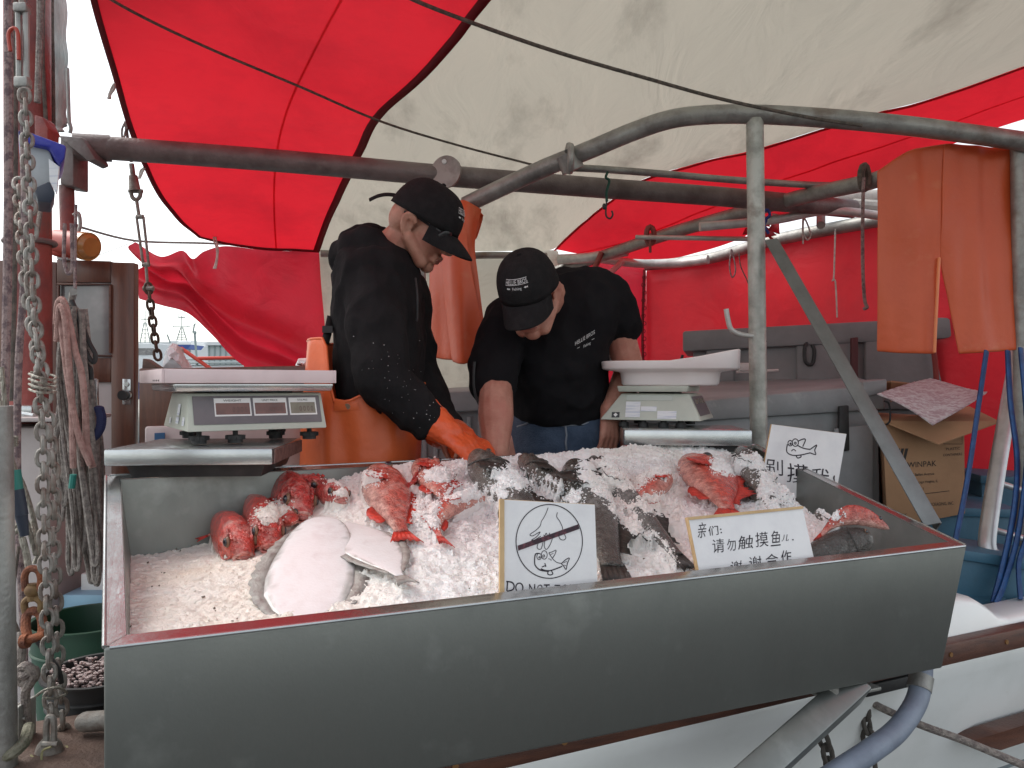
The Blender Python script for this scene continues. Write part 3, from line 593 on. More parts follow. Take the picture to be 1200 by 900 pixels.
cord([(857, 292, 4.3), (855, 312, 4.3), (858, 325, 4.3), (862, 316, 4.3), (858, 293, 4.3)], .004, ROPEP, 'string', 'short pale loop of cord left of the upright post')
cord([(866, 296, 4.3), (868, 312, 4.3), (876, 330, 4.3), (880, 345, 4.3)], .003, ROPED, 'string', 'thin dark thread on the stern curtain left of the post')
cord([(712, 202, 2.92), (710, 208, 2.9), (714, 212, 2.9), (711, 224, 2.9), (711, 236, 2.9)], .005, M('green_cord', (.01, .06, .04), .8), 'lashing', 'dark green cord tied round the thin pipe below the clamp')
b = B(); b.tube(smooth_path(pxs([(711, 236, 2.9), (710, 248, 2.9), (711, 254, 2.9), (715, 256, 2.9), (718, 252, 2.9), (717, 247, 2.9)])), .0035, 7); b.ell(P(708, 242, 2.9), (.007, .007, .012)); tag(b.build('hanging_hook', BLACKR), 'small black hook hanging on the green cord', 'hook')
b = B(); cc = P(762, 276, 4.0); b.tube([cc + V((.02 * math.cos(a), 0, .045 * math.sin(a))) for a in [i * math.pi / 6 for i in range(12)]], .014, 7, closed=True); b.cyl(P(762, 282, 3.97), P(762, 296, 3.97), .007, 7); tag(b.build('pipe_lashing', MAST), 'reddish lashing on the slanting pipe with a loose tail', 'lashing')
b = B(); b.tube(smooth_path(pxs([(893, 250, 3.2), (899, 246, 3.2), (902, 252, 3.2), (896, 257, 3.2), (894, 250, 3.2)])), .006, 7); b.tube(smooth_path(pxs([(898, 258, 3.2), (896, 265, 3.2), (901, 274, 3.2)])), .006, 7); tag(b.build('blue_lashing', BLUETIE), 'dark blue knotted line behind the upright post', 'line')
b = B()
for i in range(8):
    random.seed(40 + i); c = P(900 + random.uniform(-16, 16), 268 + random.uniform(-10, 10), 3.95); b.add([c + V((random.uniform(-.07, .07), random.uniform(-.03, .03), random.uniform(-.06, .06))) for _ in range(3)], [(0, 1, 2)])
tag(b.build('tarp_scrap', REDTL, solid=.002), 'crumpled torn scrap of red tarpaulin beside the upright post', 'tarpaulin')
cord([(94, 266, 3.6), (158, 282, 4.1), (240, 285, 4.2), (300, 288, 4.28), (378, 293.5, 4.36), (410, 294, 4.4)], .006, ROPE, 'guard_line', 'thin grey line stretched from the mast along the awning edge', 'line')
cord([(100, 305, 4.2), (158, 283, 4.15)], .002, ROPEW, 'guy_thread', 'faint thin thread rising to the corner of the drooping red flap', 'thread')
for (a, l_, lab) in (((251, 272, 4.1), [(252, 282), (254, 296), (252, 315)], 'frayed pale tie hanging from the awning edge over the red flap'), ((134, 98, 2.68), [(132, 104), (128, 110), (128, 116)], 'frayed pale tie on the awning edge near the upper left'), ((170, 196, 3.3), [(166, 200), (163, 207), (164, 209)], 'frayed pale tie on the awning edge beside the hanging shackle')):
    b = B()
    for k in range(4): random.seed(k); b.tube(smooth_path([P(*a)] + [P(x + random.uniform(-2, 2), y, a[2]) for x, y in l_], 5), .004, 6)
    tag(b.build('frayed_tie', ROPEW), lab, 'tie')
# shackle, turnbuckle and chain hung from the awning edge
hk = thing('hanging_chain', 'rusty turnbuckle and short chain hanging in front of the drooping red flap', 'chain', P(186, 424, 3.0))
b = B(); b.tube(pxs([(147, 142, 2.95), (150, 165, 2.97), (154, 190, 3.0)]), .006, 8); b.tube(smooth_path(pxs([(147, 143, 2.95), (143, 152, 2.95), (144, 165, 2.95), (148, 150, 2.95)])), .004, 6); b.build('lanyard', ROPE, hk)
b = B(); b.cyl(P(154, 192, 3.0), P(156, 206, 3.0), .010, 10); b.cyl(P(156, 206, 3.0), P(158, 224, 3.0), .016, 12, r2=.022); b.tube(smooth_path(pxs([(153, 222, 3.0), (155, 231, 3.0), (160, 234, 3.0), (164, 230, 3.0), (165, 222, 3.0)])), .008, 8); b.cyl(P(151, 224, 3.0), P(167, 224, 3.0), .008, 8); b.build('shackle', CHAINM, hk)
b = B(); b.cyl(P(160, 234, 3.0), P(163, 254, 3.0), .007, 8)
for dx in (-4, 4): b.cyl(P(164 + dx, 254, 3.0), P(171 + dx * .8, 310, 3.0), .0055, 8)
b.cyl(P(160, 254, 3.0), P(168, 254, 3.0), .009, 8); b.cyl(P(167, 310, 3.0), P(175, 310, 3.0), .009, 8); b.cyl(P(171, 310, 3.0), P(173, 336, 3.0), .006, 8); b.cyl(P(168, 338, 3.0), P(180, 338, 3.0), .010, 8); b.build('turnbuckle', CHAINM, hk)
b = B(); chain(b, smooth_path(pxs([(174, 338, 3.0), (178, 370, 3.0), (182, 400, 3.0), (186, 424, 3.0)])), .032, .0055, .020); b.build('links', M('chain_rust', (.12, .08, .055), .7, .3, (.07, .05, .04), 40, 5), hk)
# =================================================================== RIGGING AT THE LEFT
ms = thing('mast', 'red brown painted steel mast behind the ropes and chains', 'mast', P(35, 930, 2.35))
b = B(); b.cyl(P(28, -900, 2.35), P(36, 930, 2.35), .062, 28); b.build('tube', MAST, ms)
b = B(); b.slab(pxs([(44, 138, 2.27), (51, 140, 2.27), (58, 152, 2.27), (56, 200, 2.27), (44, 208, 2.27)]), (0, .06, 0), .004) if False else b.poly(pxs([(40, 134, 2.27), (50, 137, 2.27), (56, 150, 2.27), (54, 205, 2.27), (40, 210, 2.27)]), (0, .06, 0), .004); b.build('bracket', MAST, ms)
b = B(); b.tube([P(35, 284, 2.35) + V((.066 * math.cos(a), .066 * math.sin(a), 0)) for a in [i * math.pi / 12 for i in range(24)]], .008, 8, closed=True); b.build('collar', BOOMM, ms)
b = B(); b.cyl(P(-4, 476, 1.25), P(4, 1010, 1.25), .0225, 20)
tag(b.build('pipe_support', GALV), 'plain grey pipe standing at the far left edge', 'pipe')
def rope(pts, r, mat, label, name='rope', n=8):
    b = B(); b.tube(smooth_path(pxs(pts), n), r, 9); return tag(b.build(name, mat), label, 'rope')
rope([(29, -200, 1.5), (28.5, 0, 1.5), (28, 150, 1.5), (29, 240, 1.5), (28, 330, 1.5), (22, 420, 1.5), (20, 520, 1.5), (22, 620, 1.5), (26, 700, 1.5), (28, 760, 1.5), (30, 830, 1.5), (34, 870, 1.5)], .0068, ROPEP, 'mauve flecked rope hanging straight down left of the chains')
rope([(9, -200, 1.6), (10, 0, 1.6), (10, 200, 1.6), (8, 360, 1.6), (5, 480, 1.6)], .0085, ROPEP, 'thick mauve rope near the left edge above the grey pipe')
rope([(17, -200, 1.7), (18, 60, 1.7), (17, 300, 1.7), (14, 470, 1.7)], .0055, ROPED, 'thin dark rope between the two mauve ropes')
rope([(45, -200, 2.15), (47, 0, 2.15), (46, 60, 2.15), (44, 120, 2.15)], .009, ROPE, 'grey rope on the mast right of the turnbuckle')
rope([(61, -250, 2.4), (60, 0, 2.4), (61, 80, 2.4), (62, 165, 2.4)], .008, ROPED, 'dark stay beside the furled pale canvas')
rope([(44, 270, 1.95), (55, 180, 2.3), (50, 60, 2.3), (53, -100, 2.3)], .006, ROPED, 'thin dark line crossing the mast')
# furled pale canvas
b = B()
for i, (x, r) in enumerate(((56, .019), (62, .016), (67, .017), (72, .014))):
    b.tube(smooth_path([P(x + dx, y, 2.55 + .02 * (i % 2)) for dx, y in ((-3, -300), (0, -60), (1, 30), (2, 90), (4 - i, 140), (3, 166 - 6 * i))]), [r * (1 + .2 * math.sin(k)) * (1 if k < 34 else .75) for k in range(41)], 10, flat=.7)
b.tube(smooth_path(pxs([(79, 80, 2.5), (80, 110, 2.5), (81, 140, 2.5), (83, 150, 2.5), (82, 156, 2.5)])), .006, 7)
tag(b.build('furled_canvas', M('pale_canvas', (.52, .57, .55), .85, 0, (.36, .41, .40), 14, 6, bump=.4, bscale=40, stretch=(3, 3, .6))), 'pale green grey furled canvas hanging beside the mast', 'canvas')
# turnbuckle and long chains
tb = thing('turnbuckle', 'worn steel turnbuckle at the top of the heavy chain', 'turnbuckle', P(30, 108, 1.45))
b = B()
for dx in (-4.5, 4.5): b.cyl(P(26 + dx, 12, 1.45), P(27 + dx, 96, 1.45), .0055, 10)
b.box(P(26, 10, 1.45), (.026, .02, .018), bev=.004); b.box(P(27, 97, 1.45), (.026, .02, .02), bev=.004); b.build('body', GALV, tb)
b = B(); b.cyl(P(26, 10, 1.45), P(25, -200, 1.45), .006, 10); b.cyl(P(27, 97, 1.45), P(29, 116, 1.45), .006, 10); b.build('screw', CHAINM, tb)
b = B(); b.tube(smooth_path(pxs([(12, 60, 1.44), (10, 40, 1.44), (16, 33, 1.44), (21, 40, 1.44), (22, 70, 1.44)])), .0035, 8); tag(b.build('carabiner', LAMPB), 'red snap hook on the mauve rope beside the turnbuckle', 'hook')
def ch(label, pts, pitch, wire, wid, extra=None):
    b = B(); chain(b, smooth_path(pxs(pts), 6), pitch, wire, wid)
    if extra: extra(b)
    return tag(b.build('chain', CHAINM), label, 'chain', 'galvanised chains hanging at the left')
ch('galvanised chain hanging from the turnbuckle in front of the blue cover', [(29, 112, 1.43), (31, 150, 1.42), (33, 200, 1.4), (36, 260, 1.38), (37, 310, 1.37), (40, 360, 1.36), (44, 410, 1.35), (47, 460, 1.34), (50, 520, 1.33), (51, 600, 1.32), (54, 680, 1.31), (56, 740, 1.3), (58, 790, 1.3), (60, 845, 1.3)], .0222, .0036, .0145)
ch('second galvanised chain hanging close behind the first, ending by the black tub', [(22, 215, 1.55), (26, 270, 1.5), (31, 330, 1.46), (40, 390, 1.44), (50, 440, 1.42), (57, 500, 1.41), (62, 560, 1.4), (63, 640, 1.39), (66, 720, 1.38), (68, 780, 1.38), (72, 830, 1.38), (76, 866, 1.38)], .0230, .0038, .015)
b = B()
for k in range(4):
    y = 438 + k * 6; b.tube(smooth_path(pxs([(34, y, 1.33), (45, y + 4, 1.30), (62, y + 7 - k, 1.34), (63, y + 2, 1.45), (36, y - 2, 1.45)]), 5), .0022, 6)
tag(b.build('wire_wrap', WIRE), 'thin wire wrapped several turns round both chains', 'wire')
b = B(); b.tube(smooth_path(pxs([(43, 815, 1.29), (54, 808, 1.27), (68, 806, 1.28), (78, 812, 1.33), (66, 818, 1.3), (50, 818, 1.28)])), .0022, 6); tag(b.build('wire_wrap', WIRE), 'thin wire tied round the chain just above the weight', 'wire')
wt = thing('chain_weight', 'pale round topped weight shackled under the chain and wound with straw twine', 'weight', P(58, 930, 1.3))
b = B(); c0 = P(58, 870, 1.3); pts = []
b.loft([(P(58, 866 + y, 1.3), V((w_, 0, 0)), V((0, w_ * .8, 0))) for y, w_ in ((-3, .006), (0, .012), (6, .019), (14, .023), (26, .025), (60, .026), (90, .024))], 20); b.build('body', CHAINM, wt)
b = B(); b.tube(smooth_path(pxs([(54, 872, 1.285), (55, 846, 1.285), (59, 840, 1.285), (63, 846, 1.285), (63, 872, 1.285)])), .005, 8); b.cyl(P(50, 872, 1.28), P(68, 872, 1.28), .005, 8); b.build('shackle', CHAINM, wt)
b = B()
for k in range(7):
    y = 884 + k * 3; b.tube([P(58, y + 3 * math.sin(k * 2), 1.3) + V((.0275 * math.cos(a), .024 * math.sin(a), .004 * math.sin(a * 2 + k))) for a in [i * math.pi / 8 for i in range(16)]], .0024, 5, closed=True)
b.tube(smooth_path(pxs([(32, 894, 1.28), (40, 897, 1.27), (48, 893, 1.27), (50, 880, 1.27), (60, 875, 1.27)])), .002, 5); b.build('twine', M('straw_twine', (.32, .30, .16), .9, 0, (.2, .18, .1), 60, 3), wt)
# wire ropes with taped splice, rusty shackles, tied rope
wr = thing('wire_sling', 'steel wire rope sling with a taped splice hanging left of the chains', 'wire rope', P(32, 665, 1.4))
b = B()
for k, pts in enumerate(([(0, 470, 1.38), (6, 520, 1.38), (14, 560, 1.38), (22, 610, 1.38), (27, 640, 1.38)], [(-4, 455, 1.4), (10, 540, 1.4), (22, 585, 1.4), (34, 620, 1.4), (42, 650, 1.4), (38, 610, 1.42)], [(2, 430, 1.42), (12, 530, 1.42), (28, 570, 1.42), (40, 610, 1.42), (45, 645, 1.42), (40, 660, 1.42)], [(-12, 640, 1.38), (6, 632, 1.38), (20, 622, 1.38), (34, 612, 1.39)], [(-12, 628, 1.4), (10, 622, 1.4), (24, 612, 1.4)])):
    b.tube(smooth_path(pxs(pts), 8), .0042, 8)
b.tube(smooth_path(pxs([(26, 630, 1.37), (31, 650, 1.37), (34, 670, 1.37)])), .0058, 9); b.build('strands', WIRE, wr)
b = B(); b.cyl(P(16, 551, 1.375), P(19, 574, 1.375), .0115, 14); b.build('green_tape', TAPEG, wr)
b = B(); b.cyl(P(19, 574, 1.375), P(25, 604, 1.375), .0125, 14, r2=.0115); b.cyl(P(25, 604, 1.375), P(29, 628, 1.375), .0105, 14, r2=.007); b.build('navy_tape', TAPEN, wr)
b = B()
for k in range(4): b.tube([P(4, 514 + 3 * k, 1.37) + V((.022 * math.cos(a), .016 * math.sin(a), .002)) for a in [i * math.pi / 6 for i in range(12)]], .0026, 6, closed=True)
b.build('seizing', WIRE, wr)
sh = thing('rusty_shackle', 'rusty swivel and bow shackle hanging under the wire sling', 'shackle', P(36, 770, 1.36))
b = B(); b.tube(smooth_path(pxs([(30, 692, 1.36), (29, 676, 1.36), (34, 667, 1.36), (44, 668, 1.36), (48, 678, 1.36), (46, 692, 1.36)])), .006, 9); b.build('eye', RUST, sh)
b = B(); b.ell(P(38, 692, 1.36), (.013, .012, .012)); b.cyl(P(38, 684, 1.36), P(38, 704, 1.36), .008, 12); b.tube(smooth_path(pxs([(30, 718, 1.36), (29, 706, 1.36), (38, 700, 1.36), (48, 706, 1.36), (47, 718, 1.36)])), .006, 9); b.build('swivel', M('rust_brass', (.25, .16, .07), .7, .2, (.14, .08, .04), 40, 5), sh)
b = B(); b.tube(smooth_path(pxs([(33, 748, 1.34), (30, 734, 1.35), (32, 720, 1.36), (40, 716, 1.36), (48, 722, 1.36), (50, 738, 1.35), (46, 750, 1.34)])), .0078, 10); b.cyl(P(27, 752, 1.335), P(53, 744, 1.34), .0075, 12); b.cyl(P(26, 752, 1.335), P(33, 751, 1.335), .012, 12); b.build('bow', RUST, sh)
b = B(); b.tube(smooth_path(pxs([(44, 752, 1.33), (56, 768, 1.33), (68, 784, 1.33), (72, 800, 1.34)])), .0042, 8); tag(b.build('hose_line', BLACKR), 'thin black hose leading from the rusty shackle behind the chain', 'hose')
b = B(); b.tube(smooth_path(pxs([(22, 640, 1.47), (16, 690, 1.46), (15, 720, 1.46), (24, 745, 1.46), (31, 760, 1.46)])), .003, 6); tag(b.build('loose_wire', ROPED), 'thin looping wire left of the rusty shackle', 'wire')
kn = B()
kp = smooth_path(pxs([(26, 740, 1.35), (24, 772, 1.34), (18, 785, 1.335), (28, 792, 1.325), (40, 785, 1.33), (40, 795, 1.345), (26, 800, 1.35), (20, 790, 1.345), (30, 780, 1.325), (40, 790, 1.325), (36, 800, 1.33), (30, 812, 1.335), (31, 840, 1.34), (33, 862, 1.34)]), 8)
kn.tube(kp, .0075, 9); tag(kn.build('knotted_rope', ROPE), 'grey braided rope with a fat overhand knot beside the chain weight', 'rope')
b = B(); b.slab(pxs([(15, 830, 1.32), (22, 828, 1.32), (22, 930, 1.32), (14, 930, 1.32)]), (0, .05, 0), .003); b.ell(P(18.5, 830, 1.345), (.006, .025, .006)); b.cyl(P(22, 842, 1.33), P(30, 842, 1.33), .003, 8); tag(b.build('steel_bracket', GALV), 'flat steel bracket beside the knotted rope at the lower left', 'bracket')
b = B(); b.tube(smooth_path(pxs([(-10, 888, 1.25), (12, 884, 1.24), (28, 870, 1.26), (34, 852, 1.3)])), .0095, 9); tag(b.build('mooring_line', M('mossy_rope', (.22, .21, .16), .9, 0, (.12, .12, .08), 60, 4, bump=.5, bscale=200)), 'mossy grey mooring line curling in at the lower left corner', 'rope')
# rope hank on a peg
hk = thing('rope_hank', 'big hank of grey and pinkish ropes hung in loops on the cabin door', 'ropes', P(92, 690, 1.95))
b = B(); random.seed(5)
for i in range(26):
    x0 = random.uniform(72, 92); x1 = random.uniform(66, 116); d = random.uniform(1.86, 2.02); yb = random.uniform(560, 690); xm = (x0 + x1) / 2
    b.tube(smooth_path(pxs([(x0, 356 + random.uniform(0, 30), d), (x0 - 6 + random.uniform(-4, 6), 450, d), (x1 + random.uniform(-8, 2), yb - 70, d), (x1, yb - 15, d), (x1 + 4, yb, d), (x1 + 7, yb - 18, d), (x1 + random.uniform(0, 8), yb - 90, d + .02), (x0 + 14 + random.uniform(-4, 4), 440, d + .02), (x0 + 8, 362, d)]), 6), random.uniform(.0045, .0062), 7)
b.build('grey_loops', ROPE, hk)
b = B()
for i, pts in enumerate(([(66, 380, 1.85), (68, 356, 1.84), (74, 352, 1.83), (80, 372, 1.83), (88, 410, 1.83), (96, 440, 1.83), (100, 480, 1.83), (102, 520, 1.84), (109, 548, 1.84)], [(67, 400, 1.84), (70, 360, 1.83), (76, 372, 1.82), (80, 420, 1.82), (84, 470, 1.82), (85, 520, 1.82), (86, 548, 1.83)], [(70, 352, 1.85), (74, 400, 1.83), (82, 460, 1.82), (92, 510, 1.82), (106, 545, 1.83)])):
    b.tube(smooth_path(pxs(pts), 8), .0075, 9)
b.build('pink_loops', M('rope_pink', (.44, .27, .24), .9, 0, (.30, .17, .15), 60, 3, bump=.5, bscale=220), hk)
b = B(); b.cyl(P(86, 556, 1.81), P(84, 572, 1.81), .0075, 9); b.build('green_tape', TAPEG, hk)
b = B()
for pts in ([(84, 352, 1.9), (92, 370, 1.9), (104, 400, 1.9), (112, 416, 1.9), (108, 424, 1.9), (96, 400, 1.9), (86, 360, 1.9)], [(80, 358, 1.92), (88, 400, 1.92), (98, 424, 1.92), (106, 432, 1.92), (107, 445, 1.92)]):
    b.tube(smooth_path(pxs(pts), 8), .0055, 8)
b.build('dark_cable', BLACKR, hk)
b = B(); b.slab(pxs([(78, 372, 1.95), (88, 366, 1.95), (99, 408, 1.95), (96, 424, 1.95), (86, 404, 1.95)][:4]), (0, .03, 0), .004); tag(b.build('blue_pouch', M('navy_canvas', (.02, .03, .11), .8)), 'dark blue cloth pouch tucked behind the rope hank', 'pouch')
b = B(); b.tube(smooth_path(pxs([(116, 478, 1.9), (119, 490, 1.9), (117, 503, 1.9), (110, 512, 1.9), (101, 514, 1.9)])), .0105, 10)
for p in smooth_path(pxs([(116, 478, 1.9), (119, 490, 1.9), (117, 503, 1.9), (110, 512, 1.9), (101, 514, 1.9)]), 6): b.ell(p, (.0125, .0115, .006), seg=8, rings=6)
tag(b.build('blue_grip', M('navy_line', (.015, .02, .075), .75)), 'dark blue bound handle curving under the steel scoop', 'handle')
b = B(); b.poly(pxs([(101, 444, 1.93), (113, 444, 1.93), (114, 476, 1.93), (107, 482, 1.93), (101, 468, 1.93)]), (0, .012, 0), .003); tag(b.build('steel_scoop', STEELPLATE), 'steel scoop blade hanging beside the rope hank', 'scoop')
b = B(); b.cyl(P(83, 356, 2.2), P(86, 342, 1.9), .009, 10); tag(b.build('peg', GALV), 'short steel peg above the rope hank', 'peg')
b = B(); b.tube(smooth_path(pxs([(76, 262, 2.05), (75, 300, 2.05), (78, 318, 2.05), (82, 320, 2.05), (85, 310, 2.05), (84, 262, 2.05)])), .005, 8); b.tube(smooth_path(pxs([(89, 240, 2.05), (88, 300, 2.05), (88, 344, 2.05)])), .004, 8); tag(b.build('rope_loop', ROPEP), 'thin mauve rope loop hanging over the top of the cabin door', 'rope')
# blue covered box, lamp, tubs
eb = thing('equipment_box', 'pale grey box under a bright blue cover fixed beside the mast', 'box', P(46, 235, 1.75))
b = B(); b.poly(pxs([(23, 168, 1.72), (56, 171, 1.72), (66, 196, 1.72), (62, 218, 1.72), (46, 234, 1.72), (24, 222, 1.72)]), (-.066, .11, 0), .006); b.build('housing', GREYBOX, eb)
b = B(); b.poly(pxs([(40, 220, 1.715), (58, 212, 1.715), (65, 226, 1.715), (60, 238, 1.715), (44, 236, 1.715)]), (-.06, .10, 0), .004); b.build('underside', TAPEN, eb)
b = B(); b.poly(pxs([(21, 151, 1.70), (34, 154, 1.70), (78, 170, 1.70), (76, 186, 1.70), (70, 194, 1.70), (58, 173, 1.70), (22, 165, 1.70)]), (-.085, .14, 0), .006); b.build('cover', BLUEC, eb)
b = B(); b.slab(pxs([(57, 186, 1.712), (69, 195, 1.712), (66, 228, 1.712), (58, 212, 1.712)]), (0, .004, 0)); b.build('label_plate', STICK, eb)
lp = thing('navigation_lamp', 'small red lamp with a round amber lens mounted by the cabin door', 'lamp', P(90, 304, 2.5))
b = B(); b.cyl(P(66, 283, 2.55), P(99, 288, 2.5), .038, 20, r2=.043); b.box(P(80, 292, 2.55), (.09, .05, .05), bev=.01); b.build('body', LAMPB, lp)
b = B(); a = P(104, 289, 2.49); b.cyl(P(98, 288, 2.5), a, .045, 24); b.cyl(a, P(107.5, 289.5, 2.485), .040, 24, r2=.03); b.build('lens', AMBER, lp)
b = B(); b.tube(smooth_path(pxs([(86, 252, 2.52), (92, 250, 2.52), (94, 262, 2.52), (92, 272, 2.52)])), .006, 8); b.cyl(P(92, 266, 2.53), P(84, 268, 2.53), .01, 10); b.build('bracket', GALV, lp)
b = B(); b.slab(pxs([(66, 278, 2.6), (80, 280, 2.6), (80, 304, 2.6), (66, 304, 2.6)]), (0, .05, 0), .004); tag(b.build('side_board', PALE), 'pale grey board behind the navigation lamp', 'board')
def tub(name, label, cx, d, ytop, ybot, rpx, mat, inner=None):
    t = thing(name, label, 'tub', P(cx, ybot, d)); k = d / F; b = B(); rows = []
    def ring(y, r): c = P(cx, y, d); return [(c + V((r * k * math.cos(a), r * k * math.sin(a), 0))) for a in [i * 2 * math.pi / 40 for i in range(41)]]
    b.grid([ring(ybot, .01), ring(ybot, rpx * .82), ring(lerp(ybot, ytop, .5), rpx * .9), ring(ytop + 3, rpx * .97), ring(ytop + 3, rpx * 1.04), ring(ytop, rpx * 1.05), ring(ytop, rpx * .96), ring(ytop + 4, rpx * .94), ring(ybot - 4, rpx * .8)])
    b.build('shell', mat, t)
    b = B()
    for f in (.25, .4): b.tube(ring(lerp(ytop, ybot, f), rpx * lerp(.97, .86, f))[:-1], .004, 8, closed=True)
    b.build('rib', mat, t); return t
tub('green_tub', 'dark green plastic tub behind the black tub', 104, 1.95, 724, 850, 62, GREENP)
tub('black_tub', 'black plastic tub of crushed ice beside the trough', 118, 1.55, 784, 872, 60, BLACKR)
b = B(); random.seed(3)
for i in range(420):
    a = random.uniform(0, 6.28); r = 54 * math.sqrt(random.random()); c = P(118, 786, 1.55) + V((r * 1.55 / F * math.cos(a), r * 1.55 / F * math.sin(a), random.uniform(-.012, .008)))
    q = random.uniform(.003, .007); b.ell(c, (q, q * .8, q * .7), seg=5, rings=3)
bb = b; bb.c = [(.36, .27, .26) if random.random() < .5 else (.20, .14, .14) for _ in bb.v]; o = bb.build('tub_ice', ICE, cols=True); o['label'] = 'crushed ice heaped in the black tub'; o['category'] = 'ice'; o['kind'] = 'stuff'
b = B(); b.cap(P(100, 846, 1.36), .017, P(128, 844, 1.36), .017); b.build if False else tag(b.build('cleat', CHAINM), 'rounded galvanised cleat on the bulwark beside the trough', 'cleat')
b = B(); b.slab(pxs([(94, 672, 2.2), (130, 670, 2.2), (130, 700, 2.2), (94, 700, 2.2)]), (0, .2, 0), .006); tag(b.build('white_crate', WHITEP), 'white plastic crate behind the rope hank', 'crate')
b = B(); b.slab(pxs([(72, 697, 2.15), (126, 697, 2.15), (126, 716, 2.15), (72, 716, 2.15)]), (0, .2, 0), .006); tag(b.build('loose_lid', M('sky_blue', (.25, .42, .55), .5)), 'pale blue lid under the white crate', 'lid')  # a loose lid only, no bin stands under it
# =================================================================== TROUGH
O = [P(122, 760, 1.10), P(1133, 640, 1.80), P(886, 521.5, 2.63), P(124, 558, 1.74)]      # rim corners: near left, near right, far right, far left
OB = [P(122, 980, 1.10), P(1104, 783, 1.80), P(872, 640, 2.60), P(128, 720, 1.76)]
def Rim(u, v): return O[0].lerp(O[1], u).lerp(O[3].lerp(O[2], u), v)
RN = ((O[1] - O[0]).cross(O[3] - O[0])).normalized()
# inner rim corners: flange .033 wide
def inset(i, w1=.03, w2=.03):
    a = (O[(i + 1) % 4] - O[i]).normalized(); c = (O[i - 1] - O[i]).normalized(); s = a.cross(c).length
    return O[i] + a * (w1 / s) + c * (w2 / s)
I = [inset(i) for i in range(4)]
tr = thing('fish_trough', 'long brushed steel trough heaped with ice and fish, tilted toward the quay', 'trough', (O[0] + O[1]) / 2 - V((0, 0, .28)))
b = bmesh.new()
dn = V((0, 0, -.012)); lists = [OB, O, I, [p + dn for p in I], [p - V((0, 0, .225)) + (sum(I, V((0, 0, 0))) / 4 - p) * .03 for p in I]]
vs = [[b.verts.new(p) for p in L] for L in lists]
for A_, C_ in zip(vs, vs[1:]):
    for i in range(4): b.faces.new((A_[i], A_[(i + 1) % 4], C_[(i + 1) % 4], C_[i]))
b.faces.new(vs[0][::-1]); b.faces.new(vs[-1])
bmesh.ops.recalc_face_normals(b, faces=b.faces[:])
es = [e for e in b.edges if {e.verts[0], e.verts[1]} <= set(vs[0] + vs[1]) ]
bmesh.ops.bevel(b, geom=es, offset=.0035, segments=3, profile=.5, affect='EDGES')
q = B(); q.bm(b); shell = q.build('shell', STEEL, tr, smooth=40)
def Wp(i, a): return O[i].lerp(I[i], a)
q = B()
for i in range(4):
    j = (i + 1) % 4; A0, A1 = Wp(i, .10), Wp(j, .10); C0_, C1_ = Wp(i, .94), Wp(j, .94); e_ = (A1 - A0).normalized() * .0006
    q.slab([A0 + RN * .0004 + e_, A1 + RN * .0004 - e_, C1_ + RN * .0004 - e_, C0_ + RN * .0004 + e_], RN * .0012)
q.build('rim', STEELRIM, tr)
q = B()   # bright folded lip of the flange edge and inner corner seams
for i in range(4):
    a, c = O[i], O[(i + 1) % 4]; out = (c - a).cross(RN).normalized()
    q.tube([a.lerp(c, .004) + RN * .0005, a.lerp(c, .996) + RN * .0005], .0032, 8)
q.build('folded_edge', STEELPLATE, tr)
q = B()
for px_, py_, u_, v_ in ((163, 576, 0, 0), (168, 629, 0, 0), (312, 563, 0, 0), (470, 552, 0, 0)):
    dd = lerp(1.78, 2.02, (px_ - 160) / 310); c = P(px_, py_, dd); n_ = (I[3] - I[0]).normalized(); c = c - n_ * .012
    q.ell(c, (.006, .006, .006), seg=12, rings=8); q.cyl(c + n_ * .004, c + n_ * .001, .0085, 14)
q.build('rivet', STEELPLATE, tr)
q = B(); a0 = P(1002, 803, 1.74); a1 = P(850, 940, 1.52); dd = (a1 - a0).normalized(); sx = V((.8, .3, .55)); sx = (sx - dd * sx.dot(dd)).normalized(); sy = dd.cross(sx)
q.slab([a0 - sx * .035 - sy * .03, a0 + sx * .035 - sy * .03, a1 + sx * .035 - sy * .03, a1 - sx * .035 - sy * .03], sy * .06, .004); arm = q.build('support_arm', STEEL, tr)
q = B(); q.box(P(985, 806, 1.75), (.16, .08, .008), Matrix.Rotation(math.radians(23), 3, 'Z'), bev=.002); q.build('bracket_plate', GALV, tr)
q = B(); c = P(978, 806, 1.70); q.cyl(c, c - V((.01, .018, 0)), .011, 6); q.build('bolt', GALV, tr)
q = B(); hp = smooth_path(pxs([(1080, 770, 1.90), (1080, 790, 1.89), (1074, 822, 1.85), (1052, 855, 1.78), (1020, 880, 1.70), (985, 903, 1.66), (930, 940, 1.6)]), 10)
q.tube(hp, .0245, 22); q.build('drain_hose', HOSE, tr)
q = B(); q.tube(smooth_path(pxs([(1080, 792, 1.885), (1077, 808, 1.87)]), 4), .0275, 22); q.build('hose_clamp', GALV, tr)
for lab, pts in (('chain hanging from the hawse hole behind the grey hose', [(1010, 816, 2.05), (1014, 840, 2.03), (1018, 870, 2.02), (1019, 960, 2.0)]), ('rusty dark chain hanging down the hull left of the grey hose', [(958, 850, 1.92), (966, 870, 1.9), (973, 900, 1.9), (978, 970, 1.9)])):
    q = B(); chain(q, smooth_path(pxs(pts)), .034, .0062, .024); tag(q.build('chain', M('chain_dark', (.10, .09, .08), .7, .3, (.06, .05, .045), 40, 5)), lab, 'chain')
q = B(); q.tube(smooth_path(pxs([(1008, 812, 2.04), (1030, 828, 2.02), (1080, 850, 1.98), (1130, 868, 1.95), (1200, 897, 1.9), (1260, 920, 1.86)]), 10), .0095, 10)
tag(q.build('mooring_rope', ROPE), 'grey braided mooring rope running from the hawse hole to the lower right', 'rope')

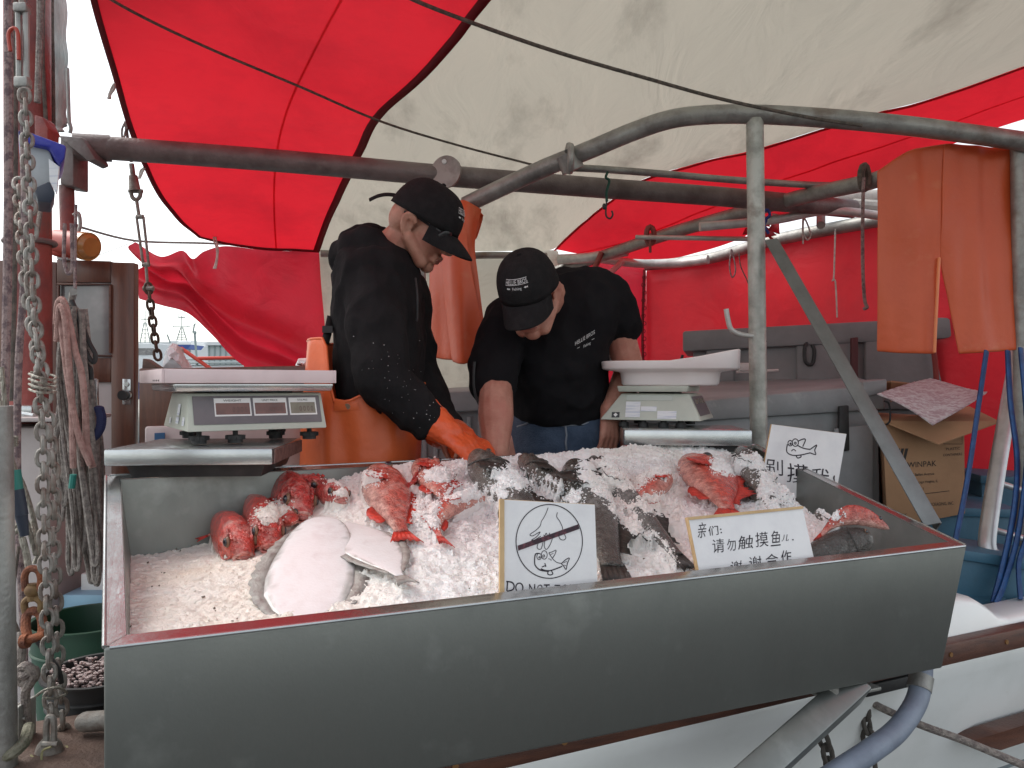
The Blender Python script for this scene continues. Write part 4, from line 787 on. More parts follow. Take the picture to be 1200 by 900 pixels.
# =================================================================== SCALES
def prism(b, mat, bot, top, h0, h1, bev=0.):
    """frustum in a local frame: bot/top = (x0,x1,y0,y1)"""
    def L(r, z): return [mat @ V(p) for p in ((r[0], r[2], z), (r[1], r[2], z), (r[1], r[3], z), (r[0], r[3], z))]
    b.hexa(L(top, h1), L(bot, h0), bev)
def frame(loc, rz): return Matrix.Translation(loc) @ Matrix.Rotation(math.radians(rz), 4, 'Z')
# --- left steel platform
zt = 1.6 - .180
m = frame(V((-.893, 1.715, zt)), 4.5)
pl = thing('platform_scale', 'low stainless steel weighing platform lying across the left corner of the trough', 'scale', m @ V((.18, .17, 0)))
b = B(); prism(b, m, (0, .362, 0, .34), (0, .362, 0, .34), 0, .037, .005); b.build('top_plate', STEELPLATE, pl)
b = B(); b.slab([m @ V(p) for p in ((.3635, .006, .033), (.3635, .325, .033), (.3635, .325, .003), (.3635, .006, .003))], m.to_3x3() @ V((.003, 0, 0))); b.build('rusty_side', M('stained_side', (.20, .12, .11), .6, .3, (.10, .06, .055), 60, 6, .4, .6), pl)
b = B(); prism(b, m, (.05, .33, .03, .31), (.04, .34, .02, .32), -.028, -.001); b.build('base', BLACKR, pl)
# --- left price scale
ms_ = frame(V((-.741, 1.795, zt + .0405)), 33); K = ms_.to_3x3()
sc = thing('price_scale', 'cream price scale with three display windows and a pinkish tray on top', 'scale', ms_ @ V((.15, .14, 0)))
FX, FH = .325, .088
def sb(b, *a, **k): return b
b = B(); zb = .030
vsF = [ms_ @ V(p) for p in ((.004, .022, zb + FH), (FX - .004, .022, zb + FH), (FX, -.012, zb), (-.004, -.012, zb))]
vsB = [ms_ @ V(p) for p in ((.012, .27, zb + FH), (FX - .012, .27, zb + FH), (FX, .30, zb), (-.004, .30, zb))]
b.hexa(vsF, vsB, .004); body = b.build('housing', SCALEP, sc)
fo = ms_ @ V((0, -.012, zb)); fx = (K @ V((1, 0, 0))); fy = (K @ V((0, .034, FH))).normalized(); fn = fx.cross(fy).normalized()
if fn.dot(V((0, -1, 0))) < 0: fn = -fn
def fq(x0, y0, x1, y1, off): return [fo + fx * x + fy * y + fn * off for x, y in ((x0, y1), (x1, y1), (x1, y0), (x0, y0))]
b = B(); b.slab(fq(.012, .016, FX - .012, .086, .0012), fn * .0012); fp = b.build('display_panel', PANEL, body)
for i, (x0, x1, mt) in enumerate(((.062, .140, LCDR), (.152, .226, LCDR), (.238, .300, LCDG))):
    b = B()
    for q in ((x0 - .003, .035, x1 + .003, .039), (x0 - .003, .068, x1 + .003, .080), (x0 - .003, .039, x0, .068), (x1, .039, x1 + .003, .068)): b.slab(fq(*q, .0026), fn * .001)
    w_ = b.build('display_window', WHITEP, fp)
    b = B(); b.slab(fq(x0, .039, x1, .068, .0026), fn * .0004); b.build('glass', mt, w_)
    b = B(); text_on(b, ('WEIGHT', 'UNIT PRICE', 'TOTAL PRICE')[i], fo + fx * (x0 + .018) + fy * .0715 + fn * .0042, fx * .007, fy * .007, fn * 0, (x1 - x0 - .036) / .007); b.build('lettering', PRINT, w_, smooth=0)
    b = B()
    for k in range(4): text_on(b, '0', fo + fx * (x1 - .04 + k * .0095) + fy * .045 + fn * .0033, fx * .013, fy * .019, fn * 0)
    b.build('digits', M('digit', (.10, .05, .045), .4), w_, smooth=0)
b = B()
for x, y, w_, mt in ((.03, .155, .022, 0), (.06, .15, .03, 0), (.13, .13, .03, 0)):
    pass
so_ = ms_ @ V((-.004, 0, zb)); sy_ = K @ V((0, 1, 0)); sn = K @ V((-1, 0, 0)); sz = (K @ V((.012, 0, FH))).normalized()
def sq(y0, z0, y1, z1): return [so_ + sy_ * y + sz * z + sn * .0012 for y, z in ((y1, z1), (y0, z1), (y0, z0), (y1, z0))]
for r_ in ((.10, .014, .135, .030), (.10, .034, .13, .062), (.03, .012, .055, .032), (.20, .012, .22, .026)): b = B(); b.slab(sq(*r_), sn * .0005); b.build('sticker', STICK, body, smooth=0)
b = B()
for x, y in ((.03, .03), (.11, .02), (.05, .25), (.235, .12), (.30, .05), (.28, .26)):
    b = B(); c = ms_ @ V((x, y, 0)); b.cyl(c, c + V((0, 0, .008)), .017, 18); b.cyl(c + V((0, 0, .008)), c + V((0, 0, .018)), .021, 18); b.cyl(c + V((0, 0, .018)), c + V((0, 0, .032)), .006, 12)
    for k in range(10): a = k * .628; b.box(c + V((.02 * math.cos(a), .02 * math.sin(a), .013)), (.006, .006, .009))
    b.build('foot', BLACKR, sc)
b = B(); prism(b, ms_, (.06, .26, .06, .24), (.06, .26, .06, .24), zb + FH, zb + FH + .008); b.build('neck', BLACKR, sc)
b = B(); prism(b, ms_, (-.03, FX + .012, -.012, .30), (-.034, FX + .016, -.016, .304), zb + FH + .004, zb + FH + .022, .004); b.build('platter', STEELPLATE, sc)
b = B(); z0 = zb + FH + .0235
prism(b, ms_, (-.045, FX + .012, .0, .31), (-.052, FX + .018, -.006, .316), z0, z0 + .005, .001)
for r_ in ((-.052, FX + .018, -.012, -.006), (-.052, FX + .018, .316, .322), (-.058, -.052, -.012, .322), (FX + .018, FX + .024, -.012, .322)): prism(b, ms_, r_, r_, z0, z0 + .032, .0015)
b.build('tray', M('pinkish_plastic', (.74, .62, .63), .4, 0, (.66, .54, .55), 6, 5), sc)
b = B()
for k in range(4): c = ms_ @ V((-.0585, .02 + k * .025, z0 + .006)); b.cyl(c, c + sn * .001, .0022, 8)
b.build('tray_hole', BLACKR, sc)
b = B(); b.slab(pxs([(170, 500, 2.28), (360, 496, 2.34), (360, 545, 2.34), (170, 552, 2.28)]), NX * .2, .008); fb = tag(b.build('foam_box', M('pale_foam', (.66, .57, .56), .6, 0, (.56, .47, .47), 8, 5)), 'pale pinkish foam box behind the left scale', 'box')
b = B(); b.slab(pxs([(181, 507.5, 2.275), (193, 507, 2.275), (193, 519, 2.275), (181, 519.5, 2.275)]), (0, .003, 0)); b.build('blue_label', BLUEST, fb, smooth=0)
wb = thing('wooden_box', 'open brown wooden box behind the left scale with white bags inside', 'box', P(265, 520, 2.35))
b = B(); b.slab(pxs([(163, 432, 2.3), (380, 428, 2.36), (380, 520, 2.36), (163, 522, 2.3)]), (0, .03, 0), .004); b.build('front_board', WOOD, wb)
b = B(); b.slab([P(163, 432, 2.34), P(166, 431, 2.62), P(166, 520, 2.62), P(163, 522, 2.34)], (.025, 0, 0), .003); b.build('side_board', WOODH, wb)
b = B(); b.slab([P(170, 520, 2.34), P(370, 518, 2.4), P(370, 518, 2.62), P(170, 520, 2.62)], (0, 0, -.02), .003); b.build('floor_board', WOOD, wb)
b = B(); b.poly(pxs([(167, 420, 2.36), (171, 421, 2.36), (186, 431, 2.36), (166, 433, 2.36)]), (0, .04, 0), .003); b.build('corner_cleat', WOODD, wb)
def crumple(name, label, outline, d, depth, seed, mat=BAGM):
    random.seed(seed); b = B(); c = sum((P(x, y, d) for x, y in outline), V((0, 0, 0))) / len(outline); n = len(outline); rows = []
    for k, (f, dy) in enumerate(((.02, -depth), (.35, -depth * .8), (.7, -depth * .55), (1., 0), (.7, depth), (.02, depth * 1.2))):
        r = []
        for x, y in outline + outline[:1]:
            random.seed(int(x * 7 + y * 13 + k * 101 + seed)); r.append(c.lerp(P(x, y, d), f) + V((0, dy, 0)) + V([random.uniform(-.008, .008) * (f < .99) for _ in range(3)]))
        rows.append(r)
    b.grid(rows); return tag(b.build(name, mat, smooth=25), label, 'bag')
crumple('plastic_bag', 'crumpled white plastic bag standing in the wooden box behind the left scale', [(190, 440), (195, 425), (198, 412), (203, 402), (208, 404), (214, 416), (220, 428), (228, 440)], 2.45, .05, 2)
crumple('plastic_bag', 'small white bag end showing behind the orange bib above the pinkish tray', [(346, 428), (350, 420), (366, 419), (370, 434), (350, 436)], 2.42, .03, 4)

# --- right platform and scale
mr = frame(V((.343, 2.40, 1.6 - .188)), -4)
pr = thing('platform_scale', 'low stainless steel platform on the far rim of the trough beside the upright post', 'scale', mr @ V((.19, .13, 0)))
b = B(); prism(b, mr, (0, .385, 0, .29), (0, .385, 0, .29), 0, .048, .005); b.build('top_plate', STEELPLATE, pr)
b = B(); prism(b, mr, (.04, .35, .03, .26), (.04, .35, .03, .26), -.02, -.001); b.build('base', BLACKR, pr)
m2 = frame(V((.300, 2.575, 1.6 - .188 + .049)), -22); K2 = m2.to_3x3()
s2 = thing('price_scale', 'pale grey price scale carrying a white plastic weighing pan, on the right platform', 'scale', m2 @ V((.14, .14, 0)))
X2 = .315; H2 = .086; z2 = .022
b = B(); b.hexa([m2 @ V(p) for p in ((.055, .02, z2 + H2), (X2 - .040, .02, z2 + H2), (X2, -.004, z2), (-.012, -.004, z2))], [m2 @ V(p) for p in ((.055, .25, z2 + H2), (X2 - .04, .25, z2 + H2), (X2, .29, z2), (-.012, .29, z2))], .004); body2 = b.build('housing', SCALEP, s2)
b = B(); po = m2 @ V((X2, -.004, z2)); py_ = K2 @ V((0, 1, 0)); pz = (K2 @ V((-.04, 0, H2))).normalized(); pn = py_.cross(pz).normalized()
if pn.dot(K2 @ V((1, 0, 0))) < 0: pn = -pn
def kq(y0, a0_, y1, a1_, off): return [po + py_ * y + pz * a + pn * off for y, a in ((y0, a1_), (y1, a1_), (y1, a0_), (y0, a0_))]
b.slab(kq(.03, .016, .25, .084, .0012), pn * .0012); kp_ = b.build('display_panel', PANEL, body2)
b = B(); b.slab(kq(.05, .058, .11, .074, .0026), pn * .0006); b.slab(kq(.13, .058, .18, .074, .0026), pn * .0006); b.slab(kq(.19, .058, .235, .074, .0026), pn * .0006); b.build('display_window', LCDG, kp_)
b = B(); f0 = m2 @ V((-.012, -.004, z2)); e1 = K2 @ V((1, 0, 0)); e2 = (K2 @ V((0, .024, H2))).normalized(); e3 = e1.cross(e2).normalized()
if e3.y > 0: e3 = -e3
def bq(x0, y0, x1, y1, off=.0012): return [f0 + e1 * x + e2 * y + e3 * off for x, y in ((x0, y1), (x1, y1), (x1, y0), (x0, y0))]

for r_ in ((.085, .010, .133, .062), (.135, .030, .186, .046), (.189, .006, .25, .032)): b = B(); b.slab(bq(*r_), e3 * .0005); b.build('sticker', STICK, body2, smooth=0)
b = B(); b.slab(bq(.040, .008, .066, .026), e3 * .0005); wd = b.build('warning_label', BLACKP, body2, smooth=0)
b = B(); b.slab([f0 + e1 * (.053 + dx) + e2 * (.017 + dy) + e3 * .002 for dx, dy in ((0, .007), (.007, 0), (0, -.007), (-.007, 0))], e3 * .0004); b.build('warning_mark', WHITEP, wd, smooth=0)
b = B(); b.slab(bq(.085, .066, .235, .0835), e3 * .0004); b.build('upper_strip', M('pale_strip', (.46, .49, .44), .4), body2, smooth=0)
b = B()
for x, y in ((.06, .03), (.125, .03), (.19, .035), (.245, .04), (.06, .25), (.24, .25)):
    b = B(); c = m2 @ V((x, y, 0)); b.cyl(c, c + V((0, 0, .014)), .017, 16); b.cyl(c + V((0, 0, .012)), c + V((0, 0, .024)), .010, 12); b.build('foot', BLACKR, s2)
b = B(); prism(b, m2, (.10, .22, .08, .20), (.10, .22, .08, .20), z2 + H2, z2 + H2 + .008); b.build('neck', BLACKR, s2)
b = B(); prism(b, m2, (.05, X2 - .045, .0, .255), (.046, X2 - .04, -.004, .26), z2 + H2 + .006, z2 + H2 + .025, .003); b.build('platter', SCALEP, s2)
# weighing pan
mp_ = frame(V((.523, 2.60, 1.6 - .188 + .049 + z2 + H2 + .026)), -12); b = B(); rows = []
def pan_ring(hx, hy, z, n=56, wav=0., pw=5):
    r = []
    for k in range(n + 1):
        a = 2 * math.pi * k / n; x, y = math.cos(a), math.sin(a); X = math.copysign(abs(x) ** (2 / pw), x) * hx; Y = math.copysign(abs(y) ** (2 / pw), y) * hy
        zz = z
        if wav: zz += wav * (max(0, (X / hx) * 1.0 - .12) ** 1.0 * (1.0 if Y < hy * .98 else .9) if X > 0 else (.95 * sstep(-X / hx, .35, .7) * sstep(Y, -.2 * hy, .8 * hy)))
        r.append(mp_ @ V((X, Y, zz)))
    return r
rows = [pan_ring(.02, .02, .0), pan_ring(.150, .10, .0), pan_ring(.156, .105, .006), pan_ring(.160, .108, .040), pan_ring(.166, .112, .045), pan_ring(.215, .148, .052), pan_ring(.219, .152, .056), pan_ring(.221, .154, .076, wav=.042), pan_ring(.217, .150, .079, wav=.042), pan_ring(.212, .146, .060), pan_ring(.158, .104, .046), pan_ring(.150, .098, .008), pan_ring(.02, .02, .006)]
b.grid(rows); b.build('weighing_pan', M('pan_white', (.80, .74, .73), .35, 0, (.74, .67, .66), 5, 4), s2, smooth=50)

# =================================================================== BEHIND, RIGHT
def pxbox(b, quad, ext, bev=.01): b.slab(pxs(quad), ext, bev)
c1 = thing('insulated_box', 'big grey lidded insulated fish box behind the upright post', 'cooler', P(930, 780, 3.2))
b = B(); pxbox(b, [(760, 494, 3.05), (1034, 470, 3.12), (1040, 600, 3.12), (760, 780, 3.05)], (.10, .75, 0), .015) if False else b.hexa(pxs([(735, 492, 3.0), (1030, 474, 3.1), (1036, 760, 3.1), (735, 790, 3.0)]), pxs([(735, 470, 3.75), (985, 462, 3.75), (985, 720, 3.75), (735, 720, 3.75)]), .02); cb = b.build('body', GREYP, c1)
b = B(); b.hexa(pxs([(725, 478, 2.97), (1036, 450, 3.08), (1038, 480, 3.08), (725, 500, 2.97)]), pxs([(735, 452, 3.8), (1000, 440, 3.8), (1000, 464, 3.8), (735, 474, 3.8)]), .012); lid = b.build('lid', GREYP, c1)
b = B(); b.slab(pxs([(1012, 447, 3.05), (1040, 444, 3.07), (1040, 460, 3.07), (1012, 466, 3.05)]), (0, .12, 0), .008); b.build('lid_corner', GREYP, lid)
for x0, x1 in ((900, 966), (978, 1024)):
    b = B(); b.slab(pxs([(x0, 510 - (x0 - 900) * .1, 2.985 + (x0 - 900) * .0006), (x1, 510 - (x1 - 900) * .1, 2.985 + (x1 - 900) * .0006), (x1, 640, 3.0 + (x1 - 900) * .0006), (x0, 640, 3.0 + (x0 - 900) * .0006)]), (0, .02, 0), .008); b.build('side_panel', GREYP, cb)
pass
b = B(); b.slab(pxs([(984, 476, 3.03), (995, 475, 3.035), (996, 528, 3.03), (983, 530, 3.03)]), (0, .02, 0), .004); b.build('rubber_latch', BLACKR, c1)
b = B(); b.cyl(P(863, 436, 3.4), P(912, 434, 3.4), .006, 8); b.box(P(872, 430, 3.4), (.05, .03, .035), bev=.006); tag(b.build('hose_fitting', PINKW), 'pale hose fitting lying on the grey insulated box behind the post', 'fitting')
c2 = thing('insulated_box', 'darker grey lidded fish box stacked at the back against the red curtain', 'cooler', P(960, 800, 3.95))
b = B(); b.hexa(pxs([(812, 402, 3.9), (1112, 388, 3.55), (1112, 760, 3.55), (812, 760, 3.9)]), pxs([(812, 410, 4.3), (1095, 400, 4.0), (1095, 720, 4.0), (812, 720, 4.3)]), .02); cb = b.build('body', GREYD, c2)
b = B(); b.hexa(pxs([(800, 388, 3.87), (1122, 371, 3.52), (1122, 396, 3.52), (800, 412, 3.87)]), pxs([(805, 396, 4.35), (1110, 380, 4.05), (1110, 402, 4.05), (805, 418, 4.35)]), .012); b.build('lid', GREYD, c2)
for x0, x1, y0, y1 in ((828, 860, 408, 450), (934, 998, 404, 460), (1014, 1092, 400, 460)):
    d_ = lambda x: 3.87 - (x - 812) * .00117; b = B(); b.slab(pxs([(x0, y0, d_(x0)), (x1, y0 - 3, d_(x1)), (x1, y1 + 20, d_(x1)), (x0, y1 + 20, d_(x0))]), (0, .02, 0), .008); b.build('side_panel', GREYD, cb)
b = B(); b.slab(pxs([(998, 396, 3.62), (1006, 395, 3.61), (1006, 470, 3.6), (998, 470, 3.61)]), (0, .02, 0), .004); b.build('gap_strap', M('dark_red_strap', (.07, .012, .015), .6), c2)
b = B(); b.tube(smooth_path(pxs([(948, 398, 3.72), (943, 408, 3.70), (944, 424, 3.70), (952, 426, 3.70), (954, 410, 3.70), (948, 398, 3.72)])), .009, 8);  b.build('lifting_handle', BLACKR, c2)
b = B(); b.tube(smooth_path(pxs([(800, 416, 3.85), (797, 428, 3.85), (802, 436, 3.85), (808, 430, 3.85)])), .007, 8); b.build('rope_handle', BLACKR, c2)
b = B(); b.tube(smooth_path(pxs([(1092, 400, 3.5), (1097, 440, 3.5), (1100, 560, 3.5)])), .012, 8); tag(b.build('red_hose', M('dull_red', (.22, .03, .025), .6)), 'dull red hose hanging behind the orange oilskin trousers', 'hose')
c3 = thing('plastic_tub', 'grey ribbed plastic tub under the white curtain between the two men', 'tub', P(545, 700, 3.4))
b = B(); b.hexa(pxs([(470, 470, 3.3), (600, 462, 3.3), (596, 700, 3.3), (475, 700, 3.3)]), pxs([(470, 462, 3.9), (600, 456, 3.9), (596, 660, 3.9), (475, 660, 3.9)]), .02); b.build('body', GREYP, c3)
b = B(); b.hexa(pxs([(464, 462, 3.26), (606, 455, 3.26), (606, 480, 3.26), (464, 486, 3.26)]), pxs([(464, 458, 3.95), (606, 450, 3.95), (606, 470, 3.95), (464, 478, 3.95)]), .012); b.build('rim', GREYP, c3)
b = B()
for k in range(9): x = 482 + k * 13; b.slab(pxs([(x, 488, 3.285), (x + 5, 488, 3.285), (x + 5, 690, 3.285), (x, 690, 3.285)]), (0, .02, 0), .004)
b.build('rib', GREYP, c3)
# cardboard box with printing and foil sheet
cx = thing('cardboard_box', 'printed brown cardboard box with open flaps beside the grey insulated box', 'box', P(1085, 605, 3.0))
q4 = pxs([(1034, 494, 2.92), (1130, 500, 2.95), (1131, 602, 2.95), (1040, 620, 2.92)]); back = [p + V((.16, .40, .02)) for p in q4]
b = B(); b.hexa(q4, back, .003); cbx = b.build('carton', CARD, cx)
fxv = (q4[1] - q4[0]); fyv = (q4[0] - q4[3]); nn = fxv.cross(fyv).normalized(); nn = nn if nn.y < 0 else -nn
def cpt(u, v, off=.0012): return q4[3].lerp(q4[2], u).lerp(q4[0].lerp(q4[1], u), v) + nn * off
exu = (cpt(1, .5) - cpt(0, .5)).normalized(); eyu = (cpt(.5, 1) - cpt(.5, 0)).normalized(); Wd = (cpt(1, .5) - cpt(0, .5)).length; Ht = (cpt(.5, 1) - cpt(.5, 0)).length
b = B()
def ctext(s, u, v, h, w): text_on(b, s, cpt(u, v), exu * h, eyu * h, V((0, 0, 0)), w / h)
ctext('WINPAK', .28, .56, .030, .115); ctext('1045 Bellan Avenue', .28, .475, .014, .105); ctext('South Chicago Heights, IL', .26, .40, .014, .125); ctext('60411', .36, .33, .014, .035); ctext('PLASTIC', .77, .73, .013, .055); ctext('CONTAINERS', .73, .665, .013, .075); ctext('WINPAK', .06, .10, .018, .06); ctext('PORTION PACKAGING, INC.', .34, .165, .017, .16)
for k in range(3): b.add([cpt(.10 + .05 * k, .56), cpt(.135 + .05 * k, .56), cpt(.20 + .05 * k, .75), cpt(.165 + .05 * k, .75)], [(0, 1, 2, 3)])
ribbon(b, [cpt(.30, .285), cpt(.80, .285)], .002, nn)
ribbon(b, [cpt(.74, .80), cpt(.97, .80), cpt(.97, .99)], .0016, nn); ribbon(b, [cpt(.74, .80), cpt(.74, .99)], .0016, nn)
b.build('printing', PRINT, cbx, smooth=0)
b = B(); b.slab([P(1034, 493, 2.90), P(1100, 520, 2.78), P(1172, 494, 2.86), P(1136, 476, 3.3)], (0, 0, -.004)); b.build('flap', CARD, cx, smooth=0)
b = B(); b.slab([P(1034, 448, 3.15), P(1044, 446, 3.12), P(1070, 449, 3.3), P(1044, 470, 3.3)], (.0, .0, -.006)); b.build('flap', CARD, cx, smooth=0)
b = B(); f4 = [P(1028, 462, 2.88), P(1093, 499, 2.74), P(1157, 456, 2.95), P(1090, 447, 3.3)]; rows = []
for i in range(41):
    r = []
    for j in range(41):
        u, v = i / 40, j / 40; p = f4[0].lerp(f4[1], u).lerp(f4[3].lerp(f4[2], u), v); r.append(p + V((0, 0, .004 * math.sin(u * 60) * math.sin(v * 60) + .012 * math.sin(u * 3 + v * 2))))
    rows.append(r)
b.grid(rows); tag(b.build('foil_sheet', FOIL, solid=.004, smooth=180), 'silvery bubble foil sheet lying on the open cardboard box', 'foil')
b = B(); b.tube(smooth_path(pxs([(1036, 470, 2.86), (1042, 474, 2.86), (1043, 492, 2.87), (1038, 498, 2.88)])), .0035, 6); tag(b.build('black_tie', BLACKR), 'short black cable tie at the corner of the foil sheet', 'tie')
# blue totes, ladder, straps
def tote(label, q, ext, mat=BLUEP):
    t = thing('blue_tote', label, 'tote', sum(pxs(q), V((0, 0, 0))) / 4 - V((0, 0, .1))); q = pxs(q); e = V(ext); b = B()
    c = (q[0] + q[1]) / 2; b.hexa(q, [p + e for p in q], .008); b.build('body', mat, t)
    lip = [q[0] + V((-.012, -.014, .012)), q[1] + V((.012, -.014, .012)), q[1] + V((.012, -.014, -.022)), q[0] + V((-.012, -.014, -.022))]
    b = B(); b.hexa(lip, [p + e * 1.03 for p in lip], .006); b.build('rim', mat, t); return t
tote('faded blue fish tote standing on the boat rail right of the trough', [(1090, 642, 2.50), (1262, 668, 2.44), (1255, 760, 2.44), (1096, 720, 2.50)], (.04, .26, 0))
tote('dark blue tote under the cardboard box', [(1052, 596, 3.02), (1190, 600, 2.95), (1190, 690, 2.95), (1052, 690, 3.02)], (.1, .5, 0))
tote('blue tote behind the ladder with a reddish sheen on its lid', [(1150, 560, 3.25), (1300, 566, 3.1), (1300, 690, 3.1), (1150, 690, 3.25)], (.1, .5, 0))
ld = thing('ladder', 'aluminium ladder leaning behind the blue straps', 'ladder', P(1165, 655, 2.55))
b = B(); b.tube(smooth_path(pxs([(1202, 360, 2.95), (1188, 440, 2.85), (1172, 530, 2.72), (1158, 620, 2.60), (1158, 645, 2.57), (1164, 652, 2.56)])), .017, 12, flat=1.6); b.build('rail', ALU, ld)
b = B(); b.tube(smooth_path(pxs([(1290, 360, 2.85), (1278, 530, 2.62), (1268, 640, 2.5)])), .017, 12, flat=1.6); b.build('rail', ALU, ld)
for y, d in ((502, 2.76), (566, 2.67), (620, 2.6)):
    b = B(); b.cyl(P(1181 - (y - 502) * .16, y, d), P(1284, y + 36, d - .1), .011, 12); b.build('rung', ALU, ld)
def strap(label, pts, r=.019):
    b = B(); b.tube(smooth_path(pxs(pts), 8), r, 10, flat=.35); return tag(b.build('blue_strap', BLUES), label, 'strap')
strap('blue strap slanting down left of the ladder to the tote', [(1156, 412, 2.62), (1146, 480, 2.58), (1134, 560, 2.52), (1118, 640, 2.46), (1108, 668, 2.44)])
strap('blue strap hanging from the oilskin hem down across the ladder', [(1181, 412, 2.6), (1184, 470, 2.56), (1192, 540, 2.52), (1188, 600, 2.46), (1176, 660, 2.42), (1164, 706, 2.40)], .022)
strap('blue strap beside the right edge joining the bundle over the tote', [(1196, 408, 2.58), (1204, 520, 2.52), (1194, 620, 2.44), (1178, 680, 2.41), (1167, 708, 2.39)], .02)
strap('blue strap tail hanging at the right edge over the tote', [(1204, 540, 2.5), (1204, 620, 2.44), (1194, 660, 2.42), (1196, 702, 2.4)], .019)
# hanging orange oilskins
def cloth_sheet(rows_px, amp, seed, fold=6):
    cols = [smooth_path(pxs(r), 10) for r in rows_px]; n = len(cols[0]); rows = []
    st = [smooth_path([c[i] for c in cols], 6) for i in range(n)]
    out = []
    for i, c in enumerate(st):
        r = []
        for j, p in enumerate(c):
            f = j / (len(c) - 1); k = noise.noise(V((p.x * fold * 1.6 + seed, p.z * 1.6, seed))) + .5 * noise.noise(V((p.x * fold * 4 + seed, p.z * 3.5, seed * 2)))
            r.append(p + V((0, -k * amp, 0)))
        out.append(r)
    return out
ap = thing('oilskin_trousers', 'orange oilskin trousers hanging folded over the end of the bent pipe', 'oilskins', P(535, 425, 3.05))
b = B(); b.grid(cloth_sheet([[(536, 238, 3.07), (543, 235, 3.0), (556, 240, 2.98), (564, 244, 3.02)], [(520, 262, 3.08), (533, 258, 3.0), (548, 270, 2.97), (556, 284, 3.0)], [(505, 300, 3.1), (525, 300, 3.02), (545, 310, 2.98), (561, 330, 3.0)], [(502, 418, 3.1), (522, 422, 3.03), (545, 422, 2.99), (572, 415, 3.0)]], .03, 1.7)); b.build('front_leg', ORANGE, ap, solid=.006, smooth=180, subd=1)
b = B(); b.grid(cloth_sheet([[(526, 250, 3.0), (536, 247, 2.96), (545, 252, 2.96)], [(518, 310, 3.0), (530, 312, 2.95), (552, 314, 2.95)], [(530, 424, 2.99), (545, 427, 2.94), (573, 414, 2.95)]], .02, 4.1)); b.build('folded_leg', ORANGE, ap, solid=.006, smooth=180, subd=1)
b = B(); b.grid(cloth_sheet([[(543, 235, 3.0), (556, 240, 3.06), (566, 252, 3.08)], [(552, 260, 3.06), (558, 264, 3.1), (565, 258, 3.1)], [(556, 280, 3.08), (557, 280, 3.1), (559, 277, 3.1)]], .02, 2.2)); b.build('strap_end', ORANGE, ap, solid=.005, smooth=180)
a2 = thing('oilskin_trousers', 'large pair of orange oilskin trousers hanging from the top bar above the ladder', 'oilskins', P(1115, 415, 2.76))
b = B(); b.grid(cloth_sheet([[(1029, 200, 2.76), (1066, 176, 2.75), (1109, 168, 2.735)], [(1029, 250, 2.76), (1066, 248, 2.74), (1106, 248, 2.725)], [(1028, 300, 2.76), (1064, 303, 2.74), (1101, 303, 2.73)], [(1028, 350, 2.76), (1062, 352, 2.73), (1099, 352, 2.72)], [(1028, 412, 2.77), (1060, 414, 2.73), (1096, 415, 2.71)]], .022, 3.3)); b.build('leg', ORANGE, a2, solid=.006, smooth=180, subd=1)
b = B(); b.grid(cloth_sheet([[(1106, 168, 2.73), (1150, 170, 2.74), (1188, 174, 2.745)], [(1103, 248, 2.72), (1150, 246, 2.73), (1190, 246, 2.745)], [(1101, 303, 2.73), (1150, 303, 2.72), (1192, 300, 2.74)], [(1110, 352, 2.73), (1153, 354, 2.71), (1194, 350, 2.74)], [(1123, 415, 2.72), (1160, 413, 2.70), (1196, 410, 2.74)]], .022, 3.3)); b.build('leg', ORANGE, a2, solid=.006, smooth=180, subd=1)
b = B(); b.tube(smooth_path(pxs([(1100.5, 302, 2.715), (1099, 330, 2.705), (1097, 370, 2.70), (1095, 413, 2.70)])), .0055, 8); b.build('leg_seam', M('seam_orange', (.75, .22, .08), .4), a2)
# =================================================================== ICE SURFACE
EYE0 = V((0, 0, CZ))
def iceh(u, v):
    h = -.028 * (1 - v) + v * (-.165 + .175 * sstep(u, .05, .36)) + .010 * sstep(u, .45, .7) * v
    h -= .022 * sstep(u, .2, .4) * (1 - sstep(v, 0, .16)); h -= .115 * sstep(u, .86, 1.0) * (.35 + .65 * (1 - sstep(v, .6, 1.0) * .3))
    h += -.012 * sstep(u, .25, .5) * (1 - v) + .035 * math.exp(-((u - .90) / .07) ** 2) * v
    return h
def icep(u, v):
    p = I[0].lerp(I[1], u).lerp(I[3].lerp(I[2], u), v); k = sstep(u, .1, .4)
    h = iceh(u, v) + (.006 + .012 * k) * noise.noise(p * 9) + (.004 + .005 * k) * noise.noise(p * 24) + (.0012 + .0028 * k) * noise.noise(p * 70) + .0015 * k * noise.noise(p * 160)
    return p + V((0, 0, h))
NU, NV = 440, 230
grid_v = [icep(i / NU, j / NV) for j in range(NV + 1) for i in range(NU + 1)]
grid_f = [(j * (NU + 1) + i, j * (NU + 1) + i + 1, (j + 1) * (NU + 1) + i + 1, (j + 1) * (NU + 1) + i) for j in range(NV) for i in range(NU)]
ICEB = BVHTree.FromPolygons(grid_v, grid_f)
def ray(px, py): return V(((px - 600) / F, 1, (450 - py) / F)).normalized()
def hit(px, py, bv=None):
    for k in range(40):
        p, n, i, d = (bv or ICEB).ray_cast(EYE0, ray(px, py + k * 1.5 * (1 if py < 620 else -1)))
        if p is not None: return p, (n if n.z > 0 else -n)
    return P(px, py, 1.8), V((0, 0, 1))
ISN = ((icep(.6, .2) - icep(.4, .2)).cross(icep(.5, .7) - icep(.5, .2))).normalized()
ISN = ISN if ISN.z > 0 else -ISN
COVV, COVF = list(grid_v), list(grid_f)          # everything ice can lie on
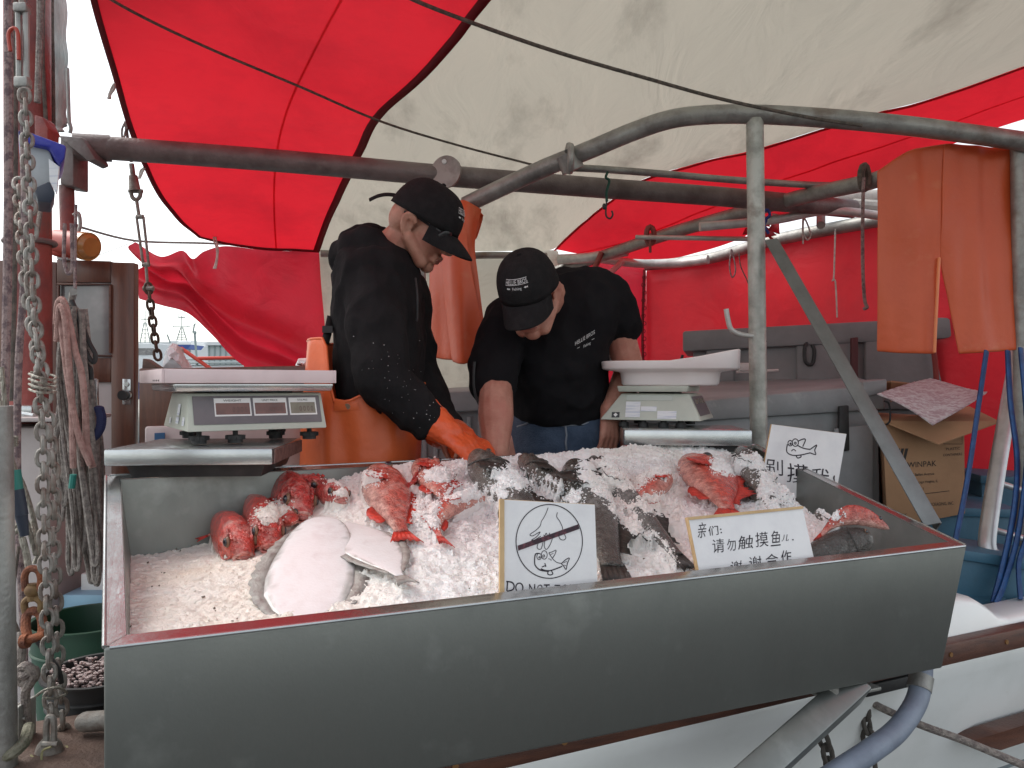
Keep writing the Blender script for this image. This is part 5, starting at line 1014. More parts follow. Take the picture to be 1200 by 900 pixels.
# =================================================================== FISH
KX = [0, .015, .045, .09, .15, .22, .32, .45, .58, .70, .80, .87, .905]
KIND = {
 'rock': ([.012, .03, .058, .088, .115, .135, .147, .142, .115, .08, .05, .04, .042], [.018, .036, .062, .09, .11, .125, .13, .122, .1, .07, .045, .036, .04], [.012, .03, .048, .064, .074, .079, .079, .073, .06, .042, .026, .016, .010]),
 'ling': ([.012, .03, .048, .062, .074, .084, .088, .082, .07, .055, .04, .033, .035], [.016, .034, .05, .062, .072, .08, .082, .076, .064, .05, .038, .032, .034], [.018, .042, .06, .070, .074, .074, .07, .062, .05, .036, .024, .014, .009]),
 'flat2': ([.07, .13, .18, .225, .265, .295, .325, .355, .365, .33, .23, .10, .05],) * 2 + ([.014, .022, .03, .036, .042, .046, .05, .05, .044, .034, .022, .013, .009],),
 'flat': ([.02, .06, .11, .17, .235, .295, .335, .335, .28, .19, .10, .05, .052], [.02, .06, .11, .17, .235, .295, .335, .335, .28, .19, .10, .05, .052], [.016, .026, .034, .040, .046, .050, .052, .050, .042, .031, .020, .013, .009]),
}
def fish(kind, name, label, cat, grp, hp, tp, dors, cols, hs=1., lift=None, bend=0., face=0., ths=1., mouth=True, fins=True, pair=True, face_=0):
    """hp/tp: snout and tail-root points, dors: direction of the back fin; cols: back, flank, belly, fin colours"""
    ex = (tp - hp); L = ex.length / .9; ex.normalize(); ez = (dors - ex * dors.dot(ex)).normalized(); ey = ez.cross(ex).normalized()
    top, bot, th = KIND[kind]; r = thing(name, label, cat, hp.lerp(tp, .4), grp)
    def T(x, y, z):
        t = x; return hp + ex * (x * L) + ez * ((z * hs + bend * 4 * t * (1 - t)) * L) + ey * ((y * ths + face * 4 * t * (1 - t)) * L)
    back, flank, belly, finc = cols
    def cshade(z, t, bt, x):
        k = (z + bt) / (t + bt); q = noise.noise(V((x * 14, z * 20, L * 50))) * .5 + noise.noise(V((x * 40, z * 50, L * 30))) * .35
        k += q * .22
        if kind[:4] == 'flat':
            e = abs(k - .5) * 2; return [lerp(a, c, sstep(e, .82, 1.0)) for a, c in zip(flank, back)]
        a = [lerp(x1, x2, sstep(k, .10, .42)) for x1, x2 in zip(belly, flank)]; return [lerp(x1, x2, sstep(k, .55, .85)) for x1, x2 in zip(a, back)]
    b = B(); NS, SG = 40, 28; vs = []; cs = []
    for i in range(NS + 1):
        x = .905 * (i / NS) ** 1.15; tp_, bt_, t_ = interp(x, KX, top), interp(x, KX, bot), interp(x, KX, th)
        for k in range(SG):
            a = 2 * math.pi * k / SG; c, s = math.cos(a), math.sin(a); z = (tp_ if s > 0 else bt_) * s; y = t_ * math.copysign(abs(c) ** .85, c)
            if kind[:4] != 'flat' and .035 < x < .22:                     # cheek and gill relief
                y *= 1 + .05 * math.sin((x * 60 + z * 40)) * (abs(c) > .4)
                if .195 < x < .215: y *= 1.07
            if kind == 'rock' and x < .1 and s > 0: z *= 1 - .10 * math.sin(x * 31)
            vs.append(T(x, y, z)); cs.append(cshade(z, tp_, bt_, x))
    fs = [(i * SG + k, i * SG + (k + 1) % SG, (i + 1) * SG + (k + 1) % SG, (i + 1) * SG + k) for i in range(NS) for k in range(SG)] + [tuple(range(SG))[::-1], tuple(NS * SG + k for k in range(SG))]
    b.add(vs, fs); b.c = cs; COVV_off = len(COVV); COVV.extend(vs); COVF.extend([tuple(i + COVV_off for i in f) for f in fs])
    SKM = FLATM if kind[:4] == 'flat' else REDM if flank[0] > .4 else DARKM
    b.build('body', SKM, r, cols=True, smooth=180)
    def fan(nm, pts, jag=.004, ray_=True, al=finc):
        """pleated fin between a root line and an edge line"""
        q = B(); n = len(pts); R = []; E = []
        for i, (rt, eg) in enumerate(pts):
            o = jag * (1 if i % 2 else -1); R.append(T(*rt)); E.append(T(eg[0], eg[1] + o, eg[2]))
        M_ = [a.lerp(c, .5) for a, c in zip(R, E)]
        q.grid([R, M_, E]); q.c = [[x * 1.05 for x in al]] * n + [al] * n + [[x * .85 for x in al]] * n; off = len(COVV); COVV.extend(q.v); COVF.extend([tuple(i + off for i in f) for f in q.f])
        return q.build(nm, FINM, r, cols=True, smooth=20, solid=.0016)
    m = 11
    fan('tail_fin', [((.885, 0, lerp(-.034, .036, i / m) if kind[:4] != 'flat' else lerp(-.046, .046, i / m)), (1.03 - .035 * math.sin(math.pi * i / m), 0, lerp(-.085, .085, i / m) * (1.35 if kind[:4] == 'flat' else .55 if kind == 'ling' else 1))) for i in range(m + 1)])
    if fins:
        if kind[:4] == 'flat':
            for sg, nm in ((1, 'upper_fin'), (-1, 'lower_fin')):
                pts = []
                for i in range(31):
                    x = lerp(.14, .84, i / 30); e = interp(x, KX, top) * sg; pts.append(((x, 0, e * .97), (x + .03, 0, e + sg * (.12 if kind == 'flat2' else .075) * (1 + .12 * math.sin(i * 2.1)) * math.sin(math.pi * (.06 + .94 * i / 30)) ** .7)))
                fan(nm, pts, .003)
        else:
            pts = []
            for i in range(27):
                x = lerp(.24, .80, i / 26); e = interp(x, KX, top); hgt = (.055 + .03 * math.sin(i * .5)) * (1 if i % 2 == 0 or kind == 'ling' else .6) * math.sin(math.pi * (.08 + .84 * i / 26)) ** .6
                pts.append(((x, 0, e * .96), (x + .025, 0, e + hgt)))
            fan('dorsal_fin', pts, .006)
            pts = [((lerp(.58, .76, i / 8), 0, -interp(lerp(.58, .76, i / 8), KX, bot) * .95), (lerp(.62, .80, i / 8), 0, -interp(lerp(.58, .76, i / 8), KX, bot) - .06 * math.sin(math.pi * (.15 + .7 * i / 8)))) for i in range(9)]
            fan('anal_fin', pts, .005)
            for sg in (1, -1):
                y0 = interp(.25, KX, th) * .95
                fan('pectoral_fin', [((.235 + .01 * i / 8, sg * y0, lerp(-.055, .0, i / 8)), (.37 + .03 * math.sin(math.pi * i / 8), sg * (y0 + .03 * (1 - i / 10)), lerp(-.115, .02, i / 8))) for i in range(9)], .004)
    if kind == 'none':
        for sg in (1, -1):
            q = B(); q.tube([T(lerp(.16, .84, i / 20), sg * interp(lerp(.16, .84, i / 20), KX, th) * 1.0, .03 * math.exp(-(i / 4) ** 2) / max(hs, .3)) for i in range(21)], .0010, 5); q.c = [(.78, .72, .71)] * len(q.v); q.build('lateral_line', FINM, r, cols=True, smooth=180)
    if kind[:4] != 'flat':
        er = .032 if face_ else .027 if kind == 'rock' else .013; exx = .105 if kind == 'rock' else .075; ezz = .045 if kind == 'rock' else .032
        for sg in (1, -1):
            y = interp(exx, KX, th) * .90 * sg; c = T(exx, y, ezz); q = B(); rot = Matrix((ex, ey, ez)).transposed()
            q.ell(c, (er * L, er * .55 * L, er * L * hs), rot, 16, 10); e = q.build('eye', EYER, r, smooth=180)
            q = B(); c2 = T(exx, y + sg * er * .30, ezz); q.ell(c2, (er * .86 * L, er * .42 * L, er * .86 * L), rot, 16, 10); q.build('pupil', EYED, e, smooth=180)
    if mouth and kind[:4] != 'flat':
        q = B(); n = 22; ring = []
        for i in range(n):
            a = 2 * math.pi * i / n; ring.append(T(.006 + .05 * (1 - abs(math.sin(a)) ** 1.) * (abs(math.cos(a))) ** 2, .030 * math.cos(a) * (1.15 if kind == 'ling' else 1.) + 0, -.006 + .014 * math.sin(a) - .016 * abs(math.cos(a))))
        q.tube(ring, .0065 * L, 8, closed=True); q.c = [[min(1, x * 1.05 + .02) for x in belly]] * len(q.v); q.build('lips', SKM, r, cols=True, smooth=180)
        if face_:
            q = B(); ring2 = [T(.004 + .035 * math.cos(2 * math.pi * i / 24) ** 2, .040 * math.cos(2 * math.pi * i / 24), -.022 + .026 * math.sin(2 * math.pi * i / 24) - .012 * math.cos(2 * math.pi * i / 24) ** 2) for i in range(24)]
            q.tube(ring2, .0115 * L, 8, closed=True); q.c = [(.80, .42, .36) if noise.noise(v * 60) > -.1 else (.72, .20, .16) for v in q.v]; q.build('jaw', SKM, r, cols=True, smooth=180)
            q = B(); q.ell(T(.014, 0, -.024), (.024 * L, .030 * L, .018 * L), Matrix((ex, ey, ez)).transposed(), 14, 10); q.c = [(.50, .17, .15)] * len(q.v); q.build('mouth', FINM, r, cols=True, smooth=180)
            for sg in (1, -1):
                q = B(); q.tube([T(lerp(.05, .17, i / 8), sg * (interp(lerp(.05, .17, i / 8), KX, th) * .70), .062 + .035 * i / 8 + .012 * math.sin(i * 1.9)) for i in range(9)], [.010 * L] * 8 + [.004 * L], 7); q.c = [back] * len(q.v); q.build('brow_ridge', SKM, r, cols=True, smooth=180)
                q = B(); q.tube([T(lerp(.05, .20, i / 10), sg * interp(lerp(.05, .2, i / 10), KX, th) * .98, -.02 - .035 * math.sin(math.pi * i / 10)) for i in range(11)], .0075 * L, 7); q.c = [(.66, .10, .07)] * len(q.v); q.build('cheek_ridge', SKM, r, cols=True, smooth=180)
        q = B(); pts = [T(.20 + .018 * math.sin(math.pi * i / 12), .0, 0) for i in range(1)]
        for sg in (1, -1):
            q.tube([T(.205 + .02 * math.sin(math.pi * i / 12), sg * interp(.2, KX, th) * math.sqrt(max(.05, 1 - (lerp(-.85, .8, i / 12)) ** 2)) * 1.0, lerp(-.095, .085, i / 12)) for i in range(13)], .005 * L, 6)
        q.c = [[x * .75 for x in back]] * len(q.v); q.build('gill_edge', SKM, r, cols=True, smooth=180)
    return r
RED = ((.68, .045, .028), (.72, .085, .05), (.76, .32, .25), (.62, .045, .03))
RED2 = ((.58, .05, .03), (.66, .13, .09), (.72, .38, .31), (.66, .05, .03))
RED3 = ((.64, .04, .032), (.70, .075, .06), (.74, .26, .22), (.5, .04, .035))
DARK = ((.035, .030, .026), (.06, .05, .042), (.16, .14, .12), (.04, .034, .03))
GREYF = ((.06, .058, .058), (.105, .10, .098), (.20, .19, .18), (.05, .048, .048))
FLAT = ((.46, .44, .42), (.84, .80, .80), (.84, .80, .80), (.40, .38, .35))
GR, GD, GF = 'red rockfish lying on the ice', 'dark lingcod lying on the ice', 'flounders lying white side up'
def up(p, k, n=None): return p + (n or ISN) * k
def tang(a, b, sg): e = (b - a).normalized(); return ISN.cross(e).normalized() * sg
def lie(px0, px1, lift=.03): return up(hit(*px0)[0], lift), up(hit(*px1)[0], lift)
# heads turned to the buyer at the left
rz = V((0, 0, 1))
def facing(pxh, d, vec, L): h = up(hit(*pxh)[0], .012 if d < 1.6 else .022) if d < 2 else P(*pxh, d); return h, h + V(vec).normalized() * L
h, t = facing((287, 655), 1.47, (-.52, .80, .10), .30); fish('rock', 'rockfish', 'red rockfish head pointing down right, nearest the steel wall at the left', 'fish', GR, h, t, V((.25, -.35, 1)), RED, hs=1.15, ths=1.4, fins=False, face_=1)
h, t = facing((318, 645), 1.50, (-.42, .78, .20), .30); fish('rock', 'rockfish', 'red rockfish with a round dark eye, second head from the left, ice on its back', 'fish', GR, h, t, V((.3, -.4, 1)), RED, hs=1.15, ths=1.4, fins=False, face_=1)
h, t = facing((356, 612), 1.66, (-.50, .80, .12), .32); fish('rock', 'rockfish', 'red rockfish with pale pink open lips staring at the buyer above the big flounder', 'fish', GR, h, t, V((.35, -.25, 1)), RED3, hs=1.3, ths=1.5, fins=False, face_=1)
h, t = facing((386, 577), 1.76, (-.93, .16, -.22), .24); fish('rock', 'rockfish', 'red rockfish with a pale mouth facing right at the top of the left group', 'fish', GR, h, t, V((.1, -.25, 1)), RED3, hs=1.05, ths=1.4, fins=False, face_=1)
h, t = facing((402, 594), 1.74, (-.55, .82, -.02), .26); fish('rock', 'rockfish', 'small pinkish rockfish snout poking out right of the left group', 'fish', GR, h, t, V((.2, .1, 1)), RED3, hs=.8, ths=1.2, fins=False, face_=1)
h, t = facing((345, 622), 1.66, (-.6, .78, .05), .28); fish('rock', 'rockfish', 'red rockfish wedged under the staring one, only its side and fin showing', 'fish', GR, h, t, V((.2, -.6, .5)), RED, hs=.6)
a, c = lie((340, 590), (244, 634), .014); fish('rock', 'rockfish', 'red rockfish tail and flank stretched along the steel wall behind the left heads', 'fish', GR, a, c, tang(a, c, -1), RED, hs=.45)
# fish lying on their sides
a, c = lie((444, 556), (471, 632), .018); fish('rock', 'rockfish', 'large orange red rockfish lying tail down right of the flounders', 'fish', GR, a, c, tang(a, c, 1), RED2, hs=1.0, bend=-.02)
a, c = lie((494, 548), (520, 592), .016); fish('rock', 'rockfish', 'red rockfish half buried in ice right of the large orange red one', 'fish', GR, a, c, tang(a, c, 1), RED, hs=1.1)
a, c = lie((512, 545), (480, 575), .016); fish('rock', 'rockfish', 'red rockfish with only its pink snout ring above the ice by the far rim', 'fish', GR, a, c, V((0, -.2, 1)), RED3, hs=.5)
a, c = lie((566, 590), (526, 638), .014); fish('rock', 'rockfish', 'red rockfish curled like a hook and mostly under ice, left of the forbidding hand sign', 'fish', GR, a, c, tang(a, c, -1), RED, hs=.75, bend=.22)
a, c = lie((778, 562), (742, 600), .018); fish('rock', 'rockfish', 'red rockfish nearly covered by ice, only red patches showing below the right scale', 'fish', GR, a, c, tang(a, c, -1), RED, hs=1.0)
a, c = lie((812, 545), (850, 606), .022); fish('rock', 'rockfish', 'bright red rockfish head up on the ice above the Chinese sign', 'fish', GR, a, c, tang(a, c, 1), RED, hs=1.25)
a, c = lie((1036, 640), (962, 652), .034); fish('rock', 'rockfish', 'pinkish red rockfish arched over a dark fish at the right end of the trough', 'fish', GR, up(a, .012), c, V((0, .3, 1)), RED2, hs=.95, bend=.24, fins=False)
a, c = lie((556, 546), (640, 640), .022); fish('ling', 'lingcod', 'dark brown lingcod with its thick head on the far rim beside the orange glove', 'fish', GD, a, c, tang(a, c, 1), DARK, hs=1.2, ths=1.15)
a, c = lie((610, 545), (700, 610), .018); fish('ling', 'lingcod', 'mottled brown lingcod, second dark head from the glove, ice on its flank', 'fish', GD, a, c, tang(a, c, 1), DARK, hs=.95)
a, c = lie((672, 556), (716, 672), .018); fish('ling', 'lingcod', 'long dark lingcod reaching down behind the right edge of the forbidding hand sign', 'fish', GD, a, c, tang(a, c, 1), DARK, hs=1.15)
a, c = lie((690, 548), (792, 655), .010); fish('ling', 'lingcod', 'long grey lingcod dusted with ice, its thin tail ending left of the Chinese sign', 'fish', GD, a, c, tang(a, c, 1), GREYF, hs=.72)
a, c = lie((866, 535), (906, 605), .016); fish('ling', 'lingcod', 'dark lingcod head up in the ice between the red rockfish and the tilted sign', 'fish', GD, a, c, tang(a, c, 1), DARK, hs=1.05)
a, c = lie((975, 655), (1015, 640), .030); fish('ling', 'lingcod', 'dark wrinkled lingcod head tucked under the arched red fish at the right end', 'fish', GD, up(c, -.004), up(a + (a - c) * 1.6, -.03), V((0, .3, 1)), DARK, hs=1.5, ths=1.3, fins=False)
a, c = lie((955, 606), (1000, 612), .012); fish('ling', 'lingcod', 'small dark fish back showing through the ice behind the arched red fish', 'fish', GD, a, c, tang(a, c, 1), DARK, hs=1.)
a, c = lie((930, 560), (905, 590), .006); fish('ling', 'lingcod', 'small dark fish almost lost in the ice below the tilted sign', 'fish', GD, a, c, tang(a, c, 1), DARK, hs=1.)
# flounders
a, c = lie((405, 620), (466, 681), .014); fish('flat', 'flounder', 'smaller white flounder lying behind, its grey tail pointing right', 'fish', GF, a, c + (c - a) * .02, tang(a, c, 1), FLAT, hs=.52, ths=.42)
a, c = lie((380, 627), (350, 728), .040); c = up(c, -.05); fish('flat2', 'flounder', 'big white bellied flounder with grey fin fringes at the front rim', 'fish', GF, a, c, tang(a, c, 1), FLAT, hs=.50, ths=.55)
# =================================================================== SIGNS
def board(name, label, corners, th, edge=None):
    """corners TL TR BR BL; returns thing, plane helpers"""
    t = thing(name, label, 'sign', (corners[2] + corners[3]) / 2); n = (corners[1] - corners[0]).cross(corners[3] - corners[0]).normalized()
    n = n if n.y < 0 else -n
    b = B(); b.hexa(corners, [p - n * th for p in corners], .0008); b.build('board', PINE, t)
    s = B(); c = sum(corners, V((0, 0, 0))) / 4; s.slab([p + (c - p) * .006 + n * .0004 for p in corners], n * .0006); sheet = s.build('sheet', PAPER, t)
    p0 = corners[0] + n * .0015
    def on(px, py, k=0.):
        r = ray(px, py); return EYE0 + r * ((p0 - EYE0).dot(n) / r.dot(n)) + n * k
    return t, n, on, sheet
def glyph(b, ch_, on, cv, x0, y0, x1, y1, sl=0.):
    """fit one letter into the zoom rectangle x0..x1, y0(top)..y1(bottom), sheared by slope sl"""
    vs, fs = text_geo(ch_); xs = [v[0] for v in vs]; ys = [v[1] for v in vs]; a, c, e, g = min(xs), max(xs), min(ys), max(ys)
    out = []
    for x, y in vs:
        u = (x - a) / (c - a); w_ = (y - e) / max(g - e, 1e-6); X = lerp(x0, x1, u); Y = lerp(y1, y0, w_) + sl * (X - (x0 + x1) / 2) + 3 * math.sin(w_ * 5 + x0); X += 3 * math.sin(w_ * 4 + y0)
        out.append(on(*cv(X, Y)))
    b.add(out, fs)
# sign 1: hand over a fish
t1, n1, on1, s1 = board('warning_sign', 'white sign with a crossed out hand above a cartoon fish, lettered DO NOT', [P(587, 585, 1.43), P(697, 591, 1.50), P(702, 735, 1.467), P(587, 745, 1.395)], .012)
cv = lambda x, y: (570 + x / 6.4286, 570 + y / 6.4286)
b = B(); b.slab([on1(585.2, 584.5, .001), on1(590.5, 584.8, .001), on1(590.5, 744, .001), on1(585.2, 744, .001)], n1 * .0015); b.build('wood_edge', PINE, t1)
def st(b, pts, w=.0013, on=on1, cvv=None, n=None, sm=6): ribbon(b, smooth_path([on((cvv or cv)(x, y)[0], (cvv or cv)(x, y)[1], .0002) for x, y in pts], sm), w, n or n1)
b = B()
ribbon(b, [on1(*cv(473 + 250 * math.cos(a), 414 + 278 * math.sin(a)), .0004) for a in [i * math.pi / 36 for i in range(72)]], .0018, n1, True)
st(b, [(465, 160), (450, 200), (432, 236), (415, 262), (403, 300), (370, 332), (332, 358), (330, 368), (350, 372), (385, 352), (405, 342)]); st(b, [(535, 195), (530, 228), (552, 262), (570, 300), (575, 330)])
st(b, [(405, 345), (380, 378), (340, 405), (365, 402), (410, 375)]); st(b, [(392, 425), (382, 455), (392, 472), (412, 470), (422, 440), (428, 415)]); st(b, [(440, 412), (436, 450), (448, 474), (466, 462), (488, 420), (500, 380)]); st(b, [(430, 365), (440, 372), (450, 352), (462, 372), (478, 350)]); st(b, [(545, 372), (556, 396), (580, 404), (598, 390), (590, 365), (578, 345)])
st(b, [(400, 505), (372, 508), (364, 540), (366, 590), (392, 622), (420, 634), (462, 640), (470, 640)], .0022); st(b, [(410, 620), (440, 632), (480, 634), (530, 618), (570, 602)], .0022)
st(b, [(470, 500), (500, 545), (530, 572), (566, 580)]); st(b, [(566, 580), (600, 550), (626, 540), (610, 580), (600, 626), (585, 605), (566, 582)], .0018, sm=3); st(b, [(580, 578), (608, 562)], .001); st(b, [(582, 592), (600, 596)], .001)
for cx_, cy_, rx, ry in ((397, 528, 17, 24), (436, 516, 22, 32), (400, 534, 5, 6), (432, 524, 7, 9)): ribbon(b, [on1(*cv(cx_ + rx * math.cos(a), cy_ + ry * math.sin(a)), .0003) for a in [i * math.pi / 10 for i in range(20)]], .0013, n1, True)
st(b, [(470, 500), (498, 492), (524, 480), (516, 512), (498, 540)], sm=3); st(b, [(418, 608), (440, 598), (448, 604), (440, 578)], .0018, sm=3); st(b, [(466, 640), (462, 658), (480, 667), (500, 658), (490, 636)], .002); st(b, [(470, 540), (474, 552)]); st(b, [(484, 546), (488, 560)]); st(b, [(484, 512), (505, 504)], .001)
b.build('drawing', INK, t1, smooth=0)
b = B(); q4_ = [on1(*cv(x, y), .0007) for x, y in ((235, 446), (690, 285), (700, 320), (240, 484))]; b.add(q4_, [(0, 1, 2, 3)]); b.build('cross_bar', INKR, t1, smooth=0)
b = B()
st(b, [(160, 714), (154, 788)], .0024); st(b, [(150, 716), (190, 722), (208, 745), (200, 776), (156, 790)], .0024); ribbon(b, [on1(*cv(248 + 27 * math.cos(a), 762 + 34 * math.sin(a)), .0003) for a in [i * math.pi / 10 for i in range(20)]], .0022, n1, True)
for ch_, x0, x1 in (('N', 320, 366), ('O', 385, 425), ('T', 432, 476), ('T', 512, 556), ('O', 570, 612), ('U', 628, 668), ('C', 684, 722), ('H', 738, 780)): glyph(b, ch_, on1, cv, x0, 738, x1, 806)
b.build('lettering', INK, t1, smooth=0)
# sign 2
t2, n2, on2, s2_ = board('warning_sign', 'wide white sign with three lines of handwritten Chinese leaning at the front rim', [P(806, 606, 1.60), P(940, 593, 1.71), P(962, 690, 1.675), P(826, 706, 1.565)], .012)
cv2 = lambda x, y: (790 + x * .15, 580 + y * .15)
b = B()
for ch_, x0, y0, x1, y1 in (('亲', 186, 212, 250, 338), ('们', 268, 240, 345, 318), ('请', 298, 340, 392, 450), ('勿', 412, 340, 482, 438), ('触', 502, 318, 620, 424), ('摸', 636, 290, 735, 402), ('鱼', 756, 276, 832, 396), ('儿', 842, 312, 898, 360), ('谢', 442, 512, 530, 612), ('谢', 586, 478, 682, 588), ('合', 712, 458, 810, 560), ('作', 836, 434, 915, 540)): glyph(b, ch_, on2, cv2, x0, y0, x1, y1, -.10)
for cx_, cy_ in ((364, 268), (368, 294), (928, 350)): b.add([on2(*cv2(cx_ + 6 * math.cos(a), cy_ + 6 * math.sin(a)), .0002) for a in [i * math.pi / 4 for i in range(8)]], [tuple(range(8))])
b.build('lettering', INK, t2, smooth=0)
b = B(); b.slab([on2(805.5, 606.5, .001), on2(940.3, 593.2, .001), on2(940.6, 596.2, .001), on2(806.1, 609.6, .001)], n2 * .0015); b.build('wood_edge', PINE, t2)
# sign 3
t3, n3, on3, s3 = board('warning_sign', 'tilted white sign with a small cartoon fish over Chinese words at the far right corner', [P(904, 497, 2.37), P(992, 508.5, 2.42), P(978, 590, 2.38), P(889, 578, 2.33)], .006)
cv3 = lambda x, y: (700 + x / 3, 480 + y / 3)
b = B()
def s3t(pts, w=.0035, sm=5): st(b, pts, w, on3, cv3, n3, sm)
for cx_, cy_, r_ in ((678, 118, 8), (696, 116, 11), (679, 120, 2), (696, 118, 3)): ribbon(b, [on3(*cv3(cx_ + r_ * math.cos(a), cy_ + r_ * 1.2 * math.sin(a)), .0003) for a in [i * math.pi / 8 for i in range(16)]], .003, n3, True)
s3t([(668, 122), (666, 148), (684, 160), (712, 160), (748, 152)]); s3t([(704, 126), (725, 136), (748, 140)]); s3t([(748, 140), (772, 124), (764, 142), (768, 158), (748, 152)], sm=3); s3t([(704, 112), (722, 104), (732, 106), (722, 130)], sm=3); s3t([(698, 160), (704, 170), (716, 166), (714, 158)]); s3t([(682, 146), (690, 140), (698, 146)], .003)
b.build('drawing', INK, t3, smooth=0)
b = B()
for ch_, x0, y0, x1, y1 in (('别', 594, 172, 652, 232), ('摸', 666, 194, 740, 258), ('我', 754, 210, 818, 268), ('!', 832, 228, 838, 278)): glyph(b, ch_, on3, cv3, x0, y0, x1, y1, .10)
b.build('lettering', INK, t3, smooth=0)
# =================================================================== ICE OBJECT
def tint(p):
    d = p.y; px = 600 + F * p.x / d; py = 450 + F * (CZ - p.z) / d
    q = noise.noise(p * 7) * .5 + .5; c = V((.90, .89, .885))
    warm = V((.86, .74, .62)); c = c.lerp(warm, max(0, (1 - sstep(px, 330, 560)) * (.25 + .65 * q)))
    if px < 300: c = c.lerp(V((.74, .52, .36)), .35 * max(0, noise.noise(V((p.x * 9, p.y * 14, 4)))) * (1 - sstep(px, 240, 300)))
    for cx_, cy_, r_ in ((320, 625, 45), (500, 560, 60), (540, 610, 55), (760, 585, 60), (830, 590, 50), (820, 640, 45), (960, 625, 40), (430, 570, 50)):
        e = math.hypot((px - cx_) / r_, (py - cy_) / (r_ * .7)); c = c.lerp(V((.88, .62, .60)), .45 * (1 - sstep(e, .3, 1.3)) * (.4 + .6 * q))
    if 690 < px < 800: c = c.lerp(V((.86, .78, .66)), .4 * q)
    return c
HEAPS = [(318, 600, 26, 13, -25), (415, 560, 36, 12, 0), (405, 580, 20, 7, 0), (520, 556, 30, 11, 0), (545, 578, 28, 14, 0), (500, 602, 18, 26, 0), (546, 622, 14, 12, 0), (600, 560, 30, 15, 8), (640, 570, 26, 14, 18), (668, 580, 18, 14, 0), (578, 578, 22, 12, 0),
  (700, 568, 34, 11, 40), (735, 605, 46, 12, 48), (772, 638, 30, 9, 45), (772, 590, 30, 14, 0), (735, 560, 26, 16, 0), (775, 550, 20, 9, 0), (740, 550, 52, 14, 0), (800, 600, 8, 14, 0), (852, 545, 22, 14, 0), (890, 540, 30, 12, 0), (930, 570, 46, 26, 20), (965, 594, 28, 12, 35), (895, 578, 9, 28, 0), (908, 592, 14, 9, 0), (700, 545, 26, 8, 0)]
COVB = BVHTree.FromPolygons(COVV, COVF)
def hmask(p):
    if p.y < .8: return 0
    px = 600 + F * p.x / p.y; py = 450 + F * (CZ - p.z) / p.y; m = 0
    for cx_, cy_, rx, ry, ang in HEAPS:
        dx, dy = px - cx_, py - cy_
        if abs(dx) > 75 or abs(dy) > 75: continue
        ca, sa = math.cos(math.radians(ang)), math.sin(math.radians(ang)); x, y = dx * ca + dy * sa, -dx * sa + dy * ca
        m = max(m, 1.15 - math.hypot(x / rx, y / ry))
    return m
rnd = random.Random(11)
fin_v = []
for p in grid_v:
    o = p + ISN * .35; h_, n_, i_, d_ = COVB.ray_cast(o, -ISN); q = p
    if h_ is not None:
        up_ = (h_ - p).dot(ISN); m = hmask(h_) + .30 * noise.noise(h_ * 38) + .16 * noise.noise(h_ * 95)
        if m > 0 and up_ < .085:
            k = sstep(m, .02, .30); q = p + ISN * (up_ * k + .012 * sstep(m, .1, .9) * (.5 + .5 * noise.noise(h_ * 45)) - .003 * (1 - k) + .0045 * noise.noise(h_ * 130) * k + .003 * noise.noise(h_ * 260) * k)
    px_ = 600 + F * q.x / q.y; fin_v.append(q + ISN * rnd.gauss(0, .0007 if px_ > 380 and len(fin_v) > 26000 else .0005))
FINB = BVHTree.FromPolygons(fin_v, grid_f)
ib = B(); ib.add(fin_v, grid_f); ib.c = [tint(p) for p in fin_v]
ico = bmesh.new(); bmesh.ops.create_icosphere(ico, subdivisions=1, radius=1); ico.verts.ensure_lookup_table(); ICV = [v.co.copy() for v in ico.verts]; ico.verts.index_update(); ICF = [tuple(v.index for v in f.verts) for f in ico.faces]; ico.free()
def chunk(p, s, col=None):
    R = Quaternion((rnd.gauss(0, 1), rnd.gauss(0, 1), rnd.gauss(0, 1), rnd.gauss(0, 1))).normalized(); sc_ = (s * rnd.uniform(.6, 1.2), s * rnd.uniform(.6, 1.1), s * rnd.uniform(.4, .8))
    vs = []
    for v in ICV:
        k = 1 + rnd.uniform(-.28, .28); vs.append(p + R @ V((v.x * sc_[0] * k, v.y * sc_[1] * k, v.z * sc_[2] * k)))
    c = col or tint(p); o = len(ib.v); ib.v += vs; ib.f += [tuple(i + o for i in f) for f in ICF]; ib.c += [c] * len(vs)
for k in range(10000):
    i = rnd.randrange(len(fin_v)); p = fin_v[i]; u = (i % (NU + 1)) / NU
    if u < .02 or u > .98 or (u < .28 and rnd.random() < .75): continue
    chunk(p + ISN * rnd.uniform(-.0012, .0014), rnd.choice((.0016, .002, .0024, .003, .0036, .0048)) * (.55 if u < .28 or i < 40000 else 1))
for cx_, cy_, rx, ry, ang in HEAPS:
    for k in range(int(rx * ry * .5)):
        r = rnd.random() ** .5 * 1.15; a = rnd.uniform(0, 6.283); x, y = rx * r * math.cos(a), ry * r * math.sin(a); ca, sa = math.cos(math.radians(ang)), math.sin(math.radians(ang))
        d_ = ray(cx_ + x * ca - y * sa, cy_ + x * sa + y * ca); p, n_, i_, t_ = COVB.ray_cast(EYE0, d_); q, n2_, i2_, t2_ = FINB.ray_cast(EYE0, d_)
        if q is not None and (p is None or t2_ < t_): p = q
        if p is None or not (1.0 < p.y < 2.7): continue
        chunk(p - d_ * .001, rnd.uniform(.0011, .0031))
for px, py in ((205, 600), (182, 688), (190, 673), (223, 612), (155, 733), (272, 727), (452, 722), (500, 718), (175, 660), (240, 700), (213, 646), (160, 640), (755, 655), (252, 716), (196, 640), (548, 690), (430, 712)):
    p, n_ = hit(px, py)
    for k in range(2): chunk(p + ISN * .0015 + V((rnd.uniform(-.006, .006), rnd.uniform(-.01, .01), 0)), rnd.uniform(.0014, .0028), V((.10, .07, .045)))
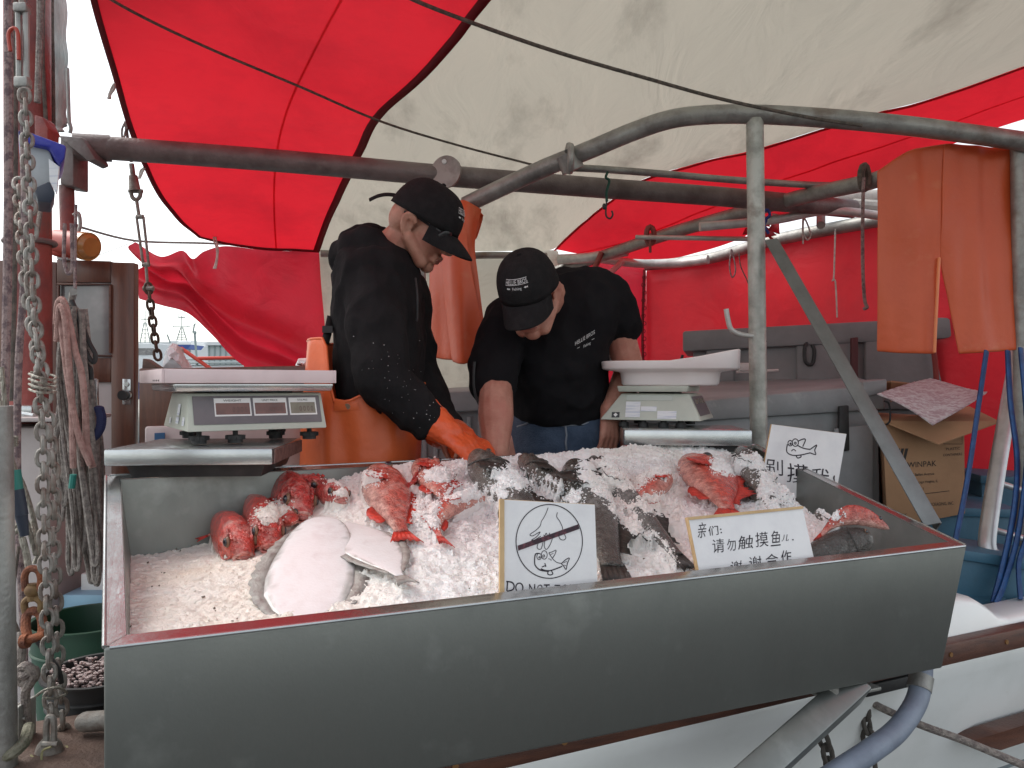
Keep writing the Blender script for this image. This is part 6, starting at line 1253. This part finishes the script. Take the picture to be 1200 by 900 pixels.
sh_ = [icep(0, 1) + V((.04, -.01, 0)), icep(.05, 1) + V((0, -.01, 0))]
ice = ib.build('ice', ICE, smooth=45, cols=True, recalc=False); ice['kind'] = 'stuff'; ice['label'] = 'crushed white ice heaped in the steel trough'; ice['category'] = 'ice'
# =================================================================== PEOPLE
def wrk(amp, sx, sy, sz, seed, amp2=.35):
    def f(c, n):
        q = V((c.x * sx, c.y * sy, c.z * sz)) + V((seed, seed, seed))
        a = noise.noise(q); return amp * (1 - abs(a) * 2.2) * .6 + amp * amp2 * noise.noise(q * 2.7)
    return f
def head_frame(c, f, u, s=1.):
    f = V(f).normalized(); u = V(u); u = (u - f * u.dot(f)).normalized(); l = u.cross(f)
    return lambda x, y, z: V(c) + (f * x + l * y + u * z) * s, Matrix((f, l, u)).transposed(), s
def head_shapes(b, H, R, s, neck):
    E = lambda c, r, q=None: b.ell(H(*c), [x * s for x in r], R if q is None else R @ q, 24, 16)
    C = lambda a, ra, c, rc: b.cap(H(*a), ra * s, H(*c), rc * s)
    E((-.014, 0, .048), (.097, .077, .082)); E((.030, 0, -.008), (.064, .064, .088)); E((.034, 0, -.066), (.050, .050, .040)); E((.072, 0, -.092), (.022, .026, .020))
    for y in (1, -1):
        C((.0, y * .062, -.045), .020, (.060, y * .034, -.085), .022); E((.058, y * .040, -.010), (.030, .022, .026)); C((.080, y * .018, .030), .013, (.062, y * .048, .028), .013)
        E((.100, y * .012, -.026), (.011, .009, .009)); E((-.050, y * .030, .0), (.05, .05, .06))
    C((.086, 0, .026), .010, (.106, 0, -.016), .0115); E((.110, 0, -.021), (.013, .013, .011))
    C((.090, -.020, -.051), .0075, (.090, .020, -.051), .0075); C((.096, -.008, -.0505), .0075, (.096, .008, -.0505), .0075); C((.087, -.018, -.065), .009, (.087, .018, -.065), .009)
    b.cap(H(-.028, 0, -.05), .060 * s, V(neck), .064)
def ear(b, H, R, s, y):
    pts = [(.012, .0, -.028), (.006, .004, -.035), (-.004, .008, -.030), (-.014, .014, -.012), (-.021, .018, .008), (-.017, .019, .026), (-.004, .016, .033), (.010, .010, .026), (.016, .004, .012)]
    b.tube(smooth_path([H(p[0] - .014, y * (.071 + p[1]), p[2] * .92 - .012) for p in pts], 5), [.0062 * s] * 41, 8)
    b.tube(smooth_path([H(p[0] * .55 - .014, y * (.071 + p[1] * .85), p[2] * .6 - .014) for p in pts[2:8]], 5), [.0045 * s] * 26, 7)
    b.ell(H(-.014, y * .074, -.012), (.015 * s, .005 * s, .025 * s), R @ Matrix.Rotation(-.25 * y, 3, 'Z'), 14, 10); b.ell(H(-.006, y * .073, -.040), (.008 * s, .006 * s, .009 * s), R, 10, 8)
def hand(b, wrist, fwd, palmn, s=1., curl=(.5, .5, .5, .5), thumb=1, spread=.22, rad=1.):
    """palm, four unequal bent fingers and a thumb; palmn = direction the palm faces"""
    f = V(fwd).normalized(); n = V(palmn); n = (n - f * n.dot(f)).normalized(); l = n.cross(f) * thumb
    W_ = V(wrist)
    for y in (-.026, -.009, .009, .026): b.cap(W_ + l * y * .6 * s + f * .012 * s, .0165 * s * rad, W_ + (f * .088 + l * y) * s, .0115 * s * rad)
    for i, (y, L) in enumerate(((.028, .072), (.0095, .080), (-.0095, .075), (-.027, .060))):
        p = W_ + (f * .088 + l * y) * s; a = .15 + curl[i] * .5; d = (f + l * (y * spread * 30 * .03)).normalized(); r0 = .0100 * s * rad
        for k, (fr, r1) in enumerate(((.45, .0090), (.31, .0083), (.24, .0070))):
            dd = (d * math.cos(a) + n * math.sin(a)); q = p + dd * L * fr * s; b.cap(p, r0, q, r1 * s * rad); p, r0 = q, r1 * s * rad; a += .25 + curl[i] * .75
    p = W_ + (f * .022 + l * .026 + n * .006) * s; d = (f * .62 + l * .70 + n * .35).normalized(); q = p + d * .045 * s; b.cap(p, .0150 * s * rad, q, .0118 * s * rad)
    d = (f * .86 + l * .28 + n * .42).normalized(); r = q + d * .034 * s; b.cap(q, .0112 * s * rad, r, .0098 * s * rad); d = (f * .88 + l * .05 + n * .5).normalized(); b.cap(r, .0098 * s * rad, r + d * .026 * s, .0078 * s * rad)
def cap_hat(p, H, R, s, tail=False, back=-.108):
    """baseball cap: six panel dome, curved peak, button, embroidery"""
    rows = []; n = 44
    def dome(a, t):
        cx, cy = math.cos(a), math.sin(a); fr = max(0, cx)
        rx = .110 + .006 * fr; k = math.cos(t); z0 = .020 + .006 * cx
        zz = z0 + (.137 - z0) * math.sin(t) ** .92
        kk = (k ** .72) * (1 + .012 * abs(math.sin(a * 3)) * k)
        return H(-.012 + rx * kk * cx, .0935 * kk * cy, zz)
    for i in range(15): rows.append([dome(2 * math.pi * j / n, (i / 14) ** 1. * math.pi / 2 * .995) for j in range(n + 1)])
    inn = [[H(-.012, 0, .05).lerp(q, .965) for q in r] for r in (rows[2], rows[1], rows[0])]
    b = B(); b.grid(inn + rows); c = b.build('cap', CAPM, p, smooth=180)
    b = B(); up_, lo = [], []
    for i in range(9):
        f = i / 8; r1, r2 = [], []
        for j in range(25):
            g = lerp(-1, 1, j / 24); a = g * math.radians(62); base = (-.012 + .112 * math.cos(a), .091 * math.sin(a)); ext = .078 * max(0, 1 - abs(g) ** 2.6) ** .6 + .002
            x = base[0] + ext * f; y = base[1] * (1 - .05 * f); z = .027 + .012 * f * (1 - f) - .030 * f - .026 * (y / .08) ** 2 * (.25 + .75 * f)
            r1.append(H(x, y, z + .0022)); r2.append(H(x, y, z - .0022))
        up_.append(r1); lo.append(r2)
    b.grid(up_); b.grid(lo); e = [q for q in up_[-1]]; g = [q for q in lo[-1]]; b.grid([e, g]); b.build('peak', CAPM, c, smooth=60)
    b = B(); b.ell(H(-.012, 0, .138), (.007 * s, .007 * s, .004 * s), R, 12, 8); b.build('button', CAPM, c)
    b = B()   # embroidered two line logo following the front panel
    pw = wloc(p); CB_ = BVHTree.FromPolygons([v.co + pw for v in c.data.vertices], [tuple(f_.vertices) for f_ in c.data.polygons])
    def on(x, y):
        a = x / .098; z = .066 + y; e = H(-.012 + .3 * math.cos(a), .3 * math.sin(a), z + .06); t = H(-.012, 0, z - .008); d = (t - e).normalized(); q, n_, i_, t_ = CB_.ray_cast(e, d)
        return (q or t) - d * .0015
    def put(body, x0, w_, y, h, flip=-1):
        vs, fs = text_geo(body); xs = [v[0] for v in vs]; m0, m1 = min(xs), max(xs)
        b.add([on(flip * -(x0 + (v[0] - m0) / (m1 - m0) * w_), y + v[1] * h) for v in vs], fs)
    put('HELLIE BROS', -.034, .068, .014, .017); put('Fishing', -.013, .026, -.003, .012)
    for x0 in (-.031, .020): b.add([on(x0 + dx * 1.0, .0015 + dy) for dx, dy in ((0, 0), (.004, .003), (.008, .001), (.011, .003), (.011, -.003), (.008, -.001), (.004, -.003))], [tuple(range(7))])
    for yy in (.0115, .0275): b.add([on(x, yy) for x in [-.035 + .07 * i / 10 for i in range(11)]] + [on(x, yy + .0013) for x in [-.035 + .07 * i / 10 for i in range(11)]], [(i, i + 1, 12 + i, 11 + i) for i in range(10)])
    b.build('logo', WHITETX, c, smooth=0)
    if tail:
        b = B(); T_ = smooth_path([H(-.108, .0, .034), H(-.128, -.004, .032), H(-.150, -.008, .020), H(-.168, -.012, .002), H(-.182, -.014, -.020)], 6); b.tube(T_, .0095 * s, 10, flat=.28); b.build('strap_tail', CAPM, c)
    return c
# ------------------------------------------------------------------- hooded man
p1 = thing('person', 'man in black hooded top, orange bib trousers and black cap, reaching with an orange glove', 'person', V((-.43, 2.36, .45)))
H1, R1, s1_ = head_frame(P(492, 259.5, 2.33) + V((0, .085, 0)), (.82, -.13, -.555), (.52, -.14, .84), 1.03)
b = B(); neck1 = P(448, 305, 2.42); head_shapes(b, H1, R1, s1_, neck1)
for y in (1, -1): ear(b, H1, R1, s1_, y)
b.cap(neck1, .064, P(436, 345, 2.42), .09)
b.chainlimb([(P(440, 340, 2.42), .095), (P(442, 420, 2.42), .095), (P(432, 520, 2.42), .11)])
def armset(b, sh, el, wr, r=(.052, .042, .030)): b.chainlimb([(sh, r[0]), (el, r[1]), (wr, r[2])])
sh1, el1, wr1 = P(436, 338, 2.28), P(450, 448, 2.20), P(505, 493, 2.17); armset(b, sh1, el1, wr1)
sh2, el2, wr2 = P(470, 345, 2.60), P(486, 440, 2.56), P(528, 508, 2.36); armset(b, sh2, el2, wr2)
hand(b, wr1, P(548, 520, 2.14) - wr1, (0.0, .25, -1), .95, (.35, .4, .45, .5), -1); hand(b, wr2, P(560, 524, 2.26) - wr2, (.1, -.2, -1), .95, (.4, .45, .5, .5), 1)
for y in (-1, 1): b.chainlimb([(V((-.43, 2.42 + .1 * y, 1.42)), .10), (V((-.42, 2.42 + .11 * y, .98)), .07), (V((-.44, 2.42 + .12 * y, .55)), .05)])
b.remesh(.0036, 5, .5).build('body', SKIN, p1, smooth=180)
# hooded top
b = B(); X1 = V((1, 0, 0)); Y1 = V((0, 1, 0))
def trow(py, xl, xr, bd, d, tilt=0): k = d / F; return (P((xl + xr) / 2, py, d), V(((xr - xl) / 2 * k, 0, tilt * (xr - xl) / 2 * k)), V((0, bd, 0)))
b.loft([trow(292, 408, 472, .10, 2.43), trow(302, 402, 482, .165, 2.43), trow(318, 396, 489, .195, 2.43), trow(345, 393, 493, .205, 2.43), trow(390, 395, 496, .20, 2.42), trow(430, 397, 494, .20, 2.41), trow(470, 402, 488, .19, 2.40), trow(500, 402, 484, .185, 2.40)], 40, 2.3)
b.chainlimb([(sh1 + V((.0, .02, .0)), .092), (P(441, 390, 2.22), .083), (P(449, 444, 2.19), .073), (P(478, 472, 2.18), .064), (P(499, 489, 2.175), .058)])
b.chainlimb([(sh2, .09), (P(478, 395, 2.58), .085), (el2, .075), (P(510, 480, 2.46), .064), (P(522, 500, 2.39), .054)])
b.chainlimb([(P(407, 300, 2.46), .048), (P(416, 288, 2.50), .054), (P(434, 282, 2.50), .052), (P(444, 284, 2.52), .045)]); b.chainlimb([(P(405, 300, 2.40), .048), (P(414, 291, 2.36), .053), (P(432, 286, 2.34), .050), (P(452, 298, 2.335), .040), (P(470, 314, 2.36), .034), (P(480, 325, 2.40), .03)])
b.chainlimb([(P(404, 306, 2.43), .048), (P(420, 300, 2.43), .06)]); b.chainlimb([(P(452, 292, 2.52), .04), (P(474, 314, 2.50), .034)])
hd = b.remesh(.006, 6, .5, wrk(.014, 13, 10, 8, 2.2)).build('hooded_top', BLACKC, p1, smooth=180)
b = B(); b.tube(smooth_path(pxs([(487, 326, 2.30), (489, 345, 2.28), (489, 372, 2.28), (488, 376, 2.28)])), .0032, 7); b.build('drawstring', BLACKR, hd)
b = B(); random.seed(9)
for k in range(48):
    t = random.random(); c0_ = P(438, 400, 2.2).lerp(P(492, 486, 2.17), t); q = ray((c0_.x / c0_.y * F + 600) + random.gauss(0, 16), 450 - (c0_.z - CZ) / c0_.y * F + random.gauss(0, 16))
    c = EYE0 + q * 1.9; COVH = None
    b.v.append(c)
spec_dirs = list(b.v)
hv = [hd.matrix_world @ v.co + wloc(p1) for v in hd.data.vertices] if False else [v.co + wloc(p1) for v in hd.data.vertices]; HB = BVHTree.FromPolygons(hv, [tuple(f.vertices) for f in hd.data.polygons])
b = B()
for c in spec_dirs:
    d_ = (c - EYE0).normalized(); h_, n_, i_, t_ = HB.ray_cast(EYE0, d_)
    if h_ is not None: q = random.choice((.0008, .0009, .0011, .0017)); b.ell(h_ + n_ * q * .3, (q, q, q * .6), None, 6, 4)
b.build('fish_scales', WHITETX, hd)
# orange bib trousers
b = B(); rows = []; NB = 56
def brow(py, xl, xr, bd, d): return (xl, xr, bd, d, py)
spec = [(404, 366, 497, .225, 2.42), (440, 363, 497, .225, 2.415), (475, 361, 495, .222, 2.41), (510, 359, 494, .22, 2.405), (545, 358, 492, .22, 2.40), (600, 360, 488, .215, 2.40), (660, 364, 480, .20, 2.41)]
def bibtop(a):
    x, y = math.cos(a), math.sin(a); q = 398 if x < -.72 else None
    back = sstep(-x, .22, .50); front = sstep(x, -.1, .45)
    return lerp(lerp(468, 448, front), 399, back)
for i in range(15):
    r = []
    for j in range(NB + 1):
        a = 2 * math.pi * j / NB; t0_ = bibtop(a); py = lerp(t0_, 660, (i / 14)); xl, xr, bd, d = [interp(py, [s_[0] for s_ in spec], [s_[k] for s_ in spec]) for k in (1, 2, 3, 4)]
        k_ = d / F; c = P((xl + xr) / 2, py, d); x, y = math.cos(a), math.sin(a); x = math.copysign(abs(x) ** .87, x); y = math.copysign(abs(y) ** .87, y)
        w_ = .010 * noise.noise(V((a * 2.2, py / 60, 1.7))) + .006 * noise.noise(V((a * 6, py / 90, 4.7)))
        fold_ = -.022 * math.exp(-((a - 4.60 - (py - 470) * .0012) / .10) ** 2) * sstep(py, 466, 490) + .014 * math.exp(-((a - 4.45) / .12) ** 2) * sstep(py, 470, 500)
        r.append(c + V((x * ((xr - xl) / 2 * k_ + w_), y * (bd + w_ + fold_), 0)))
    rows.append(r)
b.grid(rows); bib = b.build('bib_trousers', ORANGEB, p1, smooth=180, solid=.007, subd=1)
b = B(); b.tube([q - V((0, .0, .004)) for q in rows[0]], .0048, 6); b.build('hem', ORANGEB, bib, smooth=180)
b = B()
for y in (-1, 1):
    b.loft([(V((-.40, 2.41 + .095 * y, z)), V((rx, 0, 0)), V((0, ry, 0))) for z, rx, ry in ((1.12, .14, .105), (.95, .115, .10), (.75, .10, .095), (.58, .095, .09))], 22)
b.build('trouser_legs', ORANGE, bib, smooth=60)
b = B()
for y in (-1, 1): b.loft([(V((-.40 + dx, 2.41 + .10 * y, z)), V((rx, 0, 0)), V((0, .055, 0))) for z, dx, rx in ((.63, 0, .085), (.54, .0, .08), (.51, .03, .125), (.47, .045, .15), (.452, .045, .15))], 22)
b.build('boots', BLACKR, p1, smooth=60)
nb = HBq = None
bv = [v.co + wloc(p1) for v in bib.data.vertices]; BB = BVHTree.FromPolygons(bv, [tuple(f.vertices) for f in bib.data.polygons])
h_, n_, i_, t_ = BB.ray_cast(EYE0, ray(408, 476)); h_ = h_ or P(408, 476, 2.2); n_ = (n_ or V((0, -1, 0))); n_ = n_ if n_.y < 0 else -n_
b = B(); b.cyl(h_ + n_ * .002, h_ + n_ * .007, .0085, 18); b.build('button', M('brass_button', (.40, .30, .22), .4, .5), bib)
b = B(); b.slab([h_ + n_ * .0045 + V((x, 0, z)) for x, z in ((-.035, .022), (.030, .012), (.033, -.010), (-.038, -.012))], n_ * .0015, .0005); b.build('button_tab', ORANGEB, bib)
b = B(); b.tube(smooth_path(pxs([(388, 372, 2.33), (385, 386, 2.31), (381, 402, 2.30)])), .014, 8, flat=.3); b.box(P(384, 386, 2.29), (.03, .008, .02)); b.build('brace', BLACKR, bib)
# cap and glasses
cap_hat(p1, H1, R1, s1_, tail=True)
g = B()
for y in (1, -1):
    g.loft([(H1(.096 - max(0, t) ** 2 * .020, y * (.038 + t * .032), .006), R1 @ V((0, 0, .027 * s1_ * math.sqrt(max(.02, 1 - t ** 4)))), R1 @ V((.004 * s1_, 0, 0))) for t in [i / 6 - 1 for i in range(13)]], 14)
g.cap(H1(.094, -.012, .016), .004, H1(.094, .012, .016), .004)
sg = g.build('sunglasses', BLACKP, p1, smooth=50)
g = B()
for y in (1, -1): g = B(); g.tube(smooth_path([H1(.074, y * .066, .018), H1(.03, y * .0745, .018), H1(-.01, y * .080, .018), H1(-.045, y * .078, .010)], 6), .0028 * s1_, 8, flat=1.6); g.build('temple', BLACKP, sg)
pass
g = B(); g.tube(smooth_path([H1(.097, -.021, -.058), H1(.099, 0, -.0578), H1(.097, .021, -.058)], 6), .0018, 6); g.build('mouth_line', LIPS, p1)
# orange gauntlet
def glove(name, wr, tip, palmn, th, curl):
    b = B(); f = (tip - wr).normalized(); hand(b, wr + f * .035, f, palmn, 1.05, curl, th, rad=1.30)
    b.chainlimb([(wr - f * .045, .058), (wr + f * .02, .047), (wr + f * .06, .038)]); return b.remesh(.0042, 4, .5, wrk(.004, 26, 26, 26, 6)).build(name, ORANGEG, p1, smooth=180)
gl = glove('glove', wr1, P(556, 530, 2.13), (0.0, .3, -1), -1, (.25, .3, .35, .4)); glove('glove', wr2, P(575, 528, 2.24), (.1, -.2, -1), 1, (.3, .35, .4, .4))
b = B(); f = (P(556, 530, 2.13) - wr1).normalized(); u_ = f.orthogonal().normalized(); w_ = f.cross(u_)
for k in (-.055, -.046): b.tube([wr1 + f * k + u_ * (.058 * math.cos(a)) + w_ * (.058 * math.sin(a)) for a in [i * math.pi / 12 for i in range(24)]], .0045, 7, closed=True)
b.build('cuff_bead', ORANGEG, gl, smooth=180)
b = B()
for cx_, r_ in ((-.012, 1), (.012, 1), (0, .6)):
    c = wr1 + f * (-.012) + V((cx_, 0, .004)); pts = []
    for i in range(16):
        a = i * math.pi / 8; d_ = ray(516 + cx_ * 700 + 8 * math.cos(a) * r_, 482 + 6 * math.sin(a) * r_ + cx_ * 420); gv = None; pts.append(EYE0 + d_ * 2.0)
# ------------------------------------------------------------------- bowed man
p2 = thing('person', 'heavy man in black t-shirt, jeans and cap, bowed over the far side of the trough', 'person', V((.14, 2.82, .45)))
H2_, R2, s2h = head_frame(P(621, 346, 2.40), (-.20, -.75, -.63), (-.26, -.56, .78), 1.0)
b = B(); neck2 = P(655, 345, 2.60); head_shapes(b, H2_, R2, s2h, neck2)
for y in (1, -1): ear(b, H2_, R2, s2h, y)
b.cap(neck2, .066, P(662, 372, 2.66), .10)
b.chainlimb([(P(660, 385, 2.66), .14), (P(660, 440, 2.72), .15), (P(660, 510, 2.78), .15)])
shL, elL, wrL = P(588, 395, 2.55), P(581, 462, 2.42), P(581, 535, 2.32); b.chainlimb([(shL, .050), (P(580, 430, 2.50), .054), (elL, .053), (P(581, 490, 2.385), .055), (wrL, .036)])
shR, elR, wrR = P(722, 372, 2.66), P(738, 432, 2.72), P(714, 480, 2.62); b.chainlimb([(shR, .050), (P(728, 400, 2.70), .054), (elR, .050), (P(730, 455, 2.68), .050), (wrR, .033)])
hand(b, wrL, P(582, 575, 2.28) - wrL, (0, 1, .2), 1.05, (.4, .45, .5, .5), -1); hand(b, wrR, P(714, 530, 2.60) - wrR, (-.5, .8, 0), 1.05, (.25, .3, .35, .35), -1)
for x in (-.11, .11): b.chainlimb([(V((.18 + x, 2.80, 1.35)), .12), (V((.16 + x, 2.78, .95)), .08), (V((.16 + x, 2.82, .55)), .05)])
b.remesh(.0038, 5, .5).build('body', SKINR, p2, smooth=180)
def srow(py, xl, xr, bd, d): k = d / F; return (P((xl + xr) / 2, py, d), V(((xr - xl) / 2 * k, 0, 0)), V((0, bd, 0)))
b = B(); b.loft([srow(317, 652, 704, .07, 2.66), srow(322, 634, 718, .10, 2.66), srow(336, 606, 728, .125, 2.65), srow(352, 590, 733, .14, 2.64), srow(375, 584, 728, .15, 2.64), srow(405, 590, 712, .165, 2.66), srow(440, 596, 711, .18, 2.69), srow(470, 600, 710, .185, 2.73), srow(487, 603, 708, .18, 2.75), srow(496, 616, 700, .17, 2.76)], 40, 2.25)
b.chainlimb([(P(596, 378, 2.58), .085), (P(586, 405, 2.54), .080), (P(579, 430, 2.50), .078), (P(578, 450, 2.46), .072)]); b.chainlimb([(P(708, 348, 2.64), .085), (P(720, 366, 2.66), .078), (P(728, 380, 2.685), .070)])
b.chainlimb([(P(640, 345, 2.56), .07), (P(600, 372, 2.56), .06)]); b.chainlimb([(P(668, 345, 2.58), .075), (P(706, 350, 2.62), .07)])
ts = b.remesh(.006, 6, .5, wrk(.012, 12, 10, 9, 8.1)).build('t_shirt', BLACKT, p2, smooth=180)
b = B(); b.tube([P(578.5, 455, 2.465) + V((.0725 * math.cos(a), .072 * math.sin(a), .0)) for a in [i * math.pi / 14 for i in range(28)]], .0035, 6, closed=True); b.build('sleeve_hem', BLACKT, ts)
tv = [v.co + wloc(p2) for v in ts.data.vertices]; TB = BVHTree.FromPolygons(tv, [tuple(f_.vertices) for f_ in ts.data.polygons])
b = B()
def tput(body, x0, y0, x1, y1, h):
    vs, fs = text_geo(body); xs = [v[0] for v in vs]; m0, m1 = min(xs), max(xs); out = []
    for v in vs:
        t = (v[0] - m0) / (m1 - m0); X, Y = lerp(x0, x1, t), lerp(y0, y1, t) - v[1] * h; q, n_, i_, t_ = TB.ray_cast(EYE0, ray(X, Y)); q = q or P(X, Y, 2.45); out.append(q - ray(X, Y) * .003)
    b.add(out, fs)
tput('HELLIE BROS', 674, 405, 697, 391, 6.5); tput('Fishing', 684, 407.5, 692, 403, 4.5)
for x, y in ((678, 409.5), (695, 399.5)): tput('-', x - 1.5, y, x + 1.5, y - 1.5, 6)
b.build('chest_logo', WHITETX, ts, smooth=0)
b = B(); b.tube(smooth_path(pxs([(556, 424, 2.42), (555, 446, 2.41), (557, 462, 2.41), (562, 474, 2.41), (566, 476, 2.41)])), .0045, 7); apn = b.build('black_cord', BLACKR, ts)
b = B(); b.tube(smooth_path(pxs([(563, 456, 2.405), (566, 464, 2.405), (565, 474, 2.405)])), .003, 7); b.build('cord_end', ROPEW, apn)
b = B(); b.loft([srow(468, 600, 716, .165, 2.78), srow(490, 599, 722, .185, 2.79), srow(520, 598, 726, .19, 2.80), srow(560, 598, 728, .19, 2.81), srow(600, 600, 726, .18, 2.81)], 36, 2.4)
for x in (-.105, .105): b.loft([(V((.185 + x, 2.81, z)), V((r_, 0, 0)), V((0, r_ * 1.05, 0))) for z, r_ in ((1.25, .12), (1.05, .11), (.85, .095), (.65, .085), (.5, .09))], 24)
jn = b.remesh(.007, 4, .5, wrk(.006, 9, 9, 7, 3.3)).build('jeans', JEANS, p2, smooth=180)
jv = [v.co + wloc(p2) for v in jn.data.vertices]; JB = BVHTree.FromPolygons(jv, [tuple(f_.vertices) for f_ in jn.data.polygons])
def jray(x, y, o=.002): q, n_, i_, t_ = JB.ray_cast(EYE0, ray(x, y)); return (q or P(x, y, 2.6)) - ray(x, y) * o
b = B(); b.tube([jray(x, y) for x, y in ((662, 494), (663, 502), (664, 510), (663, 518), (664, 528))], .0035, 6); b.tube([jray(x, y) for x, y in ((604, 478), (620, 490), (640, 497), (662, 499), (684, 497), (706, 488))], .003, 6); b.tube([jray(x, y) for x, y in ((606, 500), (616, 497), (624, 492))], .003, 6); b.build('seam', M('denim_seam', (.20, .22, .26), .85), jn, smooth=180)
b = B()
for x in (-.105, .105): b.loft([(V((.185 + x, 2.80 + dy, z)), V((.055, 0, 0)), V((0, ry, 0))) for z, dy, ry in ((.60, .03, .08), (.53, .0, .09), (.50, -.03, .13), (.47, -.045, .15), (.452, -.045, .15))], 22)
b.build('boots', BLACKR, p2, smooth=60)
cap_hat(p2, H2_, R2, s2h)
b = B()
for y in (1, -1): b.ell(H2_(.080, y * .032, .012), (.012 * s2h,) * 3, R2, 14, 10)
ey = b
for y in (1, -1): q = B(); q.ell(H2_(.078, y * .032, .012), (.0125 * s2h, .0125 * s2h, .0105 * s2h), R2, 14, 10); q.build('eyelid', SKINR, p2, smooth=180)
g = B(); g.tube(smooth_path([H2_(.092, -.024, -.0585), H2_(.099, -.008, -.0575), H2_(.099, .008, -.0575), H2_(.092, .024, -.0585)], 6), .0022, 6); g.build('mouth_line', LIPS, p2)
b = B(); b.tube(smooth_path([H2_(-.02, .080, .03), H2_(-.03, .080, .0), H2_(-.045, .072, -.025)], 5), .010, 8, flat=.4); b.build('hair', M('grey_hair', (.16, .14, .13), .8, 0, (.3, .28, .27), 120, 3, .4, .6, .6, 300), p2)
